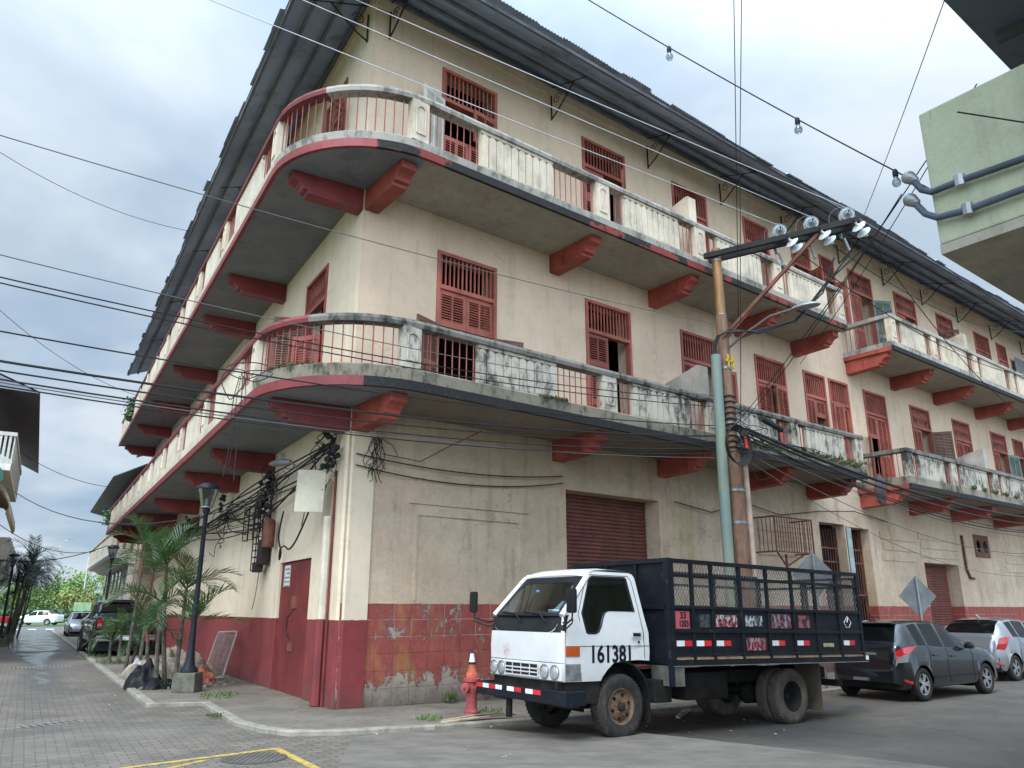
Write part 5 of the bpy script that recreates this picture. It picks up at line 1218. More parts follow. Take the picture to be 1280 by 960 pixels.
    def quadpatch(nm, A, B, C_, D_, mat, sg, out_=0.012, n=7, parent=r):
        b = MB(); vs = []
        for a_ in range(n+1):
            for c_ in range(n+1):
                u, v = a_/n, c_/n; x = (A[0]*(1-u)+B[0]*u)*(1-v)+(D_[0]*(1-u)+C_[0]*u)*v; i = (A[1]*(1-u)+B[1]*u)*(1-v)+(D_[1]*(1-u)+C_[1]*u)*v
                p = P3(x, i, sg, out_); p.x -= out_*0.8; vs.append(p)
        b.add(vs, [(a_*(n+1)+c_, (a_+1)*(n+1)+c_, (a_+1)*(n+1)+c_+1, a_*(n+1)+c_+1) for a_ in range(n) for c_ in range(n)])
        return b.build(nm, mat, parent, smooth=True)
    patch.quad = quadpatch
    # door gaps and handles
    b = MB()
    for x in P['doors']:
        for sg in (-1,1):
            pts = [P3(x, i, sg, 0.002) for i in (0.6,1,2,3,4)]
            for q1, q2 in zip(pts, pts[1:]): b.bar(q1, q2, 0.006, 0.006)
    b.build('door_gap', M['plastic'], r)
    for x in P['handles']:
        for sg in (-1,1):
            p = P3(x, 3.0, sg, 0.012); b = MB(); b.box(x-0.09,x+0.09,p.y-0.012,p.y+0.012,p.z-0.05,p.z-0.02,lf); b.build('door_handle', paint, r, bevel=0.006)
    mx = P.get('mirror', None)
    if mx:
        for sg in (-1,1):
            p = P3(mx, 4.0, sg, 0.0); b = MB(); b.box(p.x-0.05,p.x+0.09,p.y+(0.02 if sg>0 else -0.20),p.y+(0.20 if sg>0 else -0.02),p.z+0.0,p.z+0.13,lf); b.build('wing_mirror', paint, r, bevel=0.035, smooth=True)
    return r, patch, P3
dark_paint = carpaint('charcoal car paint', (0.014,0.019,0.026), metal=0.6, rough=0.28, dust=0.02)
silver = carpaint('silver car paint', (0.38,0.40,0.43), metal=0.75, rough=0.28, dust=0.08)
hatch = dict(L=3.95, W=1.70, wheels=(0.66,3.16), R=0.305, top=[(0,0.62),(0.02,0.86),(0.06,1.02),(0.12,1.07),(0.40,1.40),(0.50,1.455),(0.9,1.50),(1.5,1.50),(1.95,1.46),(2.85,1.02),(3.1,0.96),(3.6,0.84),(3.88,0.70),(3.95,0.55)],
    belt=[(0,0.60),(0.02,0.84),(0.06,1.0),(0.3,1.03),(0.8,1.02),(1.6,0.97),(2.7,0.91),(3.3,0.86),(3.88,0.66),(3.95,0.52)], side_glass=((0.62,0.98),(1.04,1.62),(1.70,2.52)), end_glass=((0.13,0.42),(1.98,2.80)), doors=(1.0,1.66,2.66), handles=(1.18,1.86), mirror=2.42)
ca = ground(1158,876.5,-0.1); cb = ground(1240,866.5,-0.1); caz = math.atan2((cb-ca).y, (cb-ca).x); hd = V((math.cos(caz), math.sin(caz), 0)); rt = V((hd.y, -hd.x, 0))
cloc = ca-hd*0.66-rt*0.82; cloc.z = -0.1
c1, patch, P3 = car('parked_car', cloc, caz, 'charcoal hatchback parked right behind the caged truck', 'car', hatch, dark_paint, 'cars parked along the kerb')
for sg in (-1,1):
    tl = patch.quad('taillight', (0.035,2.75), (0.24,2.80), (0.60,3.98), (0.05,3.62), M['redlens'], sg); patch.quad('clear_lens', (0.035,2.30), (0.24,2.40), (0.27,2.95), (0.036,2.78), M['whitelens'], sg, parent=tl)
    patch('rear_reflector', 0.12, 0.30, 0.9, 1.15, M['redlens'], sg, 0.012)
b = MB(); b.box(-0.01,0.012,-0.30,0.30,0.84,0.885,lf); b.build('tailgate_trim', M['chrome'], c1, bevel=0.006)
b = MB(); b.box(0.33,0.56,-0.52,0.52,1.415,1.45,lf); b.build('spoiler', dark_paint, c1, bevel=0.015)
b = MB(); b.tube([V((0.62,0.0,1.48)),V((0.52,0.0,1.56)),V((0.47,0,1.57))],0.008,6); b.build('aerial', M['plastic'], c1)
b = MB(); b.box(-0.05,0.04,-0.10,0.22,0.36,0.41,lf); b.build('tow_bar', M['galv'], c1)
b = MB()
for q0_, q1_ in ((V((0.012,-0.62,0.66)),V((0.012,0.62,0.66))),(V((0.012,-0.62,0.66)),V((0.03,-0.70,0.86))),(V((0.012,0.62,0.66)),V((0.03,0.70,0.86)))): b.bar(q0_, q1_, 0.008)
b.build('tailgate_gap', M['plastic'], c1)
for cr_, W2 in ((c1,0.85),(c2_later,0.86)) if False else ((c1,0.85),):
    b = MB(); b.box(1.02,2.72,-W2-0.004,-W2+0.02,0.40,0.425,lf); b.box(1.02,2.72,W2-0.02,W2+0.004,0.40,0.425,lf); b.build('side_trim', M['plastic'], cr_)
acc = dict(hatch); acc.update(L=4.1, W=1.72, top=[(0,0.62),(0.02,0.90),(0.08,1.05),(0.18,1.10),(0.62,1.38),(0.85,1.46),(1.3,1.50),(1.8,1.48),(2.1,1.43),(3.0,1.02),(3.2,0.97),(3.75,0.83),(4.03,0.68),(4.1,0.55)],
    belt=[(0,0.60),(0.02,0.88),(0.08,1.02),(0.4,1.05),(1.0,1.03),(1.8,0.98),(2.8,0.92),(3.4,0.86),(4.0,0.64),(4.1,0.52)], wheels=(0.70,3.27), side_glass=((0.85,1.15),(1.2,1.80),(1.88,2.66)), end_glass=((0.19,0.80),(2.12,2.95)), doors=(1.1,1.84,2.8), handles=(1.3,2.0), mirror=2.58)
cc = ground(1273,851,-0.1); az2 = caz
c2l = cc-hd*0.70-rt*0.83; c2l.z = -0.1
c2, patch, P3 = car('parked_car', c2l, az2, 'silver hatchback parked ahead of the charcoal car', 'car', acc, silver, 'cars parked along the kerb')
for sg in (-1,1):
    patch.quad('taillight', (0.07,2.45), (0.30,2.40), (0.66,4.0), (0.22,3.9), M['redlens'], sg); patch('rear_reflector', 0.05, 0.20, 0.9, 1.15, M['redlens'], sg, 0.012)
b = MB(); b.box(-0.012,0.012,-0.28,0.28,0.66,0.80,lf); b.build('licence_plate', M['refl_white'], c2)
b = MB(); b.tube([V((1.0,0,1.49)),V((0.9,0,1.56)),V((0.84,0,1.57))],0.012,6); b.build('aerial', M['refl_white'], c2)
# pickup in the left street, rear towards the camera, half on the pavement
pk_paint = carpaint('black pickup paint', (0.018,0.02,0.022), metal=0.2, dust=0.30, dustc=(0.16,0.135,0.10))
pick = dict(L=5.5, W=1.96, wheels=(1.15,4.55), R=0.42, zb=0.48, top=[(0,0.9),(0.02,1.30),(0.05,1.36),(1.85,1.38),(1.9,1.42),(2.0,1.86),(2.2,1.96),(3.3,1.97),(3.55,1.90),(4.1,1.42),(4.5,1.36),(5.3,1.28),(5.46,1.1),(5.5,0.9)],
    belt=[(0,0.86),(0.02,1.26),(0.05,1.32),(1.85,1.34),(2.2,1.34),(3.6,1.33),(4.1,1.33),(4.5,1.30),(5.3,1.22),(5.46,1.05),(5.5,0.85)], side_glass=((2.12,2.7),(2.8,3.7)), end_glass=((1.91,2.05),(3.5,4.1)), doors=(2.06,2.76,3.95), handles=(2.3,3.0), mirror=3.75)
rr_ = ground(182,818); rl_ = ground(101,822)
ploc = WL(18.4, 1.35, 0.0)
pz = math.atan2(DL.y, DL.x)
pk, patch, P3 = car('pickup_truck', ploc, pz+R_(2.5), 'muddy black pickup parked half on the pavement, tail towards the corner', 'pickup', pick, pk_paint)
for sg in (-1,1):
    tl = patch('taillight', 0.02, 0.12, 2.5, 3.9, M['redlens'], sg, 0.012)
    b = MB(); b.box(-0.015,0.01,sg*0.88-0.075,sg*0.88+0.075,0.98,1.27,lf); tl2 = b.build('taillight', M['redlens'], pk, bevel=0.01); b = MB(); b.box(-0.02,-0.01,sg*0.88-0.06,sg*0.88+0.06,1.05,1.13,lf); b.build('clear_lens', M['whitelens'], tl2)
b = MB(); b.box(-0.02,0.02,-0.78,0.78,0.80,1.33,lf); tgp = b.build('tailgate', pk_paint, pk, bevel=0.02)
b = MB(); b.box(-0.03,-0.018,-0.15,0.15,1.15,1.24,lf); b.build('handle', M['plastic'], tgp)
b = MB(); b.box(-0.16,0.02,-0.95,0.95,0.55,0.74,lf); b.build('rear_bumper', M['galv'], pk, bevel=0.03)
b = MB(); b.box(-0.166,-0.160,-0.18,0.18,0.58,0.69,lf); b.build('licence_plate', M['refl_white'], pk)
b = MB(); b.box(1.93,2.0,-0.66,0.66,1.44,1.80,lf); b.build('rear_window', M['tint'], pk, bevel=0.01)
b = MB(); b.tube([V((0.5,-0.9,1.38)),V((0.5,-0.9,1.5)),V((1.8,-0.9,1.5))],0.03,6); b.tube([V((0.5,0.9,1.38)),V((0.5,0.9,1.5)),V((1.8,0.9,1.5))],0.03,6); b.build('bed_rail', M['plastic'], pk)
# distant cars
sed = dict(L=4.5, W=1.76, wheels=(0.95,3.6), R=0.31, top=[(0,0.6),(0.03,0.95),(0.1,1.05),(0.6,1.08),(1.2,1.40),(1.6,1.47),(2.2,1.46),(2.5,1.42),(3.2,1.02),(3.6,0.94),(4.3,0.80),(4.47,0.66),(4.5,0.5)],
    belt=[(0,0.55),(0.03,0.92),(0.1,1.02),(0.6,1.04),(1.5,0.99),(3.1,0.92),(3.6,0.88),(4.3,0.74),(4.47,0.6),(4.5,0.48)], side_glass=((0.95,2.05),(2.13,2.95)), end_glass=((0.65,1.2),(2.52,3.15)), doors=(1.2,2.09,3.1), handles=(1.5,2.3), mirror=2.85)
wp = carpaint('white car paint', (0.72,0.72,0.71), metal=0.0, dust=0.1)
def put(px, Y, face, label, paint, cat='car', z=0.01, P=sed, group='cars beyond the end of the side street'):
    p = at(px, 772, Y); p.z = z; return car('distant_car', p, face, label, cat, P, paint, group)
put(92, 152, R_(180)+0.05, 'white sedan crossing the end of the side street, side on', wp)[0].location = WL(84, 1.2, 0.05)
p_ = WL(97, 11.5, 0.05); car('distant_car', p_, R_(178), 'small white car at the park hedge, far left behind the palms', 'car', sed, wp, 'cars beyond the end of the side street')
p_ = WL(44.5, 1.35, 0.0); car('parked_car', p_+DL*2.2, pz+math.pi, 'silver car parked nose to the camera beyond the black pickup', 'car', sed, silver, None)

def smooth_path(pts, k=4):
    pts = [V(p) for p in pts]; out_ = []
    for i in range(len(pts)-1):
        p0, p1, p2, p3 = pts[max(i-1,0)], pts[i], pts[i+1], pts[min(i+2,len(pts)-1)]
        for j in range(k):
            t = j/k; out_.append(0.5*((2*p1)+(p2-p0)*t+(2*p0-5*p1+4*p2-p3)*t*t+(3*p1-p0-3*p2+p3)*t*t*t))
    return out_+[pts[-1]]
# ================================================================ UTILITY POLE
PB = WR(8.25, 2.1, SW+gz(8))
pole = root('utility_pole', PB, 'rusty brown pole with black crossarm and insulators behind the caged truck', 'utility pole')
po = PB
def pz_(z, s=8.25, o=2.1): return WR(s, o, z)
m = NT('pole brown'); a = m.noise(3, 6, 0.65, m.mapv((1,1,0.25))); g = m.noise(11, 7, 0.75, m.mapv((1,1,0.2), loc=(2,2,2)))
c = m.mix(m.step(a,0.3,0.7), (0.15,0.075,0.042), (0.23,0.13,0.075)); c = m.mix(m.math('MULTIPLY', m.step(g,0.46,0.66),0.8), c, (0.06,0.038,0.028)); c = m.mix(m.math('MULTIPLY', m.step(m.noise(30,6,0.8,m.mapv((1,1,0.12),loc=(5,5,5))),0.5,0.7),0.5), c, (0.27,0.20,0.15)); m.col(c); m.rough(0.7); m.bump(g,0.4,0.01); brown = m.mat
m = NT('gold rust'); a = m.noise(4, 6, 0.7, m.mapv((1,1,0.3))); m.col(m.mix(m.step(a,0.35,0.65),(0.34,0.20,0.075),(0.20,0.09,0.04))); m.rough(0.5); m.set(Metallic=0.3); M['gold'] = m.mat
b = MB(); b.tube([pz_(-0.2),pz_(2.5),pz_(4.9)], [0.215,0.2,0.185], 18); b.build('pole_base', brown, pole, smooth=True, origin=po)
b = MB(); b.tube([pz_(4.9),pz_(6.5),pz_(8.2)], [0.145,0.14,0.135], 16); b.build('pole_shaft', brown, pole, smooth=True, origin=po)
m = NT('gold rust'); a = m.noise(4, 6, 0.7, m.mapv((1,1,0.3))); m.col(m.mix(m.step(a,0.35,0.65),(0.30,0.17,0.065),(0.20,0.09,0.04))); m.rough(0.5); m.set(Metallic=0.3); M['gold'] = m.mat
b = MB(); b.tube([pz_(8.2),pz_(9.9)], [0.115,0.11], 14); b.build('pole_top', M['gold'], pole, smooth=True, origin=po)
b = MB()
for z in (3.4,4.1,5.6,6.9,8.2,9.6): b.tube([pz_(z-0.03),pz_(z+0.03)], 0.205 if z < 4.9 else 0.150 if z < 8 else 0.118, 16)
b.build('pole_band', M['galv'], pole, smooth=True, origin=po)
gm = NT('green pipe'); a = gm.noise(1.4, 6, 0.7, gm.mapv((1,1,0.4))); gm.col(gm.mix(gm.step(a,0.35,0.6),(0.22,0.25,0.165),(0.14,0.20,0.19))); gm.rough(0.6)
b = MB(); b.tube([pz_(-0.1,7.78,2.12),pz_(3.6,7.82,2.12),pz_(7.15,7.9,2.12)], 0.115, 14); b.build('conduit_pipe', gm.mat, pole, smooth=True, origin=po)
b = MB(); b.tube([pz_(-0.1,8.58,2.2),pz_(4.75,8.54,2.2)], 0.07, 12); b.build('pale_conduit', simple('pale conduit',(0.42,0.31,0.24),0.6), pole, smooth=True, origin=po)
# cables looping out of the pipe head up to the arm
b = MB()
for k in range(3):
    t0 = pz_(7.15,7.9,2.12)+V((0.03*k-0.03,0,0)); b.tube([t0, t0+V((0,0,0.25)), t0+V((0.08,-0.05,0.45)), t0+V((0.3,-0.1,0.52+0.04*k)), t0+V((0.9,-0.25,0.50-0.03*k)), t0+V((1.7,-0.5,0.65)), t0+V((2.3,-0.8,1.2+0.1*k)), t0+V((2.55+0.3*k,-1.0-0.15*k,1.95+0.1*k))], 0.020, 6)
b.build('riser_cable', M['cable'], pole, smooth=True, origin=po)
AD = -vpdir(-957); AP = pz_(9.72); AX = AD.cross(V((0,0,1))).normalized()
def arm(t, side_=0.0, dz=0.0): return AP+AD*t+AX*side_+V((0,0,dz))
b = MB(); b.bar(arm(-0.25,0.15),arm(3.22,0.15),0.09,0.13); b.build('crossarm', M['plastic'], pole, origin=po, bevel=0.006)
b = MB(); b.bar(arm(-0.22,-0.15),arm(3.1,-0.15),0.09,0.13); b.build('crossarm', M['plastic'], pole, origin=po, bevel=0.006)
b = MB(); b.bar(pz_(7.6)+AX*0.1, arm(2.35,0.1,-0.08), 0.07, 0.07); b.bar(pz_(7.6)-AX*0.1, arm(2.15,-0.1,-0.08), 0.05, 0.05); b.build('brace', M['rust'], pole, origin=po)
m = NT('porcelain'); m.col((0.30,0.34,0.36)); m.rough(0.25); porc = m.mat
m = NT('white porcelain'); m.col((0.55,0.60,0.60)); m.rough(0.2); wporc = m.mat
wdir = (at(0,10,9)-at(400,90,12)); 
def insul(t, dz, ax, mat, L=0.38, r=0.155, nm='insulator', off=0.0):
    c_ = arm(t, off, dz); b = MB()
    for k in range(2):
        h = L*(0.15+0.48*k); b.lathe([(0.03,h-0.02),(r*0.75,h),(r,h+0.02),(r*0.97,h+0.035),(r*0.8,h+0.02),(r*0.55,h+0.045),(r*0.5,h+0.02),(0.045,h+0.07),(0.04,h+0.13)], c_, ax, 20)
    b.lathe([(0.025,-0.05),(0.025,0.0),(0.04,0.03)], c_, ax, 10)
    ins = b.build(nm, mat, pole, smooth=True, origin=po, sharp=60)
    b = MB(); b.tube([c_-ax*0.16, c_+ax*0.02], 0.018, 6); b.tube([c_+ax*(L*0.95), c_+ax*(L*0.95+0.15)], 0.016, 6); b.build('fitting', M['iron'], ins, origin=po)
    return c_+ax*(L*0.95+0.15)
lft = (-DR*0.75+NR*0.62-V((0,0,0.12))).normalized(); rgt = (DR*0.85+NR*0.1-V((0,0,0.55))).normalized()
tips = [insul(t, 0.24, lft, porc, off=-0.1) for t in (1.45, 2.15, 2.9)]
tips2 = [insul(t, -0.12, rgt, wporc, off=0.2) for t in (1.75, 2.45, 3.15)]
# cut-outs and jumper loops
b = MB()
for t in (1.3,2.0,2.72):
    b.tube([arm(t,-0.22,0.12), arm(t+0.04,-0.24,-0.18)], 0.035, 8); b.tube([arm(t+0.1,-0.2,-0.2), arm(t+0.18,-0.2,-0.52)], 0.03, 8)
b.build('fuse_cutout', M['galv'], pole, smooth=True, origin=po)
b = MB()
for t in (1.3,2.0,2.72):
    for rr2 in (0.24,):
        c_ = arm(t+0.1, 0.0, 0.22); b.tube([c_+AD*(rr2*math.cos(a_))+V((0,0,rr2*math.sin(a_))) for a_ in [k*0.28 for k in range(-3,14)]], 0.009, 5)
b.build('jumper_loop', M['cable_grey'], pole, smooth=True, origin=po)
# street light head on a curved arm
b = MB(); a0 = pz_(7.3)-AX*0.0; b.tube([a0, a0+AD*0.5+V((0,0,0.35)), a0+AD*1.1+V((0,0,0.66)), a0+AD*1.7+V((0,0,0.74))], 0.03, 8); b.build('lamp_arm', M['cable_grey'], pole, smooth=True, origin=po)
def cobra(parent, c_, d_, origin, nm='lamp_head'):
    x_ = d_.normalized(); y_ = x_.cross(V((0,0,1))).normalized(); b = MB(); rows = []
    for t, w, h in ((0,0.04,0.04),(0.1,0.08,0.07),(0.25,0.13,0.09),(0.42,0.14,0.08),(0.55,0.10,0.05),(0.6,0.03,0.02)):
        rows.append([c_+x_*t+y_*(w*math.cos(a_))+V((0,0,h*math.sin(a_)*(1 if math.sin(a_) > 0 else 0.55))) for a_ in [2*math.pi*k/12 for k in range(12)]])
    b.add([p for r_ in rows for p in r_], [(i*12+k, i*12+(k+1)%12, (i+1)*12+(k+1)%12, (i+1)*12+k) for i in range(5) for k in range(12)]+[tuple(range(12)), tuple(60+k for k in range(12))])
    return b.build(nm, M['galv'], parent, smooth=True, origin=origin)
cobra(pole, a0+AD*1.6+V((0,0,0.73)), AD, po)
# coil of spare cable, splice, ties and tags
b = MB(); cc_ = pz_(5.0,7.9,2.45)
for k in range(7):
    r0 = 0.36+0.015*k; b.tube([cc_+DR*(r0*math.cos(a_))*0.95+V((0,0,r0*math.sin(a_)))+NR*(0.02*k) for a_ in [2*math.pi*q_/28 for q_ in range(28)]], 0.012, 5, closed=True)
b.build('cable_coil', M['cable'], pole, smooth=True, origin=po)
b = MB(); b.box(8.18,8.28,2.5,2.52,4.98,5.25,WR); b.build('red_tag', simple('red tag',(0.5,0.04,0.03),0.6), pole, origin=po)
b = MB(); b.box(8.1,8.42,2.24,2.27,7.02,7.08,WR); b.box(8.15,8.2,2.24,2.27,6.9,7.2,WR); b.box(8.33,8.38,2.24,2.27,6.9,7.2,WR); b.build('yellow_clamp', simple('yellow clamp',(0.55,0.40,0.03),0.6), pole, origin=po)
b = MB(); b.tube([pz_(5.82,9.1,2.35), pz_(5.66,9.9,2.35)], 0.07, 10); b.build('splice_case', M['cable'], pole, smooth=True, origin=po)
b = MB(); rnd = random.Random(5)
for k in range(34):
    z = rnd.uniform(4.8, 5.9); a_ = rnd.uniform(0,6.28); r0 = 0.16
    p0_ = pz_(z)+V((math.cos(a_)*r0, math.sin(a_)*r0, 0)); pts = [p0_]
    for q_ in range(4): pts.append(pts[-1]+V((rnd.uniform(-0.08,0.30), rnd.uniform(-0.15,0.1), rnd.uniform(-0.22,0.08))))
    b.tube(smooth_path(pts), rnd.uniform(0.005,0.012), 5)
for k in range(10): b.tube([pz_(5.05+0.13*k)+V((math.cos(a_)*0.165,math.sin(a_)*0.165,0.01*math.sin(3*a_))) for a_ in [2*math.pi*q_/14 for q_ in range(14)]], 0.016, 5, closed=True)
b.build('cable_tangle', M['cable'], pole, smooth=True, origin=po)

# ================================================================ WIRES
def cat_pts(a, c, sag, n=18): return [a+(c-a)*(k/n)-V((0,0,sag*4*(k/n)*(1-k/n))) for k in range(n+1)]
def wire(name, pts, r, label, mat=None, group='overhead cables', cat='cable'):
    b = MB(); b.tube(pts, r, 5); o = b.build(name, mat or M['cable'], None, smooth=True, origin=pts[0]); o.location = pts[0]
    return tag(o, label, cat, group)
# three bare lines from the arm, running left high over the corner
for i,(q, lb) in enumerate((((281,0),'bare line from the innermost insulator running up left past the roof corner'),((394,0),'bare line from the middle insulator running up left over the corner'),((460,0),'bare line from the outermost insulator hugging the front eave'))):
    d = at(*q, 11.0+0.6*i); d2 = d+(d-tips[i])*1.5
    wire('overhead_wire', cat_pts(tips[i], d2, 0.12), 0.009, lb, M['cable_white'])
rr3 = [(1280,500),(1280,455),(1280,420)]
for i,(q, lb) in enumerate((((1280,470),'service line falling right from the inner white insulator'),((1280,415),'service line falling right from the middle white insulator'),((1280,520),'service line falling right from the outer white insulator'))):
    wire('overhead_wire', cat_pts(tips2[i], at(*q, 26-i), 0.5), 0.011, lb)
LY = 17.0
left = [((0,141),16,(893,405),0.35,0.008,'thin cable from the upper left dipping under the roof line to the pole'),
 ((0,275),15,(890,494),0.5,0.008,'cable from the left crossing the middle balcony coping'),
 ((0,298),14,(891,500),0.55,0.010,'upper cable of the close pair on the left'),
 ((0,305),14,(892,508),0.55,0.010,'lower cable of the close pair on the left'),
 ((0,373),13,(893,532),0.45,0.011,'cable from the left crossing the balcony corner just above its curb'),
 ((0,405),13,(894,545),0.5,0.017,'thickest cable of the left bundle'),
 ((0,412),13,(893,552),0.55,0.012,'second cable of the left bundle under the thickest one'),
 ((0,418),13,(894,560),0.6,0.012,'third cable of the left bundle'),
 ((0,424),13,(893,566),0.62,0.010,'fourth cable of the left bundle'),
 ((0,431),13,(893,572),0.5,0.008,'lowest cable of the left bundle')]
for q, Y, e, sg, r, lb in left:
    a_ = at(*q, 8.6); c_ = at(*e, 16.72); a2 = a_+(a_-c_)*0.5
    wire('overhead_cable', cat_pts(c_, a2, sg, 26), r, lb, M['cable'] if r > 0.0085 else M['cable_grey'])
def fpt(x, y, off):
    r = ray(x, y); t = ((P0+NR*off-V((0,0,H))).dot(NR))/r.dot(NR); return V((0,0,H))+r*t
right = [((934,538),(1280,637),0.42,0.020,'black cable hugging the topmost bundle on the right'),((935,545),(1280,646),0.75,0.018,'black cable sagging below the topmost bundles on the right'),((932,536),(1280,634),0.5,0.040,'topmost thick black bundle running right along the balconies'),((935,541),(1280,641),0.55,0.030,'black cable just under the topmost bundle on the right'),
 ((932,548),(1280,648),0.6,0.014,'third black cable of the right run'),((934,556),(1280,655),0.6,0.010,'thin cable of the right run with a sag'),
 ((934,566),(1280,668),0.9,0.010,'pale cable running right under the balcony brackets'),((934,575),(1280,690),1.1,0.008,'lowest thin cable running right over the far roller door')]
for q, e, sg, r, lb in right:
    a_ = at(*q, 16.7); c_ = fpt(*e, 2.35); wire('overhead_cable', cat_pts(a_, c_+(c_-a_)*0.3, sg, 26), r, lb, M['cable'] if r > 0.011 else M['cable_grey'])
# hanging bundle clutter along the right run
b = MB(); rnd = random.Random(9); a_ = at(932,540,16.7); c_ = fpt(1085,582,2.3)
for k in range(16):
    t0 = rnd.uniform(0.02,0.7); t1 = t0+rnd.uniform(0.1,0.3); p = a_.lerp(c_, t0); q = a_.lerp(c_, min(t1,1)); b.tube(cat_pts(p, q, rnd.uniform(-0.05,0.35), 8), rnd.uniform(0.006,0.012), 5)
o = b.build('cable_slack', M['cable'], None, smooth=True, origin=a_); o.location = a_; tag(o, 'loose loops of cable slack hanging right of the pole under the balcony', 'cable')
# steep lines from the right building heads to the pole
for q, e, Y, lb in (((1127,243),(928,528),16.9,'steep drop cable from the lower conduit head down to the pole'),((1165,190),(905,548),16.9,'steep drop cable from the upper conduit head down to the pole'),((1221,105),(1000,455),17.5,'steep thin line passing in front of the far eave')):
    a_ = at(*q, 7.05); c_ = at(*e, Y); wire('overhead_wire', cat_pts(a_, c_, 0.12), 0.007, lb)
wire('overhead_wire', cat_pts(at(1185,-12,9), at(1079,272,17.2), 0.05), 0.008, 'thin line dropping from the dark canopy to the crossarm tip', M['cable_grey'])
wire('overhead_wire', cat_pts(at(917,-20,12), at(923,400,16.9), 0.02), 0.009, 'left one of two vertical lines coming down to the pole')
wire('overhead_wire', cat_pts(at(927,-20,12), at(925,178,14.2), 0.01)+cat_pts(at(925,180,14.2), at(926,540,16.9), 0.02), 0.009, 'right one of two vertical lines coming down to the pole')
# crossing wires low in the side street
for A, B, sg, r, lb in ((at(-40,560,26),at(395,598,14.6),1.6,0.012,'slack wire crossing the side street at lamp height'),(at(-30,520,30),WL(24,1.9,6.6),0.6,0.012,'wire crossing the side street from the dark eave on the left'),
     (at(-20,640,40),WL(44,1.2,5.2),0.8,0.02,'low slack wire far down the side street'),(at(-30,694,38),WL(30,1.5,4.6),0.5,0.02,'dark wire far down the side street meeting the white balcony'),
     (at(-60,150,18),WL(12.5,1.6,13.7),0.5,0.009,'thin wire ending at the side eave'),(at(-60,330,22),WL(22,1.6,10.2),0.6,0.010,'wire from the left ending at the upper side balcony')):
    wire('overhead_wire', cat_pts(A, B, sg, 20), r, lb)
b = MB(); c_ = at(303,470,10.6); rnd = random.Random(31)
for cx_, cz_, rx_, rz_ in ((0.05,0.08,0.28,0.14),(-0.12,-0.12,0.16,0.24),(0.2,0.0,0.2,0.1)):
    b.tube([c_+V((cx_+rx_*math.cos(a_)+0.05*math.sin(2*a_), 0.05*math.sin(a_), cz_+rz_*math.sin(a_))) for a_ in [2*math.pi*k/22 for k in range(22)]], 0.008, 5, closed=True)
for dx, L_, r_ in ((-0.1,1.45,0.006),(-0.05,1.3,0.005),(0.02,1.5,0.007),(0.08,1.1,0.005)):
    b.tube(smooth_path([c_+V((dx*0.4,0,0)), c_+V((dx,0,-L_*0.3)), c_+V((dx*0.8,0,-L_*0.65)), c_+V((dx*1.3,0,-L_))]), r_, 5)
o = b.build('drop_wires', M['cable'], None, smooth=True, origin=c_); o.location = c_; tag(o, 'tangle of loops and drop wires hanging from the left cable bundle', 'cable')
# light string with three clear bulbs
LA, LB_ = at(700,-22,8.5), at(1285,298,6.6)
spts = cat_pts(LA, LB_, 0.10, 24); wire('light_string_cable', spts, 0.008, 'festoon cable carrying clear bulbs across the sky', group=None)
bulbg = glassm('bulb glass', dens=0.9, gloss=1.5)
for px, lb in ((835,'clear festoon bulb high in the middle of the sky'),(996,'clear festoon bulb second along the string'),(1119,'clear festoon bulb beside the conduit heads')):
    # nearest point on the string by x
    best = None
    for i in range(len(spts)-1):
        for t in (0,0.25,0.5,0.75):
            p = spts[i].lerp(spts[i+1], t); q = p-V((0,0,H)); dd = q.y*math.cos(TH)+q.z*math.sin(TH); x = CX+F*q.x/dd
            if best is None or abs(x-px) < best[0]: best = (abs(x-px), p)
    p = best[1]; bulb = root('festoon_bulb', p, lb, 'light bulb', 'festoon bulbs')
    b = MB(); b.lathe([(0.012,0.02),(0.026,0.0),(0.028,-0.05),(0.024,-0.065)], n=14); b.build('socket', M['plastic'], bulb, smooth=True)
    b = MB(); b.lathe([(0.018,-0.062),(0.022,-0.08),(0.040,-0.115),(0.044,-0.14),(0.036,-0.165),(0.015,-0.18),(0.0,-0.182)], n=18, caps=False); b.build('bulb', bulbg, bulb, smooth=True)
    b = MB(); b.tube([V((-0.012,0,-0.07)),V((-0.015,0,-0.12)),V((0,0,-0.135)),V((0.015,0,-0.12)),V((0.012,0,-0.07))],0.003,4); b.build('filament', M['galv'], bulb)
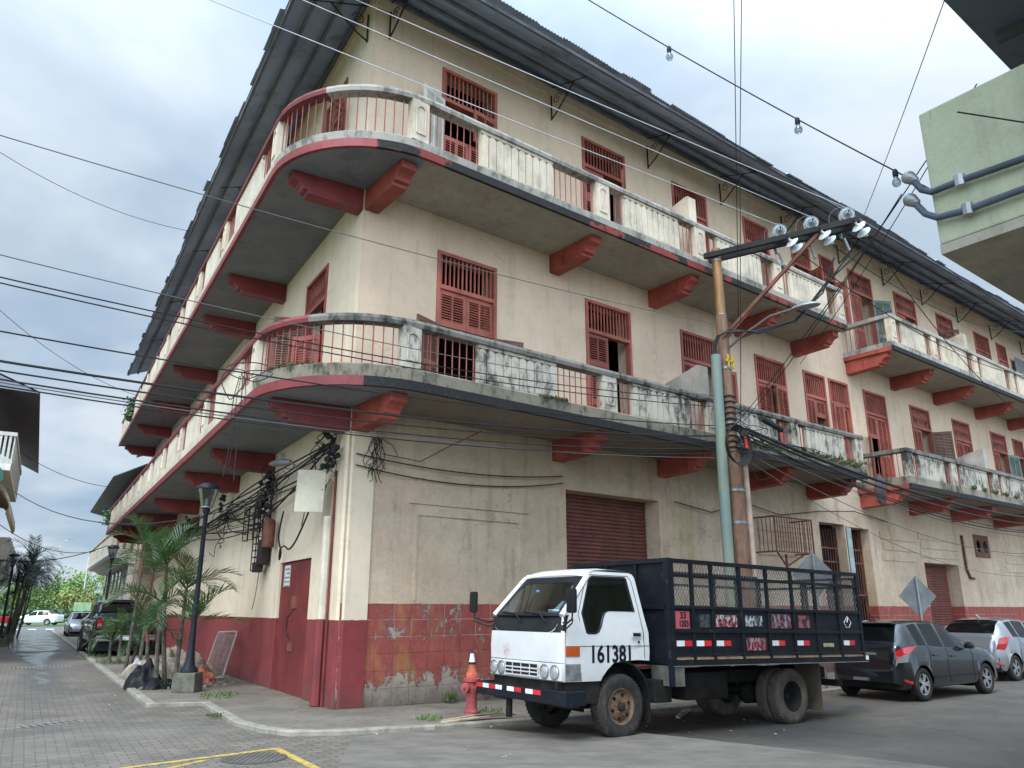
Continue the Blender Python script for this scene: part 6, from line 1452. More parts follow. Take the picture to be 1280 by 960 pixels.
# wiring clutter on the side wall
b = MB(); rnd = random.Random(21)
def smooth_path(pts, k=4):
    pts = [V(p) for p in pts]; out_ = []
    for i in range(len(pts)-1):
        p0, p1, p2, p3 = pts[max(i-1,0)], pts[i], pts[i+1], pts[min(i+2,len(pts)-1)]
        for j in range(k):
            t = j/k; out_.append(0.5*((2*p1)+(p2-p0)*t+(2*p0-5*p1+4*p2-p3)*t*t+(3*p1-p0-3*p2+p3)*t*t*t))
    return out_+[pts[-1]]
def wallcurve(pts, r): b.tube(smooth_path([WL(*p) for p in pts]) if len(pts) < 12 else [WL(*p) for p in pts], r, 5)
for k in range(30):
    s0, z0 = rnd.choice([(0.7,4.4),(4.7,4.4),(9.5,4.2),(16,4.3),(4.7,3.6)]); s1, z1 = rnd.choice([(4.7,4.3),(9.5,4.2),(16,4.3),(24,4.2),(5.5,3.8)])
    if abs(s0-s1) < 1: s1 = s0+rnd.uniform(1,4)
    sg = rnd.uniform(0.05,0.45); n = 12; zz0 = z0+rnd.uniform(-0.25,0.2); zz1 = z1+rnd.uniform(-0.3,0.2); o_ = rnd.uniform(0.08,0.45)
    wallcurve([(s0+(s1-s0)*t/n, 0.08+o_*math.sin(math.pi*t/n), zz0+(zz1-zz0)*t/n-sg*4*(t/n)*(1-t/n)) for t in range(n+1)], rnd.uniform(0.008,0.02))
for k in range(26):
    s0 = rnd.choice([0.4,0.5,0.9,4.6,5.2,9.4,3.2])+rnd.uniform(-0.3,0.4); z0 = rnd.uniform(3.7,4.9); pts = [(s0,0.1,z0)]
    for q_ in range(6): pts.append((pts[-1][0]+rnd.uniform(-0.22,0.25), 0.08+rnd.uniform(0,0.25), pts[-1][2]-rnd.uniform(-0.12,0.28)))
    wallcurve(pts, rnd.uniform(0.007,0.014))
wallcurve([(0.9,0.2,3.95),(1.2,0.3,3.3),(1.7,0.3,2.95),(2.2,0.25,2.8),(2.7,0.2,2.75),(3.2,0.15,2.85),(3.5,0.15,2.8),(3.7,0.1,2.6),(3.6,0.1,2.75),(3.9,0.1,3.1),(3.6,0.12,3.6)], 0.018)
wallcurve([(0.9,0.2,4.0),(1.3,0.3,3.5),(1.5,0.3,3.2),(1.9,0.2,3.15)], 0.01)
wallcurve([(5.2,0.1,3.0),(5.3,0.12,2.3),(5.5,0.1,1.9),(5.6,0.12,1.6)], 0.008)
b.build('wiring', M['cable'], bld, smooth=True, origin=BO)
rnd = random.Random(4)
for (s0, z0, n_) in ((0.35,4.5,26),(4.75,4.25,22),(9.5,4.2,14),(15.8,4.3,10),(24,4.3,8)):
    b = MB()
    for k in range(n_):
        p = WL(s0+rnd.uniform(-0.25,0.25), 0.12+rnd.uniform(0,0.2), z0+rnd.uniform(-0.45,0.4)); b.lathe([(0.02,-0.04),(0.045,-0.02),(0.05,0.03),(0.02,0.05)], p, V((rnd.uniform(-1,1),rnd.uniform(-1,1),rnd.uniform(-1,1))), 8)
    b.build('cable_clamps', M['cable'], bld, smooth=True, origin=BO)
b = MB()   # blackened wiring on the front beside the corner and stray lines along the front wall
for k in range(11):
    pts = [(0.50+rnd.uniform(-0.1,0.1),0.06,4.6)]
    for q_ in range(5): pts.append((pts[-1][0]+rnd.uniform(-0.12,0.14), 0.06+rnd.uniform(0,0.1), pts[-1][2]-rnd.uniform(0.02,0.25)))
    b.tube(smooth_path([WR(*p) for p in pts]), 0.007, 5)
for z0, z1, sg in ((4.25,4.35,0.15),(4.05,4.2,0.2)): b.tube([WR(0.1+4.9*t/16, 0.08, z0+(z1-z0)*t/16-sg*4*(t/16)*(1-t/16)) for t in range(17)], 0.012, 5)
b.tube([WR(0.6,0.1,4.3),WR(1.4,0.12,4.25),WR(2.0,0.15,4.6),WR(2.6,0.4,4.95)], 0.009, 5)
b.tube([WR(8.6,0.1,4.1),WR(10,0.1,3.95),WR(11.5,0.1,4.3),WR(13,0.1,4.1),WR(15,0.1,4.35),WR(17,0.1,4.5),WR(19,0.1,4.3)], 0.014, 5)
b.build('wiring', M['cable'], bld, smooth=True, origin=BO)
lampc = cobra(bld, WL(1.9,0.5,4.35), (DL*0.9+NL*0.4), BO, 'wall_lamp'); b = MB(); b.tube([WL(1.95,0.1,4.1),WL(1.9,0.55,4.38)],0.02,6); b.box(2.15,2.25,0.55,0.65,4.42,4.55,WL); b.build('lamp_arm', M['galv'], lampc, origin=BO)

# ================================================================ RIGHT-HAND GREEN BUILDING
GA = V((3.64,6.01,4.5)); gd = V((4.15-3.64,5.32-6.01,0)).normalized()
grn = root('green_building', V((GA.x,GA.y,0)), 'pale green building on the right with balcony parapet, conduits and dark canopy', 'building')
GO = V((GA.x,GA.y,0)); GB = GA+gd*4.5
gmat = plaster('green plaster', (0.47,0.49,0.34), (0.40,0.43,0.305), (0.16,0.17,0.13), 0.28, streak=0.45)
def gp(t, s, z): return V((GA.x,GA.y,0))+gd*t+DR*s+V((0,0,z))     # t towards camera side, s along the street
b = MB(); b.box(0.0,4.5,-0.0,0.12,4.58,5.86,gp); b.box(0.0,0.12,0.12,9.0,4.58,5.86,gp); b.build('parapet', gmat, grn, origin=GO, bevel=0.02)
b = MB(); b.box(0.0,4.5,0.0,9.0,4.49,4.575,gp); b.build('slab', M['soffit_R'], grn, origin=GO)
b = MB(); b.box(0.55,4.5,0.35,9,4.36,4.487,gp); b.build('beam', M['soffit_R'], grn, origin=GO, bevel=0.02)
b = MB(); b.box(0.75,1.0,0.55,0.95,4.26,4.36,gp); b.build('soffit_fitting', M['dark'], grn, origin=GO)
b = MB(); b.box(1.9,5.0,1.2,9.5,-0.3,8.2,gp); b.build('wall', gmat, grn, origin=GO)
b = MB(); b.box(0.12,4.6,-2.9,9.5,8.0,8.12,lambda t,s,z: WR(0.3+s,9.84+t-0.12,z)); b.build('canopy', zinc('canopy sheet',(0.16,0.20,0.26),(0.05,0.05,0.055),0.5), grn, origin=GO)
b = MB()
for k in range(9): b.box(0.14,4.6,-2.6+k*1.3,-2.5+k*1.3,7.9,7.998,lambda t,s,z: WR(0.3+s,9.84+t,z))
b.build('canopy_joist', M['timber'], grn, origin=GO)
b = MB(); fo_ = lambda t,z: gp(t,-0.07,z)
heads = []
b = MB(); b.tube([gp(1.05,-0.02,5.9),gp(1.0,-0.03,5.3),gp(1.02,-0.03,4.55)],0.008,5); b.tube([gp(0.4,-0.25,5.55),gp(0.8,-0.08,5.3),gp(1.3,-0.05,5.1),gp(2.2,-0.05,4.95)],0.007,5); b.tube([gp(1.02,-0.03,4.55),gp(1.9,0.6,4.2),gp(3.5,1.5,3.9)],0.008,5); b.build('loose_cable', M['cable'], grn, origin=GO)
def cond(y1, y0, t_end):
    # conduit running along the parapet, bending outwards to a weather head
    A = at(1280, y1, 5.3); A = gp(2.2,-0.09,0); return
conz = []
for (q0, q1, q2, qh) in (((1280,198),(1200,226),(1165,240),(1138,222)), ((1280,236),(1210,262),(1172,272),(1140,250))):
    n_ = V((gd.y,-gd.x,0)); n_ = n_ if n_.dot(-V((GA.x,GA.y,0))) > 0 else -n_
    def onp(q, off=0.07):
        r = ray(*q); base = V((GA.x,GA.y,0))+n_*off; t = ((base-V((0,0,H))).dot(n_))/r.dot(n_); return V((0,0,H))+r*t
    p0_, p1_, p2_, ph = onp(q0), onp(q1), onp(q2), onp(qh, 0.02)
    p0_ = p0_+(p0_-p1_)*1.5
    b = MB(); mid_ = (p2_+ph)/2+V((0,0,-0.05)); b.tube([p0_, p1_, p1_.lerp(p2_,0.6), p2_, mid_, ph.lerp(mid_,0.3), ph], 0.029, 10); b.build('conduit', simple('blue grey conduit',(0.055,0.07,0.095),0.55), grn, smooth=True, origin=GO)
    hd_ = (ph-mid_).normalized(); dwn = (hd_-gd*1.0).normalized(); b = MB(); b.lathe([(0.036,-0.04),(0.050,0.0),(0.060,0.03),(0.056,0.06),(0.035,0.085),(0.0,0.095)], ph-hd_*0.03, V((-0.35,0,0.6))-gd*0.3, 14); b.build('weather_head', M['galv'], grn, smooth=True, origin=GO)
    b = MB(); b.tube([p1_+V((0,0,-0.05)), p1_+V((0,0,0.05))], 0.045, 8); b.build('pipe_clip', M['galv'], grn, origin=GO)

# ================================================================ FAR WHITE BUILDING IN THE SIDE STREET
wb = root('white_corner_building', WL(33,0,0), 'white two storey building with rounded balcony and arched windows down the side street', 'building'); WO = WL(33,0,0)
cream = plaster('cream far wall', (0.52,0.47,0.36), (0.46,0.41,0.32), (0.2,0.17,0.13), 0.3, streak=0.4)
cor = [WL(32.2,0,0), WL(50,0,0), WL(53,-1.2,0), WL(54.5,-4,0), WL(54.5,-16,0), WL(32.2,-16,0)]
b = MB(); b.prism([V((p.x,p.y,-0.3)) for p in cor], (0,0,9.0)); b.build('wall', cream, wb, origin=WO)
def ring_(o): return [WL(32.4,o,0), WL(50+o*0.45,o,0), WL(53+o*0.75,-1.2+o*0.75,0), WL(54.5+o,-4+o*0.3,0), WL(54.5+o,-12,0)]
def sweep(mb, prof):
    rows = [[V((p.x,p.y,z)) for p in ring_(o)] for o, z in prof]; n = len(rows[0]); k = len(rows)
    mb.add([rows[j][i] for i in range(n) for j in range(k)], [(i*k+j,(i+1)*k+j,(i+1)*k+(j+1)%k,i*k+(j+1)%k) for i in range(n-1) for j in range(k)]+[tuple(range(k)), tuple((n-1)*k+j for j in range(k))])
b = MB(); sweep(b, [(0,3.9),(0.5,3.95),(0.7,4.15),(1.1,4.2),(1.2,4.35),(1.2,4.6),(0,4.6)]); b.build('balcony_slab', M['white_paint'], wb, origin=WO)
b = MB(); sweep(b, [(1.08,4.6),(1.18,4.6),(1.18,5.45),(1.08,5.45)]); sweep(b, [(1.05,5.45),(1.24,5.45),(1.24,5.55),(1.05,5.55)]); b.build('balustrade', M['rail_L'], wb, origin=WO)
b = MB(); sweep(b, [(0.0,9.1),(1.5,8.3),(1.55,8.33),(0.0,9.16)]); rp_ = ring_(0.0); apx = WL(44,-8,12)
b.add([V((p.x,p.y,9.13)) for p in rp_]+[apx, WL(36,-8,12)], [(1,2,5),(2,3,5),(3,4,5),(0,1,5,6)]); b.build('roof', M['zinc_dark'], wb, origin=WO, recalc=False)
for k, s in enumerate((36.5,38.6,40.7,43.2,46.5,49)):
    b = MB(); pts = [(s,2.6),(s+1.0,2.6),(s+1.0,3.4)]+[(s+0.5+0.5*math.cos(t),3.4+0.5*math.sin(t)) for t in (0.5,1.05,1.57,2.1,2.64)]+[(s,3.4)]
    b.prism([WL(a_,0.01,z) for a_,z in pts], NL*0.03); b.build('arched_window', M['tint'], wb, origin=WO)
for s, w_, mt in ((32.5,0.6,M['white_paint']),(34.9,0.5,M['white_paint'])):
    b = MB(); b.box(s,s+w_,0.0,0.25,-0.1,4.0,WL); b.build('pilaster', mt, wb, origin=WO, bevel=0.03)
b = MB()
for s in (34.2,38.5,43,47.5): b.box(s,s+1.1,0.0,0.05,4.6,7.4,WL)
b.build('balcony_doors', M['red_old'], wb, origin=WO)
# small dark roof between the two houses
b = MB(); b.prism([WL(31.1,0.5,9.6),WL(33.6,0.5,9.6),WL(33.4,-2,10.6),WL(31.1,-2,10.6)], (0,0,0.12)); b.build('link_roof', M['zinc_dark'], wb, origin=WO)

# ================================================================ LEFT-HAND HOUSES (their balconies edge into the frame)
E0, E1 = ground(50,492,8.3), ground(48,592,8.3)
d_l = (E1-E0); d_l.z = 0; LEN = d_l.length; d_l.normalize(); n_l = V((-d_l.y, d_l.x, 0))   # n_l points away from the street (left)
if n_l.x > 0: n_l = -n_l
lo_ = V((E0.x,E0.y,0))
lb1 = root('orange_house', lo_, 'orange brown house at the left edge with white balcony and dark eave', 'building')
def lp(s, o, z): return lo_+d_l*s+n_l*o+V((0,0,z))
b = MB(); b.box(0.5,LEN-0.5,1.9,9,-0.3,8.9,lp); b.build('wall', simple('orange plaster',(0.36,0.19,0.10),0.85,var=0.2,scale=0.5,dirt=(0.15,0.09,0.06)), lb1, origin=lo_)
b = MB()
def lroof(s0, s1): b.add([lp(s0,0,8.3),lp(s1,0,8.3),lp(s1,5.5,10.9),lp(s0+2.0,5.5,10.9),lp(s0,9,8.6),lp(s0,0,8.36),lp(s1,0,8.36),lp(s1,5.5,10.96),lp(s0+2.0,5.5,10.96)], [(0,1,2,3),(5,6,7,8),(0,3,4),(0,1,6,5)])
lroof(0, LEN); b.build('roof', zinc('rusty roof',(0.11,0.12,0.15),(0.2,0.09,0.07),0.35), lb1, origin=lo_, recalc=False)
b = MB(); b.box(0.3,9,0.45,1.9,5.8,6.0,lp); b.build('balcony_slab', M['white_paint'], lb1, origin=lo_)
b = MB(); b.box(0.3,9,0.42,0.52,6.9,7.02,lp); b.box(0.3,9,0.44,0.50,6.0,6.1,lp); b.box(0.3,0.4,0.52,1.9,6.9,7.02,lp)
for k in range(48): b.box(0.35+k*0.18,0.43+k*0.18,0.45,0.49,6.1,6.9,lp)
for k in range(10): b.box(0.32,0.36,0.55+k*0.13,0.62+k*0.13,6.0,6.9,lp)
b.build('balcony_railing', M['white_paint'], lb1, origin=lo_)
# fabric canopy bellying under the balcony
b = MB(); rows = []
nS = 40
for i in range(nS+1):
    s = 0.4+8.4*i/nS; sc = 0.16*abs(math.sin(i*math.pi/5)); rows.append([lp(s, 0.30+o*0.25, z-sc*(1 if 0 < j < 6 else 0.2)) for j,(o,z) in enumerate(((6,5.75),(4,5.7),(2,5.6),(1,5.35),(0.2,5.0),(0.0,4.7),(0.3,4.5)))])
b.add([p for r_ in rows for p in r_], [(i*7+j,(i+1)*7+j,(i+1)*7+j+1,i*7+j+1) for i in range(nS) for j in range(6)]); b.build('fabric_canopy', simple('beige canvas',(0.55,0.48,0.38),0.9,var=0.15,scale=1), lb1, smooth=True, origin=lo_, recalc=False)
b = MB(); b.lathe([(0.0,-0.03),(0.42,-0.03),(0.42,0.03),(0.0,0.03)], lp(0.2,1.0,5.55), (-d_l), 28); sgn_ = b.build('round_sign', simple('deep green sign',(0.01,0.10,0.075),0.5), lb1, smooth=True, origin=lo_)
b = MB(); b.bar(lp(0.16,0.8,5.6),lp(0.16,1.1,5.68),0.06,0.05); b.build('sign_mark', M['refl_white'], sgn_, origin=lo_)
lo2 = lp(LEN+1.5, 0.3, 0); lb2 = root('draped_house', lo2, 'white house at the left edge with cloth draped over its low balcony', 'building')
def lq(s, o, z): return lo2+d_l*s+n_l*o+V((0,0,z))
b = MB(); b.box(0,14,1.9,8,-0.3,7.6,lq); b.build('wall', M['white_paint'], lb2, origin=lo2)
b = MB(); b.box(0,14,0.6,1.9,4.0,4.2,lq); b.box(0,14,0.55,0.68,5.0,5.15,lq); b.box(-0.1,0.0,0.55,1.9,4.0,5.15,lq)
for k in range(50): b.box(0.1+k*0.28,0.2+k*0.28,0.58,0.65,4.2,5.0,lq)
b.build('balcony', M['white_paint'], lb2, origin=lo2)
b = MB(); rows = []
for i in range(61):
    s = 14*i/60; f = 0.12*math.sin(i*1.9)+0.08*math.sin(i*0.7); rows.append([lq(s, 0.5+f*(0.3+j*0.15)+0.05*j, 5.2-j*0.42+(0.1*math.sin(i*0.6) if j > 3 else 0)) for j in range(6)])
b.add([p for r_ in rows for p in r_], [(i*6+j,(i+1)*6+j,(i+1)*6+j+1,i*6+j+1) for i in range(60) for j in range(5)]); b.build('draped_cloth', simple('greyed cloth',(0.42,0.40,0.37),0.9,var=0.35,scale=3), lb2, smooth=True, origin=lo2, recalc=False)

# ================================================================ STREET LAMPS
def lamp(p, label, h=4.1):
    r = root('street_lamp', p, label, 'street lamp', 'lantern lamps along the side street')
    b = MB(); b.box(-0.23,0.23,-0.23,0.23,0,0.36,lambda x,y,z: V((x*(1-0.2*z),y*(1-0.2*z),z))); b.build('footing', simple('mossy footing',(0.12,0.12,0.09),0.95,var=0.3,scale=6), r, bevel=0.02)
    b = MB(); b.lathe([(0.17,0.36),(0.17,0.42),(0.11,0.48),(0.085,0.62),(0.065,0.9),(0.052,1.4),(0.045,h-0.62),(0.075,h-0.58),(0.075,h-0.52),(0.05,h-0.50)], n=16); b.build('post', M['black_iron'], r, smooth=True, sharp=50)
    b = MB(); b.lathe([(0.10,h-0.50),(0.12,h-0.47),(0.20,h-0.14),(0.215,h-0.10)], n=20, caps=False); b.build('lantern_glass', M['lamp_glass'], r, smooth=True)
    b = MB(); b.lathe([(0.07,h-0.50),(0.12,h-0.49),(0.12,h-0.465),(0.05,h-0.46),(0.045,h-0.3),(0.0,h-0.28)], n=16); b.build('lamp_base', M['galv'], r, smooth=True)
    b = MB(); b.lathe([(0.21,h-0.11),(0.235,h-0.10),(0.235,h-0.08),(0.20,h-0.03),(0.12,h+0.02),(0.0,h+0.035)], n=24); b.build('lantern_cap', M['black_iron'], r, smooth=True, sharp=50)
    return r
l1 = lamp(WL(4.28,1.55,SW), 'black lantern lamp post standing by the red trunked palms')
p2 = WL(23.5,1.75,SW); l2 = dup(l1); l2.location = p2; l2['label'] = 'second lantern lamp post farther back, behind the black pickup'
for p, lb in ((WL(30.6,5.3,0),'lamp post at the far left edge nearest the camera'),(WL(36,5.1,0),'lamp post on the far left between the dark palms')):
    l = dup(l1); l.location = p; l['label'] = lb

# ================================================================ PLANTS
def frond(b, base, dirv, L, droop, n=18, leafL=0.5, w=0.046, rnd=random, lift=0.9):
    p = V(base); d = V(dirv).normalized(); d = (d+V((0,0,lift))).normalized(); pts = [p.copy()]; step = L/n
    for k in range(n): d = (d-V((0,0,droop*step*(0.6+k/n)))).normalized(); p = p+d*step; pts.append(p.copy())
    b.tube(pts, [0.014*(1-0.8*k/n) for k in range(n+1)], 4, caps=False)
    for k in range(2, n+1):
        t = (pts[k]-pts[k-1]).normalized(); sd_ = t.cross(V((0,0,1))); sd_ = sd_.normalized() if sd_.length > 0.05 else V((1,0,0)); u = sd_.cross(t)
        ll = leafL*(math.sin(math.pi*(0.12+0.83*k/n))**0.6)
        for s_ in (1,-1):
            for _ in range(1):
                q = pts[k]-t*step*rnd.random()*0.5; dv = (sd_*s_*0.72+t*(0.75+0.5*k/n)+u*rnd.uniform(0.15,0.45)).normalized(); e1 = q+dv*ll*0.5; e2 = q+dv*ll+V((0,0,-ll*0.10)); wv = t*w*0.5
                b.add([q-wv*0.5, q+wv*0.5, e1+wv, e1-wv, e2], [(0,1,2,3),(3,2,4)])
leafp = NT('palm leaf'); nn_ = leafp.noise(1.6, 4, 0.6); leafp.col(leafp.mix(leafp.step(nn_,0.3,0.7),(0.022,0.058,0.022),(0.065,0.125,0.038))); leafp.rough(0.45)
tr_ = leafp.n('ShaderNodeBsdfTranslucent'); tr_.inputs[0].default_value=(0.08,0.16,0.03,1); mx_ = leafp.n('ShaderNodeMixShader'); mx_.inputs[0].default_value=0.25; leafp.l(leafp.b.outputs[0],mx_.inputs[1]); leafp.l(tr_.outputs[0],mx_.inputs[2]); leafp.l(mx_.outputs[0],leafp.out.inputs[0])
yleaf = simple('yellowing leaf',(0.13,0.12,0.04),0.6,var=0.4,scale=3); dleaf = simple('dark palm leaf',(0.018,0.038,0.026),0.5,var=0.4,scale=2)
trunk_m = simple('palm stem',(0.09,0.085,0.065),0.8,var=0.4,scale=7); crown_m = simple('crownshaft red',(0.13,0.028,0.02),0.5,var=0.35,scale=4)
def palm(p, stems, label, seed, leafm=leafp.mat, nf=8, L=1.35, group='palms on the side street pavement', red=True, leafL=0.42):
    rnd = random.Random(seed); r = root('palm_tree', p, label, 'palm', group); yls = []
    for (dx, dy, h, lx, ly) in stems:
        tk = MB(); base = V((dx,dy,0)); top_ = V((dx+lx,dy+ly,h)); mid = base.lerp(top_,0.5)+V((lx*0.15,ly*0.1,0)); cs = base.lerp(top_,0.72)
        tk.tube([base, mid, cs], [0.055,0.042,0.036], 8); tk.build('trunk', trunk_m, r, smooth=True)
        rc = MB(); rc.tube([cs, cs.lerp(top_,0.6), top_], [0.042,0.036,0.02], 8); rc.build('crownshaft', crown_m if red else trunk_m, r, smooth=True)
        a0_ = rnd.uniform(0,6.28); lv = MB()
        for k in range(nf):
            a_ = a0_+2*math.pi*k/nf+rnd.uniform(-0.3,0.3); up = rnd.choice([0.35,0.8,1.3,2.0,2.8])
            tgt = lv
            if rnd.random() < 0.08: tgt = MB(); yls.append(tgt)
            frond(tgt, top_-V((0,0,0.05*k*0.3)), V((math.cos(a_),math.sin(a_),0)), L*rnd.uniform(0.8,1.15), rnd.uniform(0.8,1.9), rnd=rnd, lift=up, leafL=leafL)
        lv.build('crown', leafm, r, recalc=False)
    for yl in yls: yl.build('yellowed_frond', yleaf, r, recalc=False)
    return r
PM = WL(5.55,1.85,SW)
fx = lambda s,o: (WL(s,o,0)-WL(5.55,1.85,0))
stems = []
for (s_, o_, h, ls, lo3) in ((5.35,1.98,1.75,-0.05,0.1),(5.75,1.75,2.55,0.1,0.25),(5.0,1.55,1.35,-0.15,-0.1),(6.0,1.95,1.2,0.25,0.25),(5.5,1.6,2.05,0.1,-0.05)):
    q = fx(s_,o_); l_ = DL*ls+NL*lo3; stems.append((q.x,q.y,h,l_.x,l_.y))
palm(PM, stems, 'clump of red stemmed palms beside the lantern lamp and tarp heap', 3, nf=7, L=1.05, leafL=0.52)
stems = [(0,0,3.3,0.1,0.0),(0.2,0.3,2.6,0.0,0.2)]
palm(WL(11.0,2.0,SW), stems, 'taller palm behind the red stemmed clump, against the side wall', 8, nf=8, L=1.3, leafL=0.55)
palm(WL(14.2,1.9,SW), [(0,0,0.9,0.0,0.0),(0.3,0.2,0.6,0.1,0.1),(-0.3,0.1,0.7,-0.1,0.1)], 'low bushy young palm at the tail of the black pickup', 12, nf=9, L=0.95, red=False, leafL=0.3)
for (s_, o_, h, lb, sd3) in ((33,5.0,3.9,'dark palm at the left edge with three thin stems',31),(38,4.9,4.1,'dark palm farther back on the left leaning over the street',37),(43,4.7,3.7,'dark palm last of the row on the left pavement',41)):
    q1 = DL*0.5; palm(WL(s_,o_,0), [(0,0,h,0.35,0.25),(q1.x,q1.y,h-0.6,0.2,0.1),(-0.4,0.2,h-1.1,0.3,0.0)], lb, sd3, leafm=dleaf, nf=9, L=1.9, red=False, leafL=0.6, group='dark palms on the left pavement')
def tree(p, h, rad, label, seed, mat, n=2600, name='broadleaf_tree', group='trees beyond the cross street', leaf=0.5):
    rnd = random.Random(seed); r = root(name, p, label, 'tree', group); b = MB(); b.tube([V((0,0,-0.2)),V((0.1,0,h*0.3)),V((0,0.1,h*0.6))],[0.3,0.22,0.12],8)
    cl = [(V((rnd.gauss(0,rad*0.45), rnd.gauss(0,rad*0.45), h*0.42+rnd.random()*h*0.52)), rad*rnd.uniform(0.25,0.45)) for _ in range(20)]
    for c_, r0 in cl[:8]: b.tube([V((0,0,h*0.35)), c_],[0.12,0.03],5)
    b.build('trunk', trunk_m, r); b = MB()
    for _ in range(n):
        c_, r0 = rnd.choice(cl); v = V((rnd.gauss(0,1),rnd.gauss(0,1),rnd.gauss(0,0.8))); v = v.normalized()*r0*rnd.uniform(0.55,1.08); q = c_+v
        t = V((rnd.gauss(0,1),rnd.gauss(0,1),rnd.gauss(0,1))).normalized(); u = t.orthogonal().normalized(); s_ = leaf*rnd.uniform(0.5,1.1)
        b.add([q-t*s_*0.5, q+u*s_*0.3, q+t*s_*0.5, q-u*s_*0.3], [(0,1,2,3)])
    b.build('crown', mat, r, recalc=False); return r
tl1 = simple('bright tree leaf',(0.15,0.24,0.05),0.6,var=0.45,scale=0.4); tl2 = simple('deep tree leaf',(0.05,0.095,0.03),0.6,var=0.45,scale=0.4); tl3 = simple('yellow green leaf',(0.19,0.21,0.05),0.6,var=0.35,scale=0.5)
def tp(px, s):   # ground point on the pixel column px at distance Y=s
    p = at(px, 771, s); p.z = 0.05; return p
for i,(px, Y, h, rad, lb, mt) in enumerate(((88,128,11.0,5.5,'tall bright green tree left of the white building',tl1),(96,112,6.0,3.8,'low yellow green tree in front of the tall bright one',tl3),(58,150,9,5.0,'deep green tree in the middle of the park',tl2),(30,140,9,6,'deep green tree behind the left palms',tl2),(5,125,9.5,6,'bright green tree at the left edge',tl1),(74,170,8,5,'deep green tree between the bright ones',tl2),(45,190,9,6,'bright far tree over the white sedan',tl1),(118,150,7,4,'deep green tree low behind the white building',tl2))):
    tree(tp(px, Y), h*(0.66 if i < 2 else 0.52), rad*0.8, lb, 60+i, mt)
o = None
b = MB(); rnd = random.Random(2)
for _ in range(16000):
    t = rnd.uniform(-60,90); q = WL(104+rnd.uniform(0,3), t, 0.05+rnd.uniform(0,1.5)); u = V((rnd.gauss(0,1),rnd.gauss(0,1),rnd.gauss(0,1))).normalized(); w_ = u.orthogonal().normalized()*0.3; b.add([q-u*0.35,q+w_,q+u*0.35,q-w_],[(0,1,2,3)])
tag(b.build('hedge', tl2, recalc=False), 'long clipped hedge across the park', 'hedge', kind='stuff')
b = MB(); rnd = random.Random(77)
for _ in range(14000):
    px = rnd.uniform(-260,150); Y = rnd.uniform(215,240); q = tp(px, Y); q.z = rnd.uniform(0,1)**0.7*(5+1.5*math.sin(px*0.09)+0.9*math.sin(px*0.23)); u = V((rnd.gauss(0,1),rnd.gauss(0,1),rnd.gauss(0,1))).normalized()*1.1; w_ = u.orthogonal()*0.7; b.add([q-u,q+w_,q+u,q-w_],[(0,1,2,3)])
tag(b.build('far_wood', tl2, recalc=False), 'far line of trees closing the view', 'wood', kind='stuff')
# weeds by the lamp, kerb and hydrant
w_sp = [(WL(2.9,1.25,SW),0.35,0.06),(WL(3.4,1.1,SW),0.35,0.07),(WL(0.3,1.75,0.03),0.16,0.05),(WR(1.9,1.75,SW),0.3,0.05),(WR(2.2,0.12,SW),0.08,0.16),(WL(5.3,1.9,SW),0.25,0.14),(WL(18,2.35,0.03),0.5,0.16),(WR(0.6,1.9,SW),0.2,0.06),(WL(14.5,1.9,SW),0.6,0.12)]
tufts('weeds', w_sp, M['grass'], None, blade=0.035, n=90, origin=P0)['label'] = 'tufts of weeds along the kerbs'
bpy.data.objects['weeds'].location = P0; bpy.data.objects['weeds']['category'] = 'weeds'
def shrub(p, h, label, seed, parent=None, n=260, r0=0.25):
    rnd = random.Random(seed); b = MB()
    for _ in range(n):
        q = V((rnd.gauss(0,r0*0.6),rnd.gauss(0,r0*0.6),rnd.random()*h)); u = V((rnd.gauss(0,1),rnd.gauss(0,1),rnd.gauss(0,0.6))).normalized()*0.06; w_ = u.orthogonal()*0.6; b.add([p+q-u,p+q+w_,p+q+u,p+q-w_],[(0,1,2,3)])
    return b.build('balcony_plant', M['leaf'], parent, origin=BO, recalc=False)
shrub(WL(24.5,1.66,9.7), 1.0, '', 4, bld, 500, 0.30); shrub(WL(29.3,1.66,5.5), 0.7, '', 5, bld, 260, 0.25)

# ================================================================ STREET OBJECTS
hy = root('fire_hydrant', WR(1.66,1.5,SW-0.03), 'weathered red hydrant on the pavement beside the truck bumper', 'hydrant')
hm = simple('hydrant red',(0.36,0.065,0.065),0.65,var=0.3,scale=8,dirt=(0.22,0.10,0.09),dirt_amt=0.6,bump=0.3)
b = MB(); b.lathe([(0.13,0.0),(0.13,0.03),(0.095,0.045),(0.09,0.08),(0.09,0.30),(0.10,0.33),(0.105,0.42),(0.10,0.46),(0.14,0.475),(0.14,0.515),(0.10,0.53)], n=24); b.build('barrel', hm, hy, smooth=True, sharp=40)
b = MB(); b.lathe([(0.10,0.53),(0.10,0.58),(0.075,0.63),(0.05,0.645),(0.0,0.65)], n=20); b.build('bonnet', simple('bonnet red',(0.40,0.08,0.04),0.6,var=0.4,scale=10), hy, smooth=True, sharp=40)
for ax, r1, L in ((-DR+NR*0.2,0.06,0.17),(DR,0.06,0.16),(NR+DR*0.5,0.075,0.17)):
    b = MB(); b.lathe([(r1*0.8,0.04),(r1*0.8,L-0.05),(r1*1.25,L-0.05),(r1*1.25,L),(r1*0.5,L+0.005),(r1*0.4,L+0.035),(0,L+0.04)], V((0,0,0.385)), ax, 14); b.build('nozzle', hm, hy, smooth=True, sharp=40)
cn = root('traffic_cone', WR(1.66,1.5,SW-0.03+0.615), 'small worn cone with white tip stuck on top of the hydrant', 'traffic cone')
b = MB(); b.lathe([(0.085,0.0),(0.075,0.02),(0.055,0.12)], n=18); b.build('cone_body', simple('faded orange',(0.42,0.09,0.04),0.6,var=0.3,scale=12), cn, smooth=True)
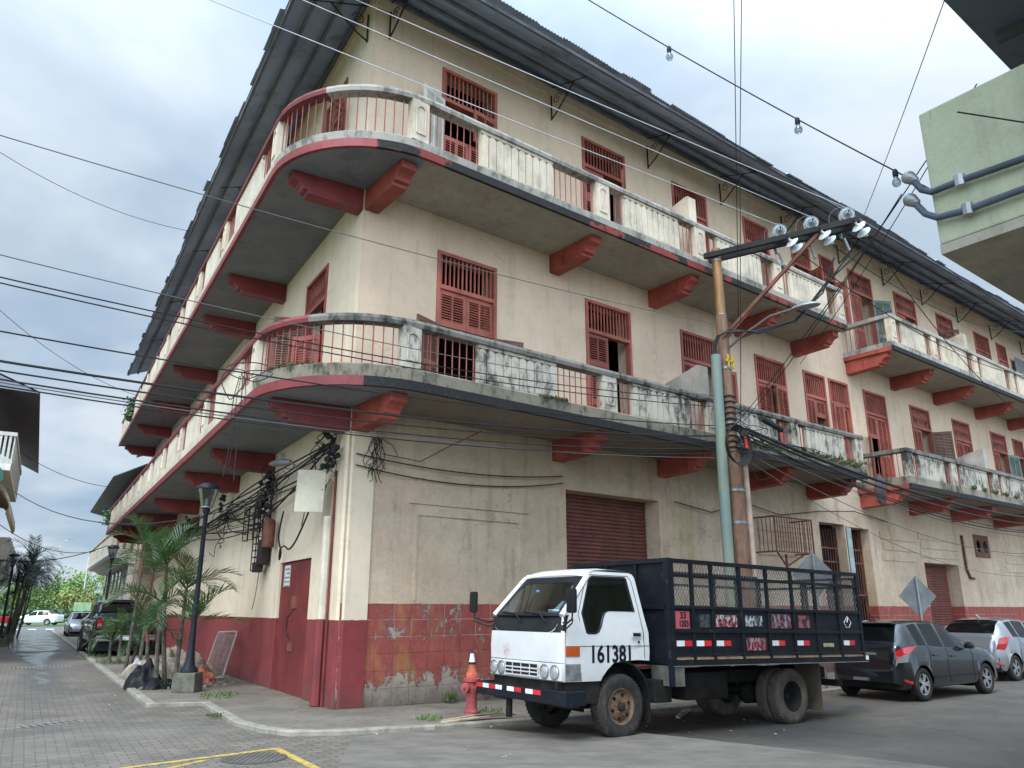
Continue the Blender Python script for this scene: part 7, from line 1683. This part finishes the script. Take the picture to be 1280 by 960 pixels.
b = MB(); b.lathe([(0.056,0.118),(0.050,0.155)], n=18); b.build('dark_band', M['plastic'], cn, smooth=True)
b = MB(); b.lathe([(0.051,0.154),(0.03,0.28),(0.0,0.285)], n=18); b.build('white_tip', M['refl_white'], cn, smooth=True)
# boards and litter at the kerb
for p0_, ang, L, w_, lb in ((WR(0.95,2.35,SW+0.01),10,0.9,0.14,'flat pale board lying at the kerb before the truck'),(WR(1.5,2.3,SW+0.01),-8,0.7,0.10,'thin dark board lying beside the pale one'),(WR(4.8,3.2,-0.08),30,1.1,0.06,'silvery strip lying on the road under the truck')):
    b = MB(); b.box(-L/2,L/2,-w_/2,w_/2,0,0.02,lf); b.bar(V((-L*0.45,w_*0.4,0.025)),V((L*0.3,w_*0.6,0.03)),0.05,0.015); o = b.build('board', simple('board '+lb[:9],(0.34,0.26,0.18) if 'pale' in lb[:12] else (0.14,0.10,0.07) if 'thin' in lb else (0.4,0.4,0.4),0.8,var=0.3,scale=8), None, bevel=0.003); o.location = p0_; o.rotation_euler = (0,0,math.atan2(DR.y,DR.x)+R_(ang)); tag(o, lb, 'board')
b = MB(); rnd = random.Random(14)
for k in range(110):
    if k < 60: p = WR(rnd.uniform(-1,7), rnd.uniform(0.3,5.5), 0); p.z = (SW if (p-P0).dot(NR) < 2.4 else 0.0)+gz(sR(p))+0.004
    else: p = WL(rnd.uniform(-0.5,8), rnd.uniform(0.2,3.4), 0); p.z = (SW if (p-P0).dot(NL) < 2.3 else 0.0)+0.004
    s_ = rnd.uniform(0.006,0.022); a_ = rnd.uniform(0,3.14); u = V((math.cos(a_),math.sin(a_),0)); w2_ = V((-u.y,u.x,0)); b.hexa([p-u*s_-w2_*s_*0.5,p+u*s_-w2_*s_*0.6,p+u*s_*0.8+w2_*s_*0.5,p-u*s_*0.7+w2_*s_*0.6]+[q+V((0,0,rnd.uniform(0.003,0.012))) for q in (p-u*s_-w2_*s_*0.5,p+u*s_-w2_*s_*0.6,p+u*s_*0.8+w2_*s_*0.5,p-u*s_*0.7+w2_*s_*0.6)])
o = b.build('litter', simple('litter',(0.30,0.27,0.22),0.8,var=0.6,scale=30), None); tag(o, 'scattered crumbs of litter and gravel on the pavement', 'litter', kind='stuff')
# drain grates, manhole covers
def grate(c_, L, W_, ang, label):
    r = root('drain_grate', V((c_.x,c_.y,0.0)), label, 'drain grate', 'drain grates in the side street', ang)
    b = MB(); b.box(-L/2,L/2,-W_/2,W_/2,0.001,0.004,lf); b.build('drain_pit', M['dark'], r)
    b = MB(); b.box(-L/2,L/2,-W_/2-0.03,-W_/2,0.0,0.012,lf); b.box(-L/2,L/2,W_/2,W_/2+0.03,0.0,0.012,lf); n = int(L/0.095)
    for k in range(n+1): b.box(-L/2+k*L/n-0.02,-L/2+k*L/n+0.02,-W_/2,W_/2,0.003,0.012,lf)
    b.build('grate_bars', simple('grate iron '+label[:6],(0.20,0.19,0.175),0.6,var=0.2), r)
aN = math.atan2(NL.y, NL.x)
g1 = ground(63,906); grate(g1, 0.85, 0.20, math.atan2((ground(95,902)-ground(31,909)).y,(ground(95,902)-ground(31,909)).x), 'slotted drain grate nearest the camera at lower left')
grate(ground(50,834), 1.5, 0.35, aN, 'second drain grate up the side street'); grate(ground(35,815), 3.2, 0.45, aN, 'long drain grate crossing the wet street far off')
for q, lb in ((ground(318,948),'round ribbed manhole cover inside the yellow line corner'),):
    r = root('manhole_cover', V((q.x,q.y,0.0)), lb, 'manhole cover'); b = MB(); b.lathe([(0.0,0.004),(0.36,0.004),(0.36,0.006),(0.33,0.007),(0.0,0.0065)], n=32); b.build('rim', simple('cover rim',(0.07,0.062,0.052),0.9), r); b = MB()
    for k in range(11):
        x = -0.3+0.06*k; w_ = math.sqrt(max(0,0.32**2-x*x)); b.box(x-0.014,x+0.014,-w_,w_,0.007,0.011,lf)
    b.build('ribs', simple('cast cover',(0.10,0.09,0.075),0.85,var=0.2), r)
# crowd barrier panel leaning on the side wall
br = root('mesh_barrier', WL(8.0,0.5,SW), 'bent wire mesh barrier propped against the side wall behind the tarp heap', 'barrier')
def bp(s, o, z): return WL(8.0+s,0.5+o,SW+z)
b = MB(); fr_ = [(-1.35,-0.1,0.05),(-1.35,-0.32,0.98),(-1.25,-0.34,1.06),(0.75,-0.34,1.0),(0.8,-0.33,0.95),(0.8,-0.1,0.05)]
b.tube([bp(*p) for p in fr_], 0.02, 8, closed=True); b.tube([bp(-1.35,-0.1,0.06),bp(-1.0,0.45,0.03),bp(-0.2,0.5,0.03)],0.018,6); b.build('frame', simple('barrier tube',(0.36,0.33,0.30),0.5,metal=0.4,var=0.2), br, smooth=True, origin=WL(8.0,0.5,SW))
b = MB()
for k in range(46): s = -1.33+2.11*k/45; b.tube([bp(s,-0.11,0.08),bp(s,-0.33,0.98)],0.004,4,caps=False)
for k in range(7): z = 0.1+0.88*k/6; b.tube([bp(-1.33,-0.11-0.22*k/6,z),bp(0.78,-0.11-0.22*k/6,z)],0.003,4,caps=False)
b.build('mesh', simple('barrier wire',(0.28,0.22,0.20),0.6,metal=0.3), br, origin=WL(8.0,0.5,SW))
# tarp heap, bag, rubble
def heap(name, c_, rx, ry, h, label, cat, mat, seed, ang=0.0, sharpn=0.5, res=46):
    from mathutils import noise as mn
    rnd = random.Random(seed); vs = []; n = res
    for i in range(n+1):
        for j in range(n+1):
            x = -1+2*i/n; y = -1+2*j/n; r = math.sqrt(x*x+y*y); k = max(0, 1-r**2.2)
            f = mn.noise(V((x*1.8+seed,y*1.8,0)))*0.5+abs(mn.noise(V((x*4.3,y*4.3+seed,3))))*0.45*sharpn+abs(mn.noise(V((x*9,y*9+seed,5))))*0.16*sharpn
            ed = 1+0.18*mn.noise(V((x*3,y*3,seed)))
            vs.append(V((x*rx*ed, y*ry*ed, max(0,h*((1-r*r)**0.5 if 'bag' in name and r < 1 else k**0.6)*(0.62+f)) if k > 0 else -0.02)))
    fs = []
    for i in range(n):
        for j in range(n):
            q = (i*(n+1)+j,(i+1)*(n+1)+j,(i+1)*(n+1)+j+1,i*(n+1)+j+1)
            if any(vs[a_].z > 0 for a_ in q): fs.append(q)
    b = MB(); b.add(vs, fs); o = b.build(name, mat, None, smooth=True, sharp=70, recalc=False); o.location = c_; o.rotation_euler = (0,0,ang); return tag(o, label, cat)
heap('tarpaulin_heap', WL(8.2,1.25,SW), 2.0, 1.0, 0.42, 'crumpled tan tarpaulin heap over rubbish by the side wall', 'tarpaulin', simple('tan tarp',(0.21,0.165,0.12),0.8,var=0.4,scale=3,dirt=(0.07,0.06,0.05),dirt_amt=0.7), 3, pz, 2.4, 64)
heap('orange_tarp', WL(6.7,0.95,SW), 0.6, 0.4, 0.27, 'orange and white plastic sheeting at the end of the tan heap', 'tarpaulin', simple('orange tarp',(0.48,0.10,0.04),0.6,var=0.3,scale=3,dirt=(0.4,0.36,0.32),dirt_amt=0.9), 9, pz, 1.3, 30)
heap('grey_sheeting', WL(9.3,1.75,SW), 0.65, 0.5, 0.35, 'grey plastic sheeting at the far end of the tan heap', 'plastic sheet', simple('grey plastic',(0.30,0.29,0.28),0.45,var=0.4,scale=5), 12, pz, 1.5, 30)
bagm = simple('bin bag',(0.010,0.011,0.014),0.42,var=0.3,scale=5); 
heap('rubbish_bag', WL(5.75,2.18,SW), 0.36, 0.34, 0.60, 'shiny black rubbish bag at the kerb by the palms', 'rubbish bag', bagm, 21, 0.3, 0.35, 36)
heap('rubbish_bag', WL(5.25,1.95,SW), 0.34, 0.25, 0.25, 'flat slumped black bag right of the full one, under the palms', 'rubbish bag', bagm, 25, 0.8, 0.4, 30)
M['sign_back'] = simple('sign back',(0.15,0.16,0.165),0.6,metal=0.2,var=0.25,scale=2,dirt=(0.08,0.08,0.075))
b = MB(); rnd = random.Random(88)
for k in range(170):
    p = WL(rnd.uniform(5.0,10.8), rnd.uniform(0.4,2.3), SW+0.005); q_ = rnd.uniform(0.015,0.075); a_ = rnd.uniform(0,3.14)
    u = V((math.cos(a_),math.sin(a_),rnd.uniform(-0.3,0.3)))*q_; w_ = V((-math.sin(a_),math.cos(a_),rnd.uniform(-0.2,0.2)))*q_*rnd.uniform(0.3,0.9); t_ = V((0,0,q_*rnd.uniform(0.3,0.9)))
    b.hexa([p-u-w_,p+u-w_*0.8,p+u*0.9+w_,p-u*0.7+w_,p-u*0.8-w_+t_,p+u*0.7-w_*0.6+t_,p+u*0.6+w_*0.8+t_,p-u*0.6+w_*0.7+t_])
tag(b.build('rubble', simple('rubble',(0.24,0.19,0.14),0.9,var=0.7,scale=9,dirt=(0.05,0.045,0.04)), None), 'loose rubble and scraps strewn round the tarpaulin heap and palm stems', 'rubble', kind='stuff')
# road signs seen from behind
for s_, o_, zc_, lb, hw in ((10.5,2.45,2.0,'bare metal back of a diamond sign rising above the truck cage',0.37),(15.35,2.45,1.98,'bare metal back of a diamond sign behind the charcoal hatchback',0.37)):
    r = root('road_sign', WR(s_,o_,-0.06), lb, 'road sign', 'diamond road signs from behind')
    zc_ += 0.42 if s_ < 12 else 0.02
    b = MB(); b.box(-0.025,0.025,-0.02,0.02,0,zc_+0.45,lf); b.build('post', M['galv'], r).rotation_euler=(0,0,0)
    b = MB(); h_ = hw*1.414; d_ = DR*0.94+NR*0.34; d_.normalize(); nb = V((-d_.y,d_.x,0)); c_ = V((0,0,zc_))
    dd = V((1,0.10,0)).normalized(); nb = V((-dd.y,dd.x,0)); b.prism([c_+dd*h_+nb*0.03,c_+V((0,0,h_))+nb*0.03,c_-dd*h_+nb*0.03,c_-V((0,0,h_))+nb*0.03], nb*0.006); b.build('sign_plate', M['sign_back'], r)
# pigeon on the balcony corner and on the wall, hanging rag
def bird(p, az_, label):
    r = root('pigeon', p, label, 'bird', None, az_); b = MB()
    b.lathe([(0.0,-0.16),(0.02,-0.12),(0.045,-0.05),(0.06,0.02),(0.05,0.07),(0.03,0.10),(0.028,0.12),(0.0,0.13)], V((0,0,0.09)), V((1,0,0.35)), 12)
    b.lathe([(0,-0.03),(0.028,0.0),(0.03,0.02),(0.0,0.045)], V((0.13,0,0.16)), V((0.4,0,0.9)), 10); b.lathe([(0.008,0),(0,0.03)], V((0.15,0,0.175)), V((1,0,-0.1)), 6)
    b.bar(V((-0.13,0,0.05)),V((-0.24,0,0.01)),0.05,0.012); b.tube([V((0.0,0.015,0.06)),V((0.01,0.015,0)) ],0.005,4); b.tube([V((0.0,-0.015,0.06)),V((0.01,-0.015,0)) ],0.005,4)
    b.build('body', simple('pigeon grey',(0.035,0.037,0.045),0.6), r, smooth=True)
bird(WR(17.9,1.58,10.72), 0.3, 'dark pigeon perched on the corner of the upper right balcony')
b = MB(); rnd = random.Random(3); rows = []
for i in range(9):
    z = 0.85-i*0.105; w_ = 0.04+0.10*math.sin(math.pi*i/8.5)+0.02*rnd.random(); rows.append([V((w_*math.cos(a_)*(1+0.25*math.sin(3*a_+i)), w_*0.7*math.sin(a_), z)) for a_ in [2*math.pi*k/10 for k in range(10)]])
b.add([p for r_ in rows for p in r_], [(i*10+k,i*10+(k+1)%10,(i+1)*10+(k+1)%10,(i+1)*10+k) for i in range(8) for k in range(10)])
o = b.build('hanging_rag', simple('rag',(0.075,0.055,0.058),0.9,var=0.4,scale=8), None, smooth=True); o.location = WR(15.0,2.0,4.35); tag(o, 'dark rag bundled on the cables under the gap between balconies', 'rag')
# brown bundle and small lamp at the upper balcony privacy wall
b = MB(); b.box(-0.18,0.18,-0.12,0.12,0,0.75,lf); b.bar(V((-0.1,0,0.7)),V((0.2,-0.1,1.05)),0.12,0.08); o = b.build('stacked_bundle', M['red_old'], None, bevel=0.03); o.location = WR(8.0,0.5,10.3); tag(o, 'brown bundle standing beside the upper privacy wall', 'bundle')
# red handcart far down the left pavement
ct = root('handcart', WL(52,5.6,0), 'small red and white handcart far down the left pavement', 'handcart')
b = MB(); b.box(-0.7,0.7,-0.45,0.45,0.75,1.15,lf); b.build('box', M['refl_red'], ct, bevel=0.03); b = MB(); b.box(-0.75,0.75,-0.5,0.5,0.68,0.75,lf); 
for x in (-0.6,0.6):
    for y in (-0.4,0.4): b.box(x-0.03,x+0.03,y-0.03,y+0.03,0.0,0.68,lf)
b.build('frame', M['galv'], ct)
for y in (-0.5,0.5): wheel(ct, V((0.2,y,0.3)), 0.3, 0.06, 0.2, M['plastic'], M['galv'], 'dish', side=1 if y > 0 else -1)
# pole lights in the park
for px, Y, h, lb in ((62,145,14,'white mast in the park left of the bright tree'),(100,120,10,'curved lamp mast beside the white building')):
    r = root('park_lamp', tp(px,Y), lb, 'lamp mast'); b = MB(); b.tube([V((0,0,0)),V((0,0,h*0.9)),V((0.3,0,h*0.97)),V((1.4,0,h))],[0.12,0.07,0.06,0.05],8); b.build('mast', M['white_paint'], r, smooth=True); b = MB(); b.box(1.2,1.9,-0.12,0.12,h-0.05,h+0.06,lf); b.build('lamp_head', M['galv'], r)
b = MB(); b.box(-0.6,0.6,-0.03,0.03,1.5,2.15,lf); b.box(-0.05,0.05,-0.02,0.02,0,1.5,lf); o = b.build('green_board', simple('pale green board',(0.40,0.62,0.36),0.6), None); p = WL(57,0.8,0); o.location = p; o.rotation_euler = (0,0,aN+math.pi/2+math.pi/2); tag(o, 'pale green board standing beyond the parked silver car', 'board')
